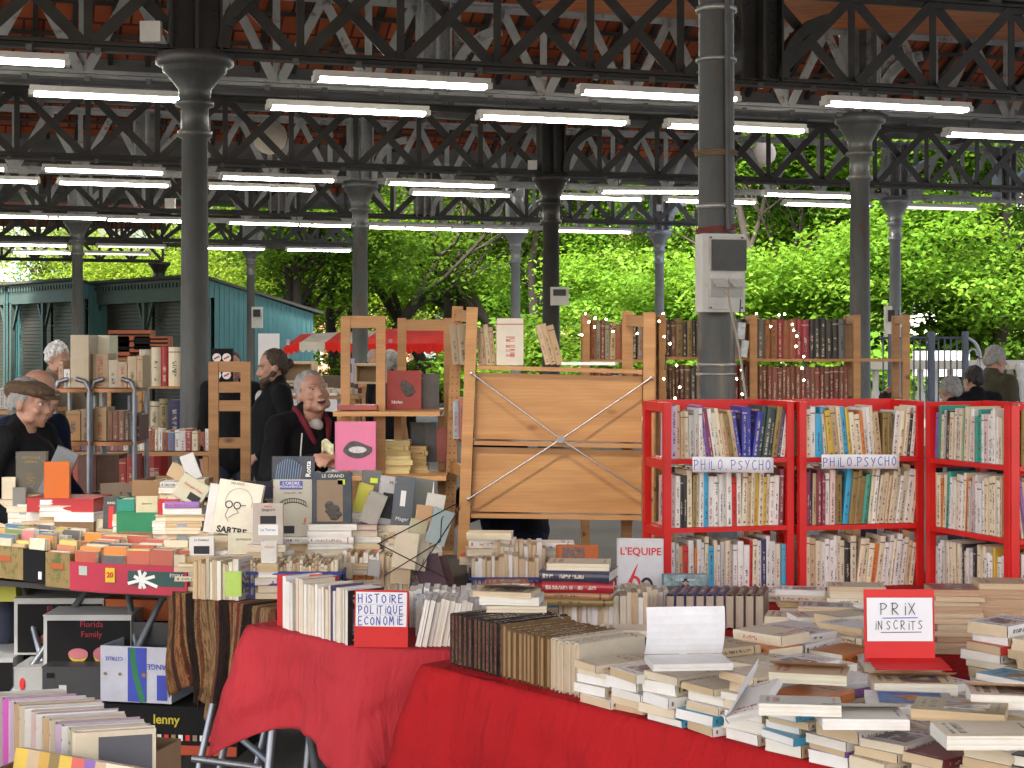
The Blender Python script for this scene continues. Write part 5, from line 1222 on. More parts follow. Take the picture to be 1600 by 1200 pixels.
# crates and boxes on the left table front
CARD = mat('brown_cardboard', (.26, .155, .075), .85, 0, .12, 4)
CARDG = mat('printed_cardboard', (.25, .17, .06), .8, 0, .2, 9, stain=(.10, .12, .03), thr=(.5, .6))
BLKC = mat('black_cardboard', (.008, .008, .008), .75, spec=.2)
def carton(px0, px1, py0, py1, Y0, Y1, dep, m, name, label, inner=None, lid=False, group='boxes and crates'):
    if name != 'fruit_carton' and py1 < 900: q_ = tier_Y((px0 + px1) / 2, (Y0 + Y1) / 2) - (Y0 + Y1) / 2; Y0 += q_; Y1 += q_
    a = W(px0, py1, Y0); b = W(px1, py1, Y1); b.z = a.z; h = (py1 - py0) * (Y0 + Y1) / 2 / F; d = (b - a); L = d.length; d.normalize(); n = Vector((-d.y, d.x, 0))
    if n.y < 0: n = -n
    root = thing(name, label, 'box', (a + b) / 2 + n * dep / 2, group); M = Matrix(((d.x, n.x, 0), (d.y, n.y, 0), (0, 0, 1))); P = lambda x, y, z: a + d * x + n * y + Vector((0, 0, z))
    g = MB(); th = .006
    g.box(P(L / 2, th / 2, h / 2), (L, th, h), M); g.box(P(L / 2, dep - th / 2, h / 2), (L, th, h), M)
    for x in (th / 2, L - th / 2): g.box(P(x, dep / 2, h / 2), (th, dep - 2 * th, h - .004), M)
    g.box(P(L / 2, dep / 2, .004), (L - 2 * th, dep - 2 * th, .006), M)
    if lid: g.box(P(L / 2, dep / 2, h + .003), (L + .004, dep + .004, .006), M)
    g.build('carton_walls', m, root); return root, P, L, h, M, d
def on_front(root, P, M, x, z, w_, h, m, name='printed_panel', y=-.002):
    g = MB(); g.box(P(x, y, z), (w_, .002, h), M); return g.build(name, m, root)
def front_text(root, P, d, s, x, z, size, m, rot=0.0, y=-.004, bold=0.0, flip=False):
    me = text_mesh(s, size, m, bold); yaw = math.atan2(d.y, d.x)
    M = Matrix.Translation(P(x, y, z)) @ Matrix.Rotation(yaw, 4, 'Z') @ Matrix.Rotation(R(90), 4, 'X') @ Matrix.Rotation(rot, 4, 'Z')
    return place(me, 'lettering', m, root, M)
B1 = carton(-45, 36, 848, 898, 6.78, 6.62, .30, CARDG, 'fruit_carton', 'green printed fruit carton of pocket books at the left edge')
B2 = carton(36, 70, 857, 908, 6.62, 6.55, .30, BLKC, 'fruit_carton', 'black fruit carton between two green printed ones')
B3 = carton(71, 109, 862, 916, 6.54, 6.47, .30, CARDG, 'fruit_carton', 'green printed fruit carton left of the red one')
for B in (B1, B3): on_front(B[0], B[1], B[4], B[2] * .5, B[3] * .62, B[2] * .55, .022, mat('orange_print', (.38, .09, .02), .7))
on_front(B2[0], B2[1], B2[4], B2[2] * .8, .03, .018, .03, WHITE); 
MAG = mat('magenta_carton', (.42, .02, .05), .5, 0, .1)
B4 = carton(109, 152, 877, 922, 6.46, 6.40, .30, MAG, 'fruit_carton', 'dark pink fruit carton with a small white sticker')
on_front(B4[0], B4[1], B4[4], B4[2] * .5, B4[3] * .72, .04, .035, mat('pale_sticker', (.4, .45, .38)))
B5 = carton(152, 292, 880, 926, 6.40, 6.30, .30, MAG, 'fruit_carton', 'long dark pink fruit carton with a white star and the word étoile')
on_front(B5[0], B5[1], B5[4], B5[2] * .66, B5[3] * .55, B5[2] * .62, B5[3] * .5, mat('dark_green_print', (.02, .07, .06)))
front_text(B5[0], B5[1], B5[5], 'ÉTOILE', B5[2] * .89, B5[3] * .68, .018, INKW)
star = MB()
for a, l in ((20, .06), (65, .045), (100, .05), (150, .035), (200, .06), (262, .045), (290, .045), (335, .075)):
    q = B5[1](B5[2] * .5, -.004, B5[3] * .5); e = q + B5[5] * (l * math.cos(R(a))) + Vector((0, 0, l * math.sin(R(a)) * .75)); star.bar(q, e, .012, .001, Vector((0, -1, 0)))
star.build('white_star', INKW, B5[0])
on_front(B5[0], B5[1], B5[4], B5[2] * .15, B5[3] * .62, .04, .055, mat('yellow_sticker', (.7, .5, .02)), 'yellow_sticker', -.003)
front_text(B5[0], B5[1], B5[5], '20', B5[2] * .15, B5[3] * .62, .028, INKR, y=-.0055, bold=.001)
# pocket books standing in the cartons, covers to the viewer
POP = [(.6, .35, .1), (.45, .1, .06), (.1, .2, .3), (.5, .45, .3), (.62, .5, .15), (.2, .3, .12), (.65, .6, .5), (.5, .2, .1), (.12, .12, .12), (.7, .25, .05), (.6, .2, .2), CREAM, TAN, CREAM]
def bin_(Bx, lab, zt=.0, nrow=3):
    root, P, L, h, M, d = Bx; x = .012; k = 0
    while x + .085 < L + .03:
        w_ = rnd.uniform(.088, .108); y = .012; j = 0
        while y < .27:
            t = rnd.uniform(.014, .026); hh = rnd.uniform(.145, .185) - .02 * (y < .05)
            c = rnd.choice(POP); o = P(x + rnd.uniform(-.003, .003), y, .012); k += 1; j += 1
            n = Vector((-d.y, d.x, 0)); n = n if n.y > 0 else -n
            q = Matrix(((-n.x, d.x, 0, 0), (-n.y, d.y, 0, 0), (0, 0, 1, 0), (0, 0, 0, 1)))
            Mx = Matrix.Translation(o) @ Matrix.Translation(n * t) @ Matrix.Rotation(rnd.uniform(-.06, .06), 4, 'Z') @ Matrix.Rotation(rnd.uniform(-.08, .08), 4, d) @ q
            book(Mx, t, min(w_, L - x - .01), hh, c, rnd.choice(PG), False, f'{cname(c)} pocket book {ordn(j)} from the front, column {k // 9 + 1} of the {lab}')
            y += t + rnd.uniform(.001, .004)
            if rnd.random() < .12: y += .02
        x += w_ + .004
for Bx, lab in ((B1, 'leftmost green printed carton'), (B2, 'black carton'), (B3, 'second green printed carton'), (B4, 'small pink carton'), (B5, 'long pink star carton')): bin_(Bx, lab)
# second and third tiers of books behind the cartons
def tier(px0, px1, py_top, Y, z, hr, lab, pal=POP, rows_=2, yaw=0.0):
    for r_ in range(rows_):
        x0 = (px0 - 800) * Y / F; x1 = (px1 - 800) * Y / F; x = x0; i = 0
        while x < x1:
            w_ = rnd.uniform(.095, .125); hh = rnd.uniform(*hr); t = rnd.uniform(.02, .035); c = rnd.choice(pal); i += 1
            Mx = Matrix.Translation((x + w_ / 2, tier_Y(800 + x * F / Y, Y) + r_ * .05, z)) @ Matrix.Rotation(rnd.uniform(-.25, .25), 4, 'Z') @ Matrix.Rotation(rnd.uniform(-.2, .05), 4, 'X') @ Matrix.Rotation(rnd.gauss(0, .10), 4, 'Y') @ Matrix(((0, 1, 0, -w_ / 2), (-1, 0, 0, t), (0, 0, 1, 0), (0, 0, 0, 1)))
            book(Mx, t, w_, hh, c, rnd.choice(PG), rnd.random() < .15, f'{cname(c)} book, {ordn(min(i, 59))} from the left in the {lab}, {"front" if r_ == 0 else "rear"} line')
            x += w_ * rnd.uniform(.75, 1.0)
tier(-10, 240, 840, 6.74, .80, (.15, .19), 'upper tier over the fruit cartons', rows_=3)
tier(-10, 230, 820, 6.97, .88, (.13, .17), 'third tier over the fruit cartons', rows_=2, pal=[CREAM, TAN, WHT, GRY, (.3, .2, .1)])
tier(150, 300, 800, 7.15, .97, (.10, .14), 'far tier behind the green box', rows_=2, pal=[CREAM, TAN, WHT, (.3, .12, .05), (.15, .1, .06)])
tier(290, 420, 860, 6.35, .78, (.11, .14), 'line below the cream glasses book', rows_=2, pal=[CREAM, TAN, WHT, (.3, .05, .05)])
# supports of stacked books inside the tiers
for px, Y in ((20, 7.2), (70, 7.15), (120, 7.1), (170, 7.0), (215, 6.95), (40, 7.1), (110, 7.1), (180, 7.1), (240, 7.2), (290, 7.2)):
    o = Vector(((px - 830) * Y / F, Y, .757)); flat_stack(o, (1, 0, 0), 5 if Y < 7 else 7, ('{} from bottom of a propping pile ' + f'behind the cartons, {px // 10 + 1} hands from the edge',), tr=(.026, .03), jit=.004)
GREENB = mat('green_card', (.01, .20, .085), .4); REDB = mat('red_lacquer_card', (.38, .015, .02), .4)
BX = carton(182, 300, 803, 832, 6.62, 6.60, .12, GREENB, 'green_box', 'bright green document box in the middle of the left display', lid=True)
BX = carton(42, 146, 780, 800, 6.72, 6.68, .2, REDB, 'red_box', 'red lacquer box under the orange book', lid=True)
BX = carton(85, 146, 803, 817, 6.62, 6.60, .16, WHITE, 'white_box', 'long white box of pages below the red lacquer box', lid=True)
BX = carton(85, 146, 817, 884, 6.61, 6.59, .16, CARD, 'brown_box', 'brown box below the long white box', lid=True)
BX = carton(184, 298, 833, 880, 6.64, 6.62, .16, CARD, 'cardboard_box', 'brown box under the bright green document box', lid=True)
BX = carton(150, 420, 777, 868, 7.3, 7.2, .3, CARD, 'cardboard_box', 'wide brown box at the back of the left display', lid=True)
BX = carton(206, 300, 750, 775, 7.05, 7.0, .25, CARD, 'cardboard_tray', 'open cardboard tray of booklets behind the left display')
BX = carton(300, 420, 757, 775, 7.1, 7.0, .25, CARD, 'cardboard_tray', 'low brown cardboard tray behind the cream glasses book')
BX = carton(146, 206, 770, 800, 7.2, 7.15, .2, mat('dark_green_case', (.02, .05, .045), .5), 'green_case', 'dark green case behind the left display', lid=True)
# striped blue cushion like cloth under the glass tower book
g = MB(); g.box(W(408, 765, 6.9), (.18, .25, .05)); tag(g.build('striped_cloth', stripes_uv('blue_stripes', [(0, (.02, .03, .06)), (.5, (.05, .10, .15))])), 'folded dark blue cloth behind the cream glasses book', 'cloth')
# plastic crates
def crate(px0, px1, py0, py1, Y, dep, m, label, nb=12, slat=True):
    a = W(px0, py1, Y); L = (px1 - px0) * Y / F; h = (py1 - py0) * Y / F; root = thing('plastic_crate', label, 'crate', a + Vector((L / 2, dep / 2, 0)), 'plastic crates')
    def wall(p, q, name):
        p = Vector(p); q = Vector(q); g = MB(); d = (q - p).normalized()
        for z in (.006, h * .5, h - .006): g.bar(p + Vector((0, 0, z)), q + Vector((0, 0, z)), .006, .012)
        k = max(3, int((q - p).length / .017))
        for i in range(k + 1): g.bar(p + (q - p) * i / k + Vector((0, 0, 0)), p + (q - p) * i / k + Vector((0, 0, h)), .005, .005, (0, 1, 0))
        g.build(name, m, root)
    x, y, z = a; wall((x, y, z), (x + L, y, z), 'lattice_wall'); wall((x, y + dep, z), (x + L, y + dep, z), 'lattice_wall'); wall((x, y, z), (x, y + dep, z), 'lattice_wall'); wall((x + L, y, z), (x + L, y + dep, z), 'lattice_wall')
    MB().box((x + L / 2, y + dep / 2, z + .004), (L, dep, .006)).build('crate_floor', m, root); return a, L, h
BLUEP = mat('blue_plastic', (.02, .035, .20), .4)
a, L, h = crate(376, 535, 893, 935, 6.12, .22, BLUEP, 'blue lattice crate full of small books on the striped rug')
shelf_row(a + Vector((.01, .012, .01)), (1, 0, 0), L - .02, [CREAM, TAN], 'of the pocket books in the blue crate on the rug', hr=(.10, .13), dep=(.08, .1), tr=(.008, .014)); shelf_row(a + Vector((.01, .11, .01)), (1, 0, 0), L - .02, [CREAM, TAN], 'of the rear line in the blue crate on the rug', hr=(.11, .135), dep=(.08, .1), tr=(.008, .014))
a, L, h = crate(475, 600, 838, 885, 6.95, .2, BLACK, 'black lattice basket with a curved white sheet in it')
g = curved(lambda u, v: a + Vector((.02 + u * .19, .03 + v * .12, h + .012 * math.sin(u * 3))), 10, 3); o = g.build('white_sheet', WHITE); solidify(o, .001); tag(o, 'curved white plastic sheet lying in the black lattice basket', 'sheet')
a, L, h = crate(732, 848, 902, 935, 6.55, .2, BLUEP, 'blue lattice crate under the cross-braced shelf')
shelf_row(a + Vector((.01, .03, .02)), (1, 0, 0), L - .02, [CREAM, TAN, CREAM], 'in the blue crate under the cross-braced shelf', hr=(.12, .15), dep=(.1, .12), back=True)
shelf_row(Z(535, 925, .757), (1, -.05, 0), .26, [CREAM, TAN, GRY, CREAM, (.4, .3, .1)], 'in the open line right of the blue crate on the rug', hr=(.13, .155), dep=(.1, .12), tr=(.01, .02), back=True)
shelf_row(Z(300, 936, .757), (.93, -.37, 0), .20, [CREAM, TAN, GRY, (.6, .5, .3)], 'in the line left of the blue crate on the rug', hr=(.13, .16), dep=(.1, .12), tr=(.01, .02), back=True)
r_ = st(352, 377, 893, 932, 5.98, .012, (.42, .60, .12), PG[0], 'lime green booklet left of the blue crate', sup=False)
for px, py, n_, lb in ((320, 890, 3, 'behind the lime green booklet'), (560, 880, 3, 'before the black lattice basket'), (450, 890, 2, 'behind the blue crate on the rug')):
    o = Vector(((px - 840) * 6.3 / F, 6.3, .757)); flat_stack(o, (1, 0, 0), n_ + 3, (f'{{}} from bottom of the pile {lb}',), tr=(.014, .022))
# wire rack
WIRE = mat('black_wire', (.02, .02, .02), .35, .6)
rk = thing('wire_rack', 'black wire book rack with diagonal struts left of the cross-braced shelf', 'rack', Z(640, 925, .757))
for k, dY in ((0, 0), (1, .12)):
    g = MB(); Yr = 6.0 + dY
    g.path([W(640, 915, Yr), W(718, 795, Yr), W(712, 788, Yr), W(590, 850, Yr)], .0025, 6); g.path([W(592, 850, Yr), W(700, 905, Yr)], .0022, 6); g.path([W(600, 900, Yr), W(688, 846, Yr), W(690, 812, Yr)], .0022, 6)
    g.build('wire_side', WIRE, rk)
g = MB()
for px, py in ((640, 915), (718, 795), (600, 900), (690, 812), (660, 880), (700, 825)): g.tube(W(px, py, 6.0), W(px, py, 6.0) + Vector((0, .12, 0)), .0022, None, 6)
g.build('wire_crossbar', WIRE, rk)
st(662, 700, 868, 925, 6.2, .03, (.09, .05, .07), PG[3], 'dark large book leaning right of the wire rack', rot=R(-16), sup=False)
st(690, 712, 868, 925, 6.3, .02, (.07, .03, .03), WHT, 'dark book with white strip leaning by the shelf post', rot=R(-14), sup=False)
r_ = st(872, 935, 853, 893, 6.62, .05, (.50, .13, .03), PG[3], 'orange marbled half bound volume under the cross-braced shelf', text=False, sup=False); deco(r_, 'bar', -.12, .5, .09, .09, mat('marbled_panel', (.30, .12, .06), .4, 0, .6, 60, stain=(.08, .12, .14), thr=(.48, .55)))
for i, (px, py, n_, lb) in enumerate(((760, 890, 5, 'wrapped'), (800, 905, 3, 'middle'), (850, 880, 4, 'right'))):
    o = Vector(((px - 835) * 6.85 / F, 6.85, .757)); flat_stack(o, (1, 0, 0), n_, (f'{{}} from bottom of {lb} pile under the cross-braced shelf',), tr=(.025, .035), hr=(.18, .24))
shelf_row(Vector((-.06, 6.75, .757)), (1, 0, 0), .2, [CREAM, TAN], 'in the line under the cross-braced shelf', hr=(.11, .14), back=True)
trestle('trestle_table', 'table carrying books beneath the cross-braced pine shelf', [(-.25, 6.45), (.45, 6.45), (.45, 7.2), (-.25, 7.2)], [((-.2, 6.5), (-.2, 6.5)), ((.4, 6.6), (.4, 6.6))], DKT, .752)
# table under the red bookcases and behind
trestle('trestle_table', 'table carrying the row of red bookcases', [(.5, 6.28), (2.7, 5.95), (2.9, 7.0), (.5, 7.0)], [((.6, 6.9), (.6, 6.9)), ((2.6, 6.9), (2.6, 6.9))], DKT, .744)

# ---------------------------------------------------------------- crates on the ground under the left table
WHC = mat('white_carton_edge', (.45, .45, .43), .7, 0, .1)
def melon(px0, px1, py0, py1, Y0, Y1, lab, txts, fruit=True, floor_=False):
    B = carton(px0, px1, py0, py1, Y0, Y1, .38, WHC, 'melon_carton', lab, lid=True)
    root, P, L, h, M, d = B
    on_front(root, P, M, L / 2 + .006, h / 2 - .004, L * .95, h * .88, BLKC, 'black_panel')
    g = MB(); g.box(P(-.002, .19, h / 2), (.002, .34, h * .86), M); g.build('black_panel', BLKC, root)
    g = MB()
    for k in range(4): g.box(P(-.004, .08 + k * .06, h * .65), (.002, .04, .012), M)
    g.build('red_print', INKR, root)
    for s, x, z, sz in txts: front_text(root, P, d, s, L * x, h * z, sz, mat('dull_red_ink', (.30, .01, .02)), y=-.005)
    if fruit:
        rind = mat('yellow_rind', (.45, .38, .02), .6); pulp = mat('melon_flesh', (.45, .13, .15), .6)
        for x, r_ in ((.40, .040), (.74, .060)):
            c = P(L * x, -.004, h * .30); dv = d
            def disc(rx, rz, y, m, nm, half=False):
                g = MB(); n = 28; pts = [c + Vector((0, y, 0)) + dv * (rx * math.cos(q)) + Vector((0, 0, rz * math.sin(q))) for q in [(math.pi if half else 0) + (math.pi if half else 2 * math.pi) * i / n for i in range(n)]]
                g.add(pts, [tuple(range(n))]); g.build(nm, m, root)
            disc(r_, r_ * .62 * 1.4, -.002, rind, 'melon_rind', True); disc(r_, r_ * .55, -.004, pulp, 'melon_half')
    return B
melon(22, 162, 937, 1023, 6.95, 6.95, 'black melon carton with red lettering, upper one at left', [('Florida', .5, .82, .036)])
melon(68, 205, 963, 1046, 6.72, 6.72, 'black melon carton with red lettering and two pink melon halves', [('Florida', .55, .85, .034), ('Family', .55, .66, .034)])
melon(-60, 20, 1030, 1090, 6.9, 6.9, 'melon carton cut by the left edge', [], False)
MB_ = carton(-40, 155, 1023, 1200, 7.05, 7.05, .36, BLKC, 'black_carton', 'stacked dark carton under the melon cartons', lid=True)
B = carton(22, 66, 1045, 1092, 6.72, 6.72, .25, mat('white_box_card', (.40, .40, .38), .7), 'small_white_carton', 'small white carton under the melon cartons', lid=True)
g = MB(); g.ell(B[1](B[2] * .3, -.003, B[3] * .5), (.012, .002, .025)); g.build('red_mark', INKR, B[0])
B = carton(66, 158, 1044, 1185, 6.60, 6.60, .3, mat('charcoal_crate', (.03, .032, .034), .5), 'charcoal_crate', 'charcoal plastic box under the melon cartons', lid=True)
on_front(B[0], B[1], B[4], B[2] * .35, B[3] * .75, .03, .045, mat('paper_label', (.5, .5, .45))); on_front(B[0], B[1], B[4], B[2] * .14, B[3] * .92, .03, .02, BLKC, 'hand_hole')
B = carton(157, 268, 1008, 1095, 6.52, 6.46, .30, mat('blue_white_carton', (.45, .46, .52), .6), 'citrus_carton', 'white fruit carton with a green and blue swoosh standing upside down')
root, P, L, h, M, d = B
CB = mat('carton_blue', (.03, .05, .36)); CG = mat('carton_green', (.01, .16, .06))
on_front(root, P, M, L * .52, h * .5, L * .26, h * .97, CB, 'blue_stripe')
g = MB()
for i in range(12):
    a = i / 12; b = (i + 1) / 12; xx = lambda t: L * (.46 + .16 * (1 - math.cos((1 - t) * 1.5)))
    g.bar(P(xx(a), -.005, h * (.02 + .96 * a)), P(xx(b), -.005, h * (.02 + .96 * b)), .022, .001, Vector((0, -1, 0)))
g.build('green_swoosh', CG, root); front_text(root, P, d, 'CITRUS', L * .2, h * .78, .022, INKB, rot=math.pi, y=-.005); front_text(root, P, d, 'ORANGE', L * .87, h * .66, .03, INKB, rot=math.pi, y=-.005)
on_front(root, P, M, L * .87, h * .28, L * .14, h * .45, CB, 'blue_window', -.003); g = MB(); g.tube(P(L * .62, -.006, h * .5), P(L * .62, -.003, h * .5), .009); g.build('hand_hole', CARD, root)
for x in (.07, .28): g = MB(); g.tube(P(L * x, -.006, h * .5), P(L * x, -.003, h * .5), .006); g.build('hand_hole', CARD, root)
carton(150, 268, 970, 1006, 6.75, 6.70, .3, mat('dark_crate', (.02, .02, .022), .5), 'dark_crate', 'dark plastic crate behind the citrus carton')
carton(152, 270, 1096, 1180, 6.62, 6.55, .3, BLKC, 'black_carton', 'black carton under the citrus carton', lid=True)
B = carton(150, 372, 1102, 1176, 6.50, 6.42, .28, BLKC, 'black_carton', 'wide black carton with yellow lettering and an orange foot', lid=True)
front_text(B[0], B[1], B[5], 'lenny', B[2] * .5, B[3] * .75, .05, mat('yellow_ink', (.5, .42, .02)), bold=.001); front_text(B[0], B[1], B[5], 'yon', B[2] * .03, B[3] * .85, .03, mat('yellow_ink', (.5, .42, .02)))
on_front(B[0], B[1], B[4], B[2] * .66, B[3] * .12, B[2] * .66, B[3] * .2, mat('orange_foot', (.40, .05, .01)), 'orange_band')
for k in range(9): on_front(B[0], B[1], B[4], B[2] * (.4 + k * .05), B[3] * .38, B[2] * .03, B[3] * .12, [mat('tan_panel', (.3, .2, .12)), INKW, INKR][k % 3], 'colour_swatch', -.003)
carton(165, 290, 938, 968, 6.95, 6.9, .3, mat('orange_carton', (.45, .09, .01), .6), 'orange_carton', 'orange fruit carton under the left table', lid=True)
carton(195, 275, 915, 950, 7.05, 7.0, .2, WHC, 'white_carton', 'white carton under the pink star carton', lid=True)
carton(-60, 25, 905, 940, 7.0, 7.0, .3, mat('yellow_print', (.42, .42, .05), .6), 'yellow_carton', 'yellow green carton at the left edge under the table', lid=True)
# folded steel chair / trestle before the rug
ft = thing('folding_trestle', 'grey steel folding trestle standing below the corner of the small red cloth', 'trestle', Vector((-1.05, 5.7, 0)))
for a, b in (((303, 1235, 5.75), (333, 1100, 5.85)), ((395, 1220, 5.7), (418, 1128, 5.8)), ((300, 1185, 5.72), (410, 1200, 5.7)), ((360, 1140, 5.9), (420, 1190, 5.65))):
    MB().tube(W(*a), W(*b), .012, None, 10).build('tube', STEEL, ft)

# ---------------------------------------------------------------- nearest box of books, lower left
i = 0; y = 0
for i in range(15):
    f = i / 14; Y = 3.52 - .36 * f; xl = -1.10 + .27 * f; t = rnd.uniform(.018, .028); hh = rnd.uniform(.20, .225)
    c = [WHT, GRY, (.6, .12, .45), LILAC, TAN, CREAM, WHT, PK, WHT, TAN, CREAM, LILAC, WHT, (.5, .5, .35), CREAM][i]
    Mx = Matrix.Translation((xl, Y, .95 - hh)) @ Matrix.Rotation(R(16), 4, 'Z') @ Matrix.Rotation(rnd.uniform(-.04, .02), 4, 'X') @ Matrix(((0, 1, 0, 0), (-1, 0, 0, t), (0, 0, 1, 0), (0, 0, 0, 1)))
    Bx0 = Mx; b = book(Mx, t, rnd.uniform(.14, .165), hh, c, [PG[4], PG[0], (.62, .5, .52)][i % 3], i == 14, f'{cname(c)} book, {ordn(i + 1)} from the back of the box in the lower left corner', force=True, text=(i != 14))
deco((Bx0 @ Matrix(((0, 1, 0, 0), (-1, 0, 0, t), (0, 0, 1, 0), (0, 0, 0, 1))).inverted(), b['w'], hh, b), 'bar', .62, .63, .10, .13, mat('slate_panel', (.10, .10, .11), .5))
for i in range(9):
    f = i / 8; Y = 3.12 - .12 * f; xl = -.90 + .2 * f; c = [YL, TAN, (.6, .35, .05), OL, YL, (.6, .1, .08), PU, TAN, CREAM][i]
    for j in range(1):
        t = .025; Mx = Matrix.Translation((xl - .05, Y - .0, .795)) @ Matrix.Rotation(R(-30), 4, 'Z') @ Matrix.Rotation(R(-12), 4, 'X') @ Matrix(((0, 1, 0, 0), (-1, 0, 0, t), (0, 0, 1, 0), (0, 0, 0, 1)))
        book(Mx, t, .085, .135, c, PG[i % 5], False, f'{cname(c)} pocket book, {ordn(i + 1)} in the small line at the bottom left edge', force=True)
book(Matrix.Translation((-1.12, 3.02, .79)) @ Matrix.Rotation(R(-8), 4, 'Z') @ Matrix(((0, 1, 0, 0), (-1, 0, 0, .03), (0, 0, 1, 0), (0, 0, 0, 1))), .03, .12, .125, (.62, .10, .06), PG[4], False, 'red covered book in the very bottom left corner', force=True)
nb = carton(-60, 120, 1222, 1318, 3.06, 3.0, .42, CARD, 'cardboard_box', 'open cardboard box holding the nearest books in the lower left corner')
trestle('trestle_table', 'small table below the nearest box of books', [(-1.35, 2.9), (-.62, 2.75), (-.52, 3.75), (-1.3, 3.9)], [((-1.3, 3.0), (-1.3, 3.0)), ((-.68, 2.9), (-.68, 2.9)), ((-1.25, 3.8), (-1.25, 3.8)), ((-.6, 3.7), (-.6, 3.7))], DKT, .74)
# ---------------------------------------------------------------- cross-braced pine shelf
def braced():
    Y0 = 7.43; dep = Vector((-.075, .29, 0)); s_ = F / Y0
    root = thing('pine_bookcase', 'tall pine bookcase seen from behind with a steel cross brace over two boards', 'bookcase', (.22, Y0, 0), 'pine bookcases')
    X = lambda px: (px - 800) / s_
    def post(px_t, py_t, px_b, off, name, holes=False):
        a = Vector((X(px_t), Y0, HC - (py_t - HY) / s_)); k = (a.z) / ((1000 - py_t) / s_); b = Vector((X(px_b), Y0, 0)); b.x = a.x + (b.x - a.x) * (a.z * s_) / (905 - py_t)
        a += off; b += off; g = MB(); g.bar(b, a, .05, .03, (0, 1, 0)); o = g.build(name, PINE, root)
        if holes:
            h = MB(); k = 0
            while k < 1.2:
                p = a + (b - a).normalized() * (.04 + k)
                for dx in (-.011, .011): h.tube(p + Vector((dx, -.0155, 0)), p + Vector((dx, -.0165, 0)), .003, None, 8)
                k += .032
            h.build('peg_holes', BLACK, o)
        return a, b
    a, b = post(738, 480, 722, Vector(), 'upright'); c, d = post(1014, 488, 1012, Vector(), 'upright')
    e, f = post(738, 476, 722, dep, 'upright', True); g_, h_ = post(1014, 484, 1012, dep, 'upright')
    # bottom of left uprights
    for (p, q), (r_, s2) in (((a, b), (e, f)), ((c, d), (g_, h_))):
        for t in (.012, .385, .75):
            m_ = p + (q - p) * t + Vector((0, 0, -.02)); n_ = r_ + (s2 - r_) * t + Vector((0, 0, -.02)); MB().bar(m_, n_, .022, .05).build('rung', PINE, root)
    for py in (574, 692, 806):
        z = HC - (py - HY) / s_; t = (a.z - z) / a.z; l = a + (b - a) * t; r_ = c + (d - c) * t
        g = MB(); n = dep.normalized(); g.add([l + Vector((.028, .0, -.009)), r_ + Vector((-.028, 0, -.009)), r_ + dep + Vector((-.028, 0, -.009)), l + dep + Vector((.028, 0, -.009)), l + Vector((.028, 0, .009)), r_ + Vector((-.028, 0, .009)), r_ + dep + Vector((-.028, 0, .009)), l + dep + Vector((.028, 0, .009))], [(3, 2, 1, 0), (4, 5, 6, 7), (0, 1, 5, 4), (1, 2, 6, 5), (2, 3, 7, 6), (3, 0, 4, 7)])
        g.build('shelf', PINE, root)
    for p0, p1 in ((582, 686), (699, 800)):
        z0, z1 = HC - (p1 - HY) / s_, HC - (p0 - HY) / s_; t0, t1 = (a.z - z0) / a.z, (a.z - z1) / a.z
        q = [a + (b - a) * t0 + Vector((.027, .03, 0)), c + (d - c) * t0 + Vector((-.027, .03, 0)), c + (d - c) * t1 + Vector((-.027, .03, 0)), a + (b - a) * t1 + Vector((.027, .03, 0))]
        g = MB(); bq = [p + Vector((0, .015, 0)) for p in q]; g.add(q + bq, [(0, 1, 2, 3), (7, 6, 5, 4), (0, 4, 5, 1), (1, 5, 6, 2), (2, 6, 7, 3), (3, 7, 4, 0)]); g.build('back_board', PINE, root)
    P = lambda px, py, y=-.02: Vector((X(px), Y0 + y, HC - (py - HY) / s_))
    ctr = P(876, 686, -.024)
    for px, py in ((737, 583), (1017, 590), (732, 779), (1016, 778)):
        g = MB(); g.tube(P(px, py), ctr, .0038, None, 8); g.ell(P(px, py), (.009, .009, .009)); g.build('brace_rod', mat('bright_steel', (.6, .6, .6), .25, .8), root)
    g = MB(); g.tube(ctr + Vector((0, -.006, 0)), ctr + Vector((0, .006, 0)), .016); g.build('brace_hub', STEEL, root)
    # books on the top shelf
    z = HC - (574 - HY) / s_ + .0095
    BK_ = [(.42, .28, .15), (.40, .27, .15), (.38, .25, .13), (.42, .32, .2), (.36, .24, .13), (.45, .3, .17)]
    x = X(752)
    shelf_row(Vector((X(700), Y0 + .06, z)), (1, 0, 0), .08, BK_, 'behind the left upright on the top of the cross-braced shelf', hr=(.17, .19), tr=(.015, .03), dep=(.12, .16), leans=[(0, 1, -.12)], text=None) if False else None
    shelf_row(Vector((X(706), Y0 + .10, z)), (1, 0, 0), .09, [(.33, .25, .15)], 'behind the left upright of the cross-braced shelf', hr=(.18, .19), tr=(.03, .04), leans=[(0, 1, -.10)])
    shelf_row(Vector((X(748), Y0 + .03, z)), (1, 0, 0), .105, BK_, 'of the old volumes on top of the cross-braced shelf', hr=(.165, .185), tr=(.016, .024), dep=(.12, .16), leans=[(0, .6, -.1), (.6, 1, -.02)], force=True, kind='old volume')
    b_ = book(frame((X(776), Y0 + .02, z), (1, 0, 0)), .12, .16, .21, (.52, .47, .38), PG[3], False, 'thick pale grey book with a small red device standing on the cross-braced shelf', force=True, text=True)
    shelf_row(Vector((X(853), Y0 + .03, z)), (1, 0, 0), .10, BK_, 'of the slanting volumes on the cross-braced shelf', hr=(.18, .195), tr=(.02, .03), dep=(.12, .16), leans=[(0, 1, -.26)], force=True, kind='old volume')
    o = Vector((X(880), Y0 + .03, z)); flat_stack(o, (1, 0, 0), 1, ('{} thing lying flat on top of the cross-braced shelf',), tr=(.012, .014), wr=(.17, .18), hr=(.24, .25), pal=[(.3, .3, .28)])
    # books seen between left uprights
    z = HC - (692 - HY) / s_ + .0095
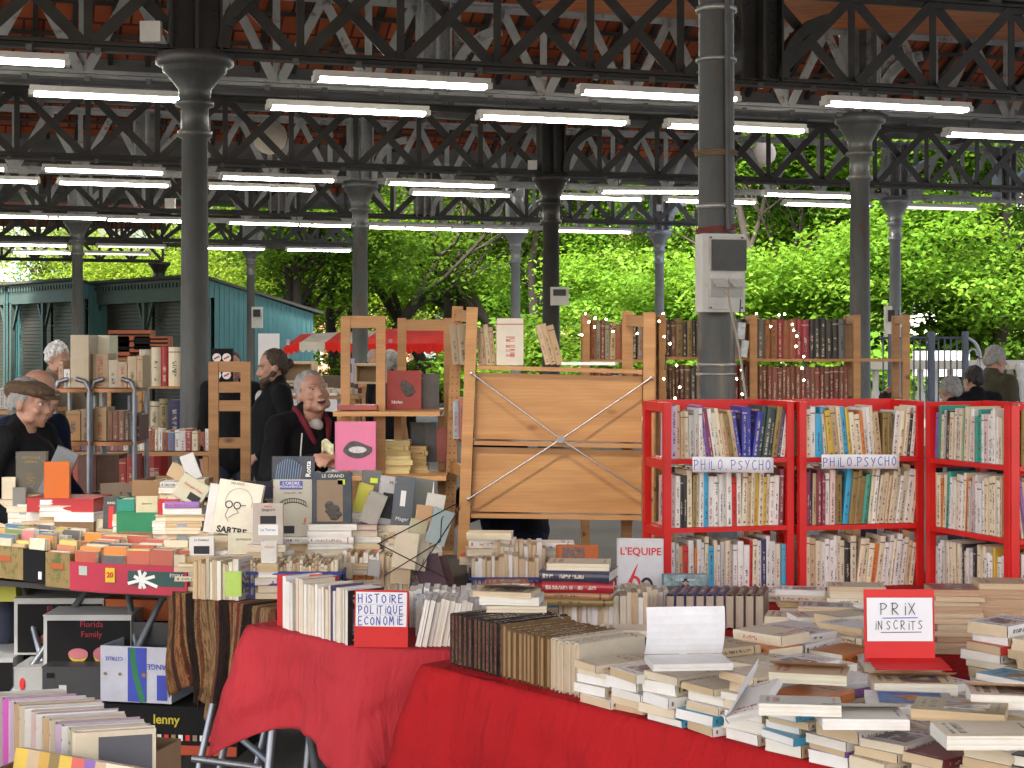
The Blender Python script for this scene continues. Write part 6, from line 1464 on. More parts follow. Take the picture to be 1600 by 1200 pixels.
    shelf_row(Vector((X(706), Y0 + .14, z)), (1, 0, 0), .06, [(.25, .3, .33), (.35, .1, .08)], 'between the left uprights of the cross-braced shelf', hr=(.17, .19), tr=(.02, .03))
braced()
def ladder_shelf(px0, px1, Y, py_top, shelves, label, dep=.28, wpx=None, mids=(), board=.045, depv=None, back_rail=False, inset=0):
    root = thing('pine_bookcase', label, 'bookcase', ((px0 + px1) / 2 * Y / F - 800 * Y / F, Y, 0), 'pine bookcases')
    x0, x1 = (px0 - 800) * Y / F, (px1 - 800) * Y / F; zt = HC - (py_top - HY) * Y / F; dv = depv or Vector((0, dep, 0))
    for x in [x0 + .02, x1 - .02] + [(m - 800) * Y / F for m in mids]:
        for off in (Vector(), dv):
            MB().bar(Vector((x, Y, 0)) + off, Vector((x, Y, zt)) + off, .0042 * Y, .045, (0, 1, 0)).build('upright', PINE, root)
        for z in (zt - .03, zt - .55, zt - 1.1, .2): MB().bar(Vector((x, Y, z)) + dv * .07, Vector((x, Y, z)) + dv * .93, .03, .05).build('rung', PINE, root)
    for py in shelves:
        z = HC - (py - HY) * Y / F; g = MB(); a = Vector((x0 + .0, Y - .01, z)); b = Vector((x1, Y - .01, z)); d2 = dv + Vector((0, .02, 0))
        g.add([a, b, b + d2, a + d2] + [p + Vector((0, 0, .018)) for p in (a, b, b + d2, a + d2)], [(3, 2, 1, 0), (4, 5, 6, 7), (0, 1, 5, 4), (1, 2, 6, 5), (2, 3, 7, 6), (3, 0, 4, 7)]); g.build('shelf', PINE, root)
    return root
LEA = [(.16, .04, .03), (.22, .05, .03), (.10, .03, .025), (.14, .06, .03), (.28, .09, .03), (.03, .03, .03), (.20, .02, .03), (.12, .05, .04), (.03, .05, .05)]
def shelf_books(px0, px1, Y, py, pal, lab, hr, tr=(.02, .04), hard=.9, **k):
    return shelf_row(Vector(((px0 - 800) * Y / F, Y + .04, HC - (py - HY) * Y / F + .0185)), (1, 0, 0), (px1 - px0) * Y / F, pal, lab, hr=hr, tr=tr, dep=(.14, .18), hard=hard, kind='leather book', **k)
# back shelves with leather bound books
ladder_shelf(911, 1024, 10.7, 490, [566, 640, 720], 'pine bookcase with leather bound books behind the cross-braced one', depv=Vector((-.0, .28, 0)))
shelf_books(918, 1020, 10.7, 566, [(.55, .4, .2), LEA[0], (.25, .08, .04), BK, (.35, .12, .04), (.3, .28, .22), LEA[4]], 'top shelf of the pine bookcase behind the cross-braced one', (.22, .25))
shelf_books(918, 1020, 10.7, 640, LEA, 'second shelf of the pine bookcase behind the cross-braced one', (.22, .25))
ladder_shelf(1030, 1182, 10.75, 492, [562, 636, 720], 'pine bookcase partly hidden behind the big grey column')
shelf_books(1040, 1172, 10.75, 562, [GRY, (.2, .22, .24), (.5, .03, .03), (.45, .03, .03), BK, OL, (.02, .06, .05), BK, (.2, .08, .05), NV], 'top shelf of the pine bookcase behind the big column', (.22, .25))
shelf_books(1040, 1172, 10.75, 636, LEA + [(.3, .02, .02)], 'second shelf of the pine bookcase behind the big column', (.22, .26))
ladder_shelf(1172, 1420, 10.6, 492, [565, 640, 722], 'long pine bookcase with red brown leather volumes and an empty right end', mids=(1338,))
seqA = [(.10, .11, .11), (.3, .12, .04), (.3, .12, .04), (.28, .02, .04), (.28, .10, .04), (.3, .1, .04), (.30, .02, .04), (.32, .02, .05), BK, BK, BK, (.03, .03, .03), BK, (.12, .13, .14), (.1, .1, .12)]
shelf_books(1184, 1330, 10.6, 565, LEA, 'top shelf of the long pine bookcase', (.235, .26), tr=(.033, .046), seq=seqA, force=True)
shelf_books(1180, 1330, 10.6, 640, [(.2, .05, .03), (.24, .06, .04), (.16, .03, .03), (.18, .07, .04)], 'second shelf of the long pine bookcase', (.245, .26), tr=(.024, .034))
# ladders left of the cross-braced shelf
def front_frame(px0, px1, Y, py_top, rails, label, wd=.042):
    root = thing('pine_ladder_frame', label, 'shelf frame', W((px0 + px1) / 2, 545, Y) * Vector((1, 1, 0)) if False else Vector((W((px0 + px1) / 2, 0, Y).x, Y, 0)), 'open pine ladder frames')
    for px in (px0, px1): MB().bar(Vector((W(px, 0, Y).x, Y, 0)), W(px, py_top, Y), wd, .03, (0, 1, 0)).build('upright', PINE, root)
    for py in rails: MB().bar(W(px0 + 4, py, Y + .001), W(px1 - 4, py, Y + .001), .022, .055).build('rung', PINE, root)
    return root
front_frame(540, 595, 7.6, 494, [503, 690], 'open pine ladder frame standing above the pink book')
front_frame(628, 700, 8.3, 497, [508], 'pine ladder frame left of the cross-braced shelf, behind the red film wrapped book')
bo = thing('pine_display_shelf', 'pine display shelf holding the pink and red picture books', 'bookcase', (W(610, 0, 7.6).x, 7.6, 0), 'pine bookcases')
for py, a, b in ((640, 528, 690), (738, 528, 700)):
    g = MB(); g.box(((((a + b) / 2) - 800) * 7.65 / F, 7.65, HC - (py - HY) * 7.65 / F - .012), ((b - a) * 7.65 / F, .42, .02)); g.build('shelf', PINE, bo)
for px in (533, 590, 622, 690):
    x = (px - 800) * 7.85 / F; MB().bar((x, 7.85, 0), (x, 7.85, HC - (642 - HY) * 7.65 / F - .03), .035, .045, (0, 1, 0)).build('upright', PINE, bo)
tag(MB().box(W(560, 636, 7.6), (.18, .14, .022)).build('red_book', mat('dark_red_cover', (.28, .05, .04), .4)), 'thin dark red book lying flat on the pine display shelf', 'book', 'books on the market stalls')
# left pine shelves
ladder_shelf(213, 316, 14.6, 600, [607, 690, 762], 'pine bookcase with tall cream art volumes left of the left front column')
front_frame(334, 384, 8.6, 565, [573, 605, 634, 692], 'empty pine ladder frame right of the left front column', .05)
shelf_books(216, 300, 14.6, 607, [CREAM, (.35, .06, .05), (.5, .35, .2)], 'top of the left pine bookcase', (.32, .37), tr=(.06, .11), seq=[(.45, .4, .32), CREAM, (.35, .02, .03), CREAM, (.12, .09, .09), (.1, .08, .08)], force=True)
shelf_books(217, 300, 14.6, 690, [CREAM, (.55, .48, .36), OL, NV], 'second shelf of the left pine bookcase', (.33, .40), tr=(.07, .11), seq=[CREAM, CREAM, (.3, .25, .12), NV, CREAM, CREAM], force=True)
shelf_books(220, 300, 14.6, 762, [(.10, .02, .02), (.35, .03, .03)], 'bottom shelf of the left pine bookcase', (.3, .32), tr=(.16, .24))
# steel tube racks with curved wooden shelves
def tube_rack(px0, px1, Y, label):
    root = thing('steel_rack', label, 'rack', W((px0 + px1) / 2, 745, Y), 'steel tube racks')
    x0, x1 = (px0 - 800) * Y / F, (px1 - 800) * Y / F; zt = HC - (592 - HY) * Y / F; dp = .30
    for x, s_ in ((x0, 1), (x1, -1)):
        for y in (Y, Y + dp):
            g = MB(); pts = [Vector((x, y, 0)), Vector((x, y, zt - .06)), Vector((x + s_ * .02, y, zt - .015)), Vector((x + s_ * .07, y, zt))]; g.path(pts, .013, 8); g.build('upright', STEEL, root)
        for z in (zt - .7, zt - .25, .4): g = MB(); g.tube((x, Y, z), (x, Y + dp, z), .009, None, 8); g.build('rung', STEEL, root)
    for x in (x0 + (x1 - x0) * .55, x0 + (x1 - x0) * .7): MB().tube((x, Y + dp + .05, 0), (x, Y + dp + .05, zt - .1), .011, None, 8).build('rear_tube', STEEL, root)
    for py in (607, 690, 770):
        z = HC - (py - HY) * Y / F; g = MB(); n = 12; top = []; 
        for k in range(n + 1):
            f = k / n; top.append(Vector((x0 + (x1 - x0) * f, Y - .05 * math.sin(math.pi * f) - .01, z)))
        pts = top + [Vector((x1, Y + dp, z)), Vector((x0, Y + dp, z))]; m_ = len(pts)
        g.add(pts + [p - Vector((0, 0, .02)) for p in pts], [tuple(range(m_)), tuple(range(m_, 2 * m_))[::-1]] + [(i, i + m_, (i + 1) % m_ + m_, (i + 1) % m_) for i in range(m_)])
        g.build('shelf', mat('orange_wood', (.42, .18, .06), .45, 0, .15, 4), root)
tube_rack(86, 139, 9.0, 'steel tube rack with curved wooden shelves, left one of two')
tube_rack(142, 210, 9.05, 'steel tube rack with curved wooden shelves, right one of two')
def rk_books(px0, px1, Y, py, lab, seq, hs, ts):
    x = (px0 - 800) * Y / F; z = HC - (py - HY) * Y / F + .001
    for i, (c, h, t) in enumerate(zip(seq, hs, ts)):
        M = frame((x, Y + .02, z), (1, 0, 0)); book(M, t, .2, h, c, PG[0], False, f'{cname(c)} volume, {ordn(i + 1)} from the left {lab}', force=True, text=(t < .1)); x += t + .002
rk_books(90, 0, 9.0, 606, 'on top of the left steel rack', [(.5, .3, .2), WHT, (.46, .38, .26)], [.14, .10, .285], [.025, .035, .10])
rk_books(138, 0, 9.2, 606, 'on top of the right steel rack', [(.62, .58, .42)], [.29], [.11])
rk_books(143, 0, 9.05, 606, 'on the right steel rack, in front of the pale box', [(.42, .3, .18), (.5, .44, .34), (.42, .32, .2), (.45, .34, .22), (.48, .34, .2)], [.185, .15, .14, .17, .175], [.085, .05, .05, .05, .03])
rk_books(92, 0, 9.0, 689, 'on middle shelf of the left steel rack', [(.2, .06, .03), (.35, .18, .06), (.3, .2, .12)], [.12, .16, .17], [.03, .08, .05])
rk_books(145, 0, 9.05, 689, 'on middle shelf of the right steel rack', [(.42, .28, .14), (.22, .10, .05), (.2, .08, .05), (.2, .08, .05), (.08, .05, .04), (.06, .06, .07), (.12, .04, .04)], [.18, .16, .16, .16, .15, .15, .14], [.07, .03, .03, .03, .025, .03, .03])
rk_books(100, 0, 9.1, 769, 'on bottom shelf of the steel racks', [(.45, .12, .10), (.10, .03, .02), (.10, .05, .03), (.30, .02, .02), (.3, .02, .02)], [.17, .2, .2, .18, .2], [.07, .1, .12, .04, .04])
# long wooden tables far back with books
def far_table(px0, px1, py, Y, label, pal, h=.12, dep=.6, seed=0):
    x0, x1 = (px0 - 800) * Y / F, (px1 - 800) * Y / F; z = HC - (py - HY) * Y / F
    root = thing('stall_table', label, 'table', ((x0 + x1) / 2, Y + dep / 2, 0), 'tables in the background')
    MB().box(((x0 + x1) / 2, Y + dep / 2, z - .02), (x1 - x0, dep, .03)).build('tabletop', PINE, root)
    for x in (x0 + .05, x1 - .05):
        for y in (Y + .05, Y + dep - .05): MB().bar((x, y, 0), (x, y, z - .04), .04, .04, (0, 1, 0)).build('leg', PINE, root)
    for r_ in range(2): shelf_row(Vector((x0 + .02, Y + .05 + r_ * .22, z)), (1, 0, 0), x1 - x0 - .05, pal, 'on a background table', hr=(h * .8, h), tr=(.02, .05), dep=(.12, .16))
    return root
far_table(-40, 60, 640, 12.5, 'background table of books behind the man with the flat cap', [CREAM, GRY, (.3, .08, .05), BK], .16, .8)
far_table(-40, 50, 700, 11.0, 'lower background table of books at the left edge', [CREAM, GRY, (.3, .08, .05), TAN], .16, .5)
far_table(60, 330, 705, 12.8, 'background table of books behind the steel racks', [WHT, CREAM, (.3, .05, .05), (.1, .15, .3), (.3, .1, .05)], .17, .8)
far_table(330, 520, 690, 14.5, 'background table behind the man with the bun', [WHT, CREAM, (.3, .05, .05), (.1, .1, .1)], .2, .8)
far_table(560, 640, 600, 16.0, 'background table of pocket books behind the laughing man', [CREAM, TAN, (.4, .1, .05), GRY], .12, .5)
far_table(1040, 1420, 760, 12.4, 'background table behind the long pine bookcase', [CREAM, BK, (.3, .05, .05)], .15, .5)
# pale wooden crates used as stands
PALEW = mat('pale_plywood', (.62, .46, .28), .6, 0, .08, 4)
def wood_crate(px0, px1, py0, py1, Y, label):
    a = W(px0, py1, Y); L = (px1 - px0) * Y / F; h = (py1 - py0) * Y / F; root = thing('wooden_crate', label, 'crate', a + Vector((L / 2, .15, 0)), 'pale wooden crates on the back stall'); c = a + Vector((L / 2, .15, h / 2)); th = .02
    g = MB(); g.box(c + Vector((0, .14, 0)), (L, .012, h)); g.build('back_board', PALEW, root)
    for s_ in (-1, 1):
        MB().box(c + Vector((s_ * (L / 2 - th / 2), 0, 0)), (th, .29, h)).build('side_board', PALEW, root); MB().box(c + Vector((0, 0, s_ * (h / 2 - th / 2))), (L - 2 * th - .002, .28, th)).build('rail', PALEW, root)
wood_crate(437, 490, 565, 598, 13.5, 'pale open wooden crate left of the laughing man'); wood_crate(553, 600, 568, 600, 13.5, 'pale open wooden crate behind the ladder stand'); wood_crate(440, 505, 600, 616, 13.4, 'pale low crate under the left open crate')
tag(MB().box(W(478, 640, 13.6), (.55, .4, .28)).build('white_cloth_block', WHITE), 'white covered stand behind the laughing man', 'stand')
bpy.data.objects['white_cloth_block'].name = 'white_stand'
far_table(430, 560, 617, 13.4, 'pale back stall table carrying the wooden crates', [CREAM], .05, .5)
# white board behind the man with the bun
wbq = thing('white_board', 'white board with rounded corners behind the man with the bun', 'board', W(420, 560, 15)); MB().box(W(420, 548, 15), (.19, .02, .31)).build('panel', WHITE, wbq); MB().bar(W(420, 575, 15), Vector((W(420, 0, 15).x, 15, 0)), .03, .03, (0, 1, 0)).build('leg', STEEL, wbq)
# decorated tin / poster behind empty ladder
pq = thing('picture_folder', 'dark folder with four round plates pictured on it behind the empty ladder frame', 'folder', W(347, 640, 9.2)); pp_ = W(347, 580, 9.2)
MB().box(pp_, (.12, .02, .25)).build('cover', BLKC, pq)
for dx in (-.027, .027):
    for dz in (.075, -.02):
        g = MB(); g.tube(pp_ + Vector((dx, -.014, dz)), pp_ + Vector((dx, -.011, dz)), .024, None, 20); g.build('plate', INKW, pq); g = MB(); g.bar(pp_ + Vector((dx - .015, -.0165, dz - .008)), pp_ + Vector((dx + .015, -.0165, dz + .008)), .008, .001, (0, 1, 0)); g.build('red_motif', INKR, pq)
# red terracotta-like brown wooden boxes on the far stall
bw = mat('red_brown_wood', (.30, .07, .02), .6, 0, .2, 6)
for px, py, w_, h_, lab in ((206, 533, .5, .26, 'red brown wooden box topping the pile left of the left front column'), (240, 536, .4, .16, 'low red brown wooden box on the far stall'), (187, 545, .3, .3, 'dark slatted box on the far stall')):
    q = thing('wooden_box', lab, 'box', W(px, py + 10, 20), 'red brown boxes'); c = W(px, py, 20); MB().box(c, (w_, .3, h_)).build('body', bw, q)
    for k in range(3): MB().box(c + Vector((0, -.155, -h_ * .3 + k * h_ * .3)), (w_ * 1.02, .01, .02)).build('slat', BLKC, q)
far_table(150, 300, 562, 20, 'tall far stall carrying the red brown boxes', [(.1, .06, .04)], .1, .5)

# ---------------------------------------------------------------- red canopy
CANR = cloth_mat('canopy_red', (.55, .02, .015)); CANW = cloth_mat('canopy_cream', (.45, .42, .36))
cn = thing('market_canopy', 'red and cream market canopy with scalloped edge behind the laughing man', 'canopy', W(580, 560, 28))
ze = lambda px, py, Y=27.2: W(px, py, Y)
segs = [((443, 548), (455, 524), (478, 520), (468, 541), CANR), ((468, 541), (478, 520), (522, 518), (512, 540), CANW), ((512, 540), (522, 518), (545, 518), (545, 540), CANR), ((545, 540), (545, 517), (575, 515), (600, 545), CANW)]
def sheet(q, m, name='roof_cloth', Yf=26.6, Yb=28.6):
    a, b, c, d = q; A = W(*a, Yf); D = W(*d, Yf); B_ = W(*b, Yb); C_ = W(*c, Yb)
    g = curved(lambda u, v: A.lerp(D, u).lerp(B_.lerp(C_, u), v) - Vector((0, 0, .06 * math.sin(math.pi * v) * math.sin(math.pi * u))), 8, 8); o = g.build(name, m, cn); solidify(o, .01)
sheet(((443, 543), (470, 522), (490, 521), (468, 536)), CANR); sheet(((468, 536), (490, 521), (530, 519), (508, 535)), CANW); sheet(((508, 535), (530, 519), (550, 518), (535, 537)), CANR); sheet(((535, 537), (550, 518), (595, 516), (560, 538)), CANW); sheet(((560, 538), (595, 514), (700, 510), (705, 538)), CANR)
def val(px0, py0, px1, py1, m, n):
    g = MB(); a = W(px0, py0, 26.6); b = W(px1, py1, 26.6); N = n * 8; vs = []; fs = []
    for i in range(N + 1):
        p = a.lerp(b, i / N); vs += [p + Vector((0, -.01, .01)), p - Vector((0, .0, .10 + .05 * abs(math.sin(math.pi * i / 8))))]
    for i in range(N): fs.append((2 * i, 2 * i + 2, 2 * i + 3, 2 * i + 1))
    g.add(vs, fs); o = g.build('scalloped_valance', m, cn); solidify(o, .008)
val(443, 543, 468, 536, CANR, 3); val(468, 536, 508, 535, CANW, 4); val(508, 535, 535, 537, CANR, 3); val(535, 537, 560, 538, CANR, 3); val(560, 538, 705, 538, CANR, 10)
for px in (450, 610, 700): MB().bar(Vector((W(px, 0, 27).x, 27, 0)), W(px, 530, 27), .05, .05, (0, 1, 0)).build('pole', STEEL, cn)
# dark stalls under the canopy
tag(MB().box(W(528, 606, 24), (1.1, .4, .35)).build('stall_crates', mat('stall_dark', (.10, .07, .05), .8, 0, .5, 4)), 'dark heap of goods on the stall under the canopy', 'goods'); bpy.data.objects['stall_crates'].name = 'goods_heap'
r_ = st(538, 553, 560, 598, 13.2, .06, (.40, .38, .50), WHT, 'lilac box with a small figure photo on the back stall', sup=False); deco(r_, 'bar', 0, .6, .04, .07, INKK)

# ---------------------------------------------------------------- fairy lights on the back shelves
FL = mat('fairy_bulb', (1, .8, .5), .4, emit=(1.0, .72, .38, 22.0))
def garland(pts, lab, Yf, bulbs):
    root = thing('string_lights', lab, 'string lights', W(*pts[0], Yf), 'fairy light strings')
    P = []
    for (a, b) in zip(pts, pts[1:]):
        for k in range(6):
            f = k / 6; P.append(W(a[0] + (b[0] - a[0]) * f + 2.5 * math.sin(k * 2.1 + a[0]), a[1] + (b[1] - a[1]) * f + 2.5 * math.cos(k * 1.7 + a[1]), Yf))
    P.append(W(*pts[-1], Yf)); g = MB(); g.path(P, .0035, 5); g.build('wire', BLACK, root)
    for b in bulbs:
        g = MB(); g.ell(W(*b, Yf - .02), (.0062, .0062, .0062), None, 8, 6); g.build('bulb', FL, root)
garland([(912, 492), (930, 500), (955, 505), (962, 520)], 'fairy light string draped over the pine bookcase behind the cross-braced one'  , 10.4, [(915, 490), (930, 497), (920, 503), (947, 499), (929, 511), (958, 518), (909, 523), (996, 521)])
garland([(1040, 490), (1045, 520), (1040, 570), (1045, 600), (1048, 625)], 'fairy light string hanging left of the big grey column', 10.4, [(1036, 490), (1030, 502), (1047, 537), (1038, 526), (1057, 571), (1037, 592), (1062, 605), (1055, 622)])
garland([(1180, 492), (1200, 500), (1220, 495), (1240, 510), (1257, 540), (1254, 600)], 'fairy light string over the long pine bookcase', 10.3, [(1182, 490), (1217, 492), (1226, 491), (1204, 510), (1240, 516), (1238, 507), (1245, 525), (1256, 557), (1253, 575), (1256, 594), (1244, 541)])
garland([(1165, 540), (1158, 570), (1160, 600), (1158, 630)], 'short fairy light string right of the big grey column', 10.0, [(1159, 578), (1151, 592), (1160, 616), (1159, 634)])
# ---------------------------------------------------------------- people
def blob(name, mb, m, parent, vox=.008, smooth=2, disp=0.0, dscale=9.0, seed=0, wr=None):
    me = bpy.data.meshes.new('tmp'); me.from_pydata(mb.v, [], mb.f); o = bpy.data.objects.new('tmp', me); col.objects.link(o)
    r = o.modifiers.new('r', 'REMESH'); r.mode = 'VOXEL'; r.voxel_size = vox; r.use_smooth_shade = True
    if smooth: s_ = o.modifiers.new('s', 'SMOOTH'); s_.iterations = smooth; s_.factor = .5
    dg = bpy.context.evaluated_depsgraph_get(); m2 = bpy.data.meshes.new_from_object(o.evaluated_get(dg)); bpy.data.objects.remove(o)
    if disp:
        n = len(m2.vertices); 
        for v in m2.vertices:
            p = v.co; q = noise.noise(Vector((p.x * dscale + seed, p.y * dscale, p.z * dscale * .55))) + .5 * noise.noise(Vector((p.x * dscale * 2.3, p.y * dscale * 2.3 + seed, p.z * dscale * 1.6)))
            v.co = p + v.normal * disp * q
    m2.materials.clear(); m2.materials.append(m); m2.name = name
    m2.polygons.foreach_set('use_smooth', [True] * len(m2.polygons))
    ob = bpy.data.objects.new(name, m2); col.objects.link(ob)
    if parent is not None: keep(ob, parent)
    return ob
HAIRG = mat('grey_hair', (.30, .29, .27), .7, 0, .35, 40, .5, 200); HAIRW = mat('white_hair', (.62, .61, .60), .7, 0, .2, 40, .5, 200)
HAIRB = mat('brown_hair', (.06, .035, .02), .6, 0, .4, 50, .5, 200); HAIRK = mat('dark_hair', (.02, .016, .014), .6, 0, .3, 50, .4, 200)
COATK = mat('black_jacket', (.007, .007, .008), .85, 0, .3, 5, .3, 50, spec=.2); COATN = mat('navy_jacket', (.007, .011, .028), .85, 0, .3, 5, .3, 50, spec=.2)
COATB = mat('beige_coat', (.20, .16, .11), .85, 0, .15, 5, .2, 60); COATO = mat('olive_jacket', (.055, .048, .022), .8, 0, .2, 5, .2, 60); CAPM = mat('brown_tweed', (.12, .075, .04), .95, 0, .35, 70, .5, 400)
JEAN = mat('dark_jeans', (.015, .02, .04), .8, 0, .3, 6, .3, 90); RUBY = mat('burgundy_fabric', (.13, .005, .016), .8, 0, .15); SHIRT = mat('white_shirt', (.5, .48, .46), .8); SHOE = mat('dark_shoe', (.02, .015, .012), .5)
def ik(a, c, L1, L2, hint):
    d = c - a; D = min(d.length, (L1 + L2) * .999); d = d.normalized(); x = (L1 * L1 - L2 * L2 + D * D) / (2 * D); h = math.sqrt(max(0, L1 * L1 - x * x))
    hh = (hint - d * hint.dot(d)).normalized(); return a + d * x + hh * h, a + d * D
def hand_mb(mb, w_, dr, palm, curl=.5, side=1, s=1.0):
    "dr: direction of the fingers, palm: normal the palm faces"
    dr = dr.normalized(); palm = (palm - dr * palm.dot(dr)).normalized(); sd = dr.cross(palm) * side
    k = w_ + dr * .085 * s
    for o_, r_ in ((-.026, .0125), (-.009, .0135), (.009, .0135), (.026, .012)): mb.cap(w_ + dr * .012 + sd * o_ * .6 * s, .016 * s, k + sd * o_ * s, r_ * s, 8)
    for o_, L in ((-.028, .068), (-.0095, .080), (.0095, .075), (.028, .058)):
        a = k + sd * o_ * s; d = dr.copy(); 
        for j, (f, r0, r1) in enumerate(((.45, .0098, .0092), (.3, .0092, .0085), (.25, .0085, .0072))):
            ang = curl * (.45 + .35 * j); d = (d * math.cos(ang) + palm * math.sin(ang)).normalized(); b = a + d * L * f * s; mb.cap(a, r0 * s, b, r1 * s, 8); a = b
    a = w_ + dr * .025 * s - sd * .022 * s; d = (dr * .7 - sd * .75 + palm * .35).normalized(); b = a + d * .04 * s; mb.cap(a, .015 * s, b, .0115 * s, 8)
    d = (dr * .9 - sd * .25 + palm * (.3 + .3 * curl)).normalized(); mb.cap(b, .0115 * s, b + d * .035 * s, .0085 * s, 8)
def person(label, px, py, Y, yaw, hair='short', hm=HAIRG, coat=COATK, lean=0.0, pitch=0.0, turn=0.0, hands=None, trousers=JEAN, vox=.009, beard=None, smile=False, hood=False, cap=False, collar=None, fat=1.0, curl=.5, glasses=False, arms_up=None, tall=None, extra=None, roll=0.0):
    top = W(px, py, Y).z; V = Vector
    pel = V((0, .01, .94)); Rl = Matrix.Rotation(lean, 3, 'X')   # lean>0 bends toward -Y
    def up(p): return pel + Rl @ (V(p) - pel)
    chest = up((0, -.01, 1.26)); nb = up((0, .02, 1.455)); hc = nb + Rl @ V((0, -.035, .085)) * .5 + V((0, -.035 - .05 * math.sin(max(lean, 0)), .075))
    hc = nb + (Rl @ V((0, -.03, .145)) * .5 + V((0, -.03, .145)) * .5)
    ztop = hc.z + .125; s_ = max(.9, min(1.1, top / ztop)); base = W(px, py, Y)
    dz = top - ztop * s_
    Rz = Matrix.Rotation(yaw, 3, 'Z'); off = V((base.x, base.y, dz)) - Rz @ V((hc.x, hc.y, 0)) * s_
    G = lambda p: Rz @ (V(p) * s_) + off; GD = lambda d: Rz @ V(d)
    root = thing('person', label, 'person', (off.x, off.y, 0)); 
    Rh = Rz @ Matrix.Rotation(turn, 3, 'Z') @ Matrix.Rotation(roll, 3, 'Y') @ Matrix.Rotation(pitch, 3, 'X'); HC_ = G(hc)
    Hd = lambda x, y, z: HC_ + Rh @ (V((x, y, z)) * s_)
    b = MB(); c = MB()
    def E(t, p, r, M=Rh): t.ell(p, tuple(k * s_ for k in r), M, 20, 14)
    # head
    E(b, Hd(0, .018, .03), (.074, .094, .088)); E(b, Hd(0, -.018, -.025), (.062, .074, .082)); E(b, Hd(0, -.042, -.078), (.044, .044, .036)); E(b, Hd(0, -.074, -.098), (.019, .016, .016))
    b.cap(Hd(0, -.086, .008), .008 * s_, Hd(0, -.108, -.030), .0115 * s_, 10)
    for q in (-1, 1):
        E(b, Hd(q * .012, -.099, -.036), (.009, .010, .008)); E(b, Hd(q * .030, -.078, .022), (.026, .013, .008)); E(b, Hd(q * .038, -.066, -.030), (.024, .02, .019)); E(b, Hd(q * .076, .012, -.012), (.009, .02, .032)); E(b, Hd(q * .05, -.03, -.07), (.02, .035, .025))
    E(b, Hd(0, -.092, -.060), (.024, .010, .006)); E(b, Hd(0, -.090, -.074), (.021, .010, .0065))
    # neck and torso, one body
    b.cap(G(nb + V((0, 0, -.03))), .060 * s_, Hd(0, .012, -.06), .056 * s_, 14)
    shl = {q: up((q * .185, .015, 1.42)) for q in (-1, 1)}
    E(b, G(chest), (.15 * fat, .10 * fat, .19), Rz); E(b, G(pel + V((0, 0, .05))), (.15 * fat, .11 * fat, .16), Rz); b.cap(G(chest), .12 * s_, G(pel), .13 * s_, 14)
    for q in (-1, 1): b.cap(G(up((q * .05, .02, 1.43))), .055 * s_, G(shl[q]), .052 * s_, 12)
    hands = hands or {}
    for q in (-1, 1):
        tgt = hands.get(q); drf = None
        if tgt is None: tgt = (q * .25, -.06, .82); drf = V((0, -.1, -1)); pn = V((-q, 0, 0))
        else: pn = V((-q * .6, 0, -.8)) 
        a = shl[q]; el, wr_ = ik(a, V(tgt), .30, .27, V((q * .5, .7, -.5)))
        b.cap(G(a), .050 * s_, G(el), .040 * s_, 12); b.cap(G(el), .040 * s_, G(wr_), .027 * s_, 12)
        dr = drf if drf else (wr_ - el).normalized() * .6 + (V((-q * .5, -.3, 0)) if hands.get(q) else V())

        hand_mb(b, G(wr_), GD(dr), GD(pn), curl, q * -1, s_)
        c.cap(G(a), .066 * s_ * fat, G(el), .056 * s_, 12); c.cap(G(el), .056 * s_, G(el.lerp(wr_, .93)), .040 * s_, 12)
        hip = pel + V((q * .09, 0, -.02)); kn = V((q * .10, -.03, .50)); an = V((q * .11, .02, .09))
        b.cap(G(hip), .082 * s_, G(kn), .052 * s_, 12); b.cap(G(kn), .052 * s_, G(an), .036 * s_, 12); b.cap(G(an), .036 * s_, G((q * .12, -.12, .04)), .030 * s_, 10)
    blob('body', b, SKIN, root, vox, 1)
    t = MB(); t.ell(G(pel), (.165 * fat, .125 * fat, .14), Rz)
    for q in (-1, 1): t.cap(G(pel + V((q * .09, 0, -.02))), .098 * s_, G((q * .10, -.03, .50)), .070 * s_, 12); t.cap(G((q * .10, -.03, .50)), .070 * s_, G((q * .11, .02, .10)), .058 * s_, 12)
    blob('trousers', t, trousers, root, .014, 2, .006)
    for q in (-1, 1): t = MB(); t.cap(G((q * .11, .03, .05)), .048 * s_, G((q * .13, -.15, .04)), .040 * s_, 10); blob('shoe', t, SHOE, root, .012, 2)
    # coat
    E(c, G(chest), (.178 * fat, .130 * fat, .20), Rz @ Rl); c.cap(G(chest), .145 * s_ * fat, G(pel + V((0, 0, -.02))), .160 * s_ * fat, 18); E(c, G(pel + V((0, 0, -.06))), (.19 * fat, .14 * fat, .16), Rz)
    for q in (-1, 1): c.cap(G(up((q * .04, .03, 1.44))), .064 * s_, G(shl[q]), .068 * s_, 12)
    c.cap(G(up((0, .035, 1.44))), .078 * s_, G(up((0, .03, 1.49))), .068 * s_, 16)
    if hood: 
        for k in range(-3, 4): c.ell(G(up((k * .035, .085 - abs(k) * .018, 1.45 + abs(k) * .004))), (.04, .045, .045), Rz, 12, 8)
    blob('jacket', c, coat, root, max(.010, vox), 2, .012, 8, seed=px)
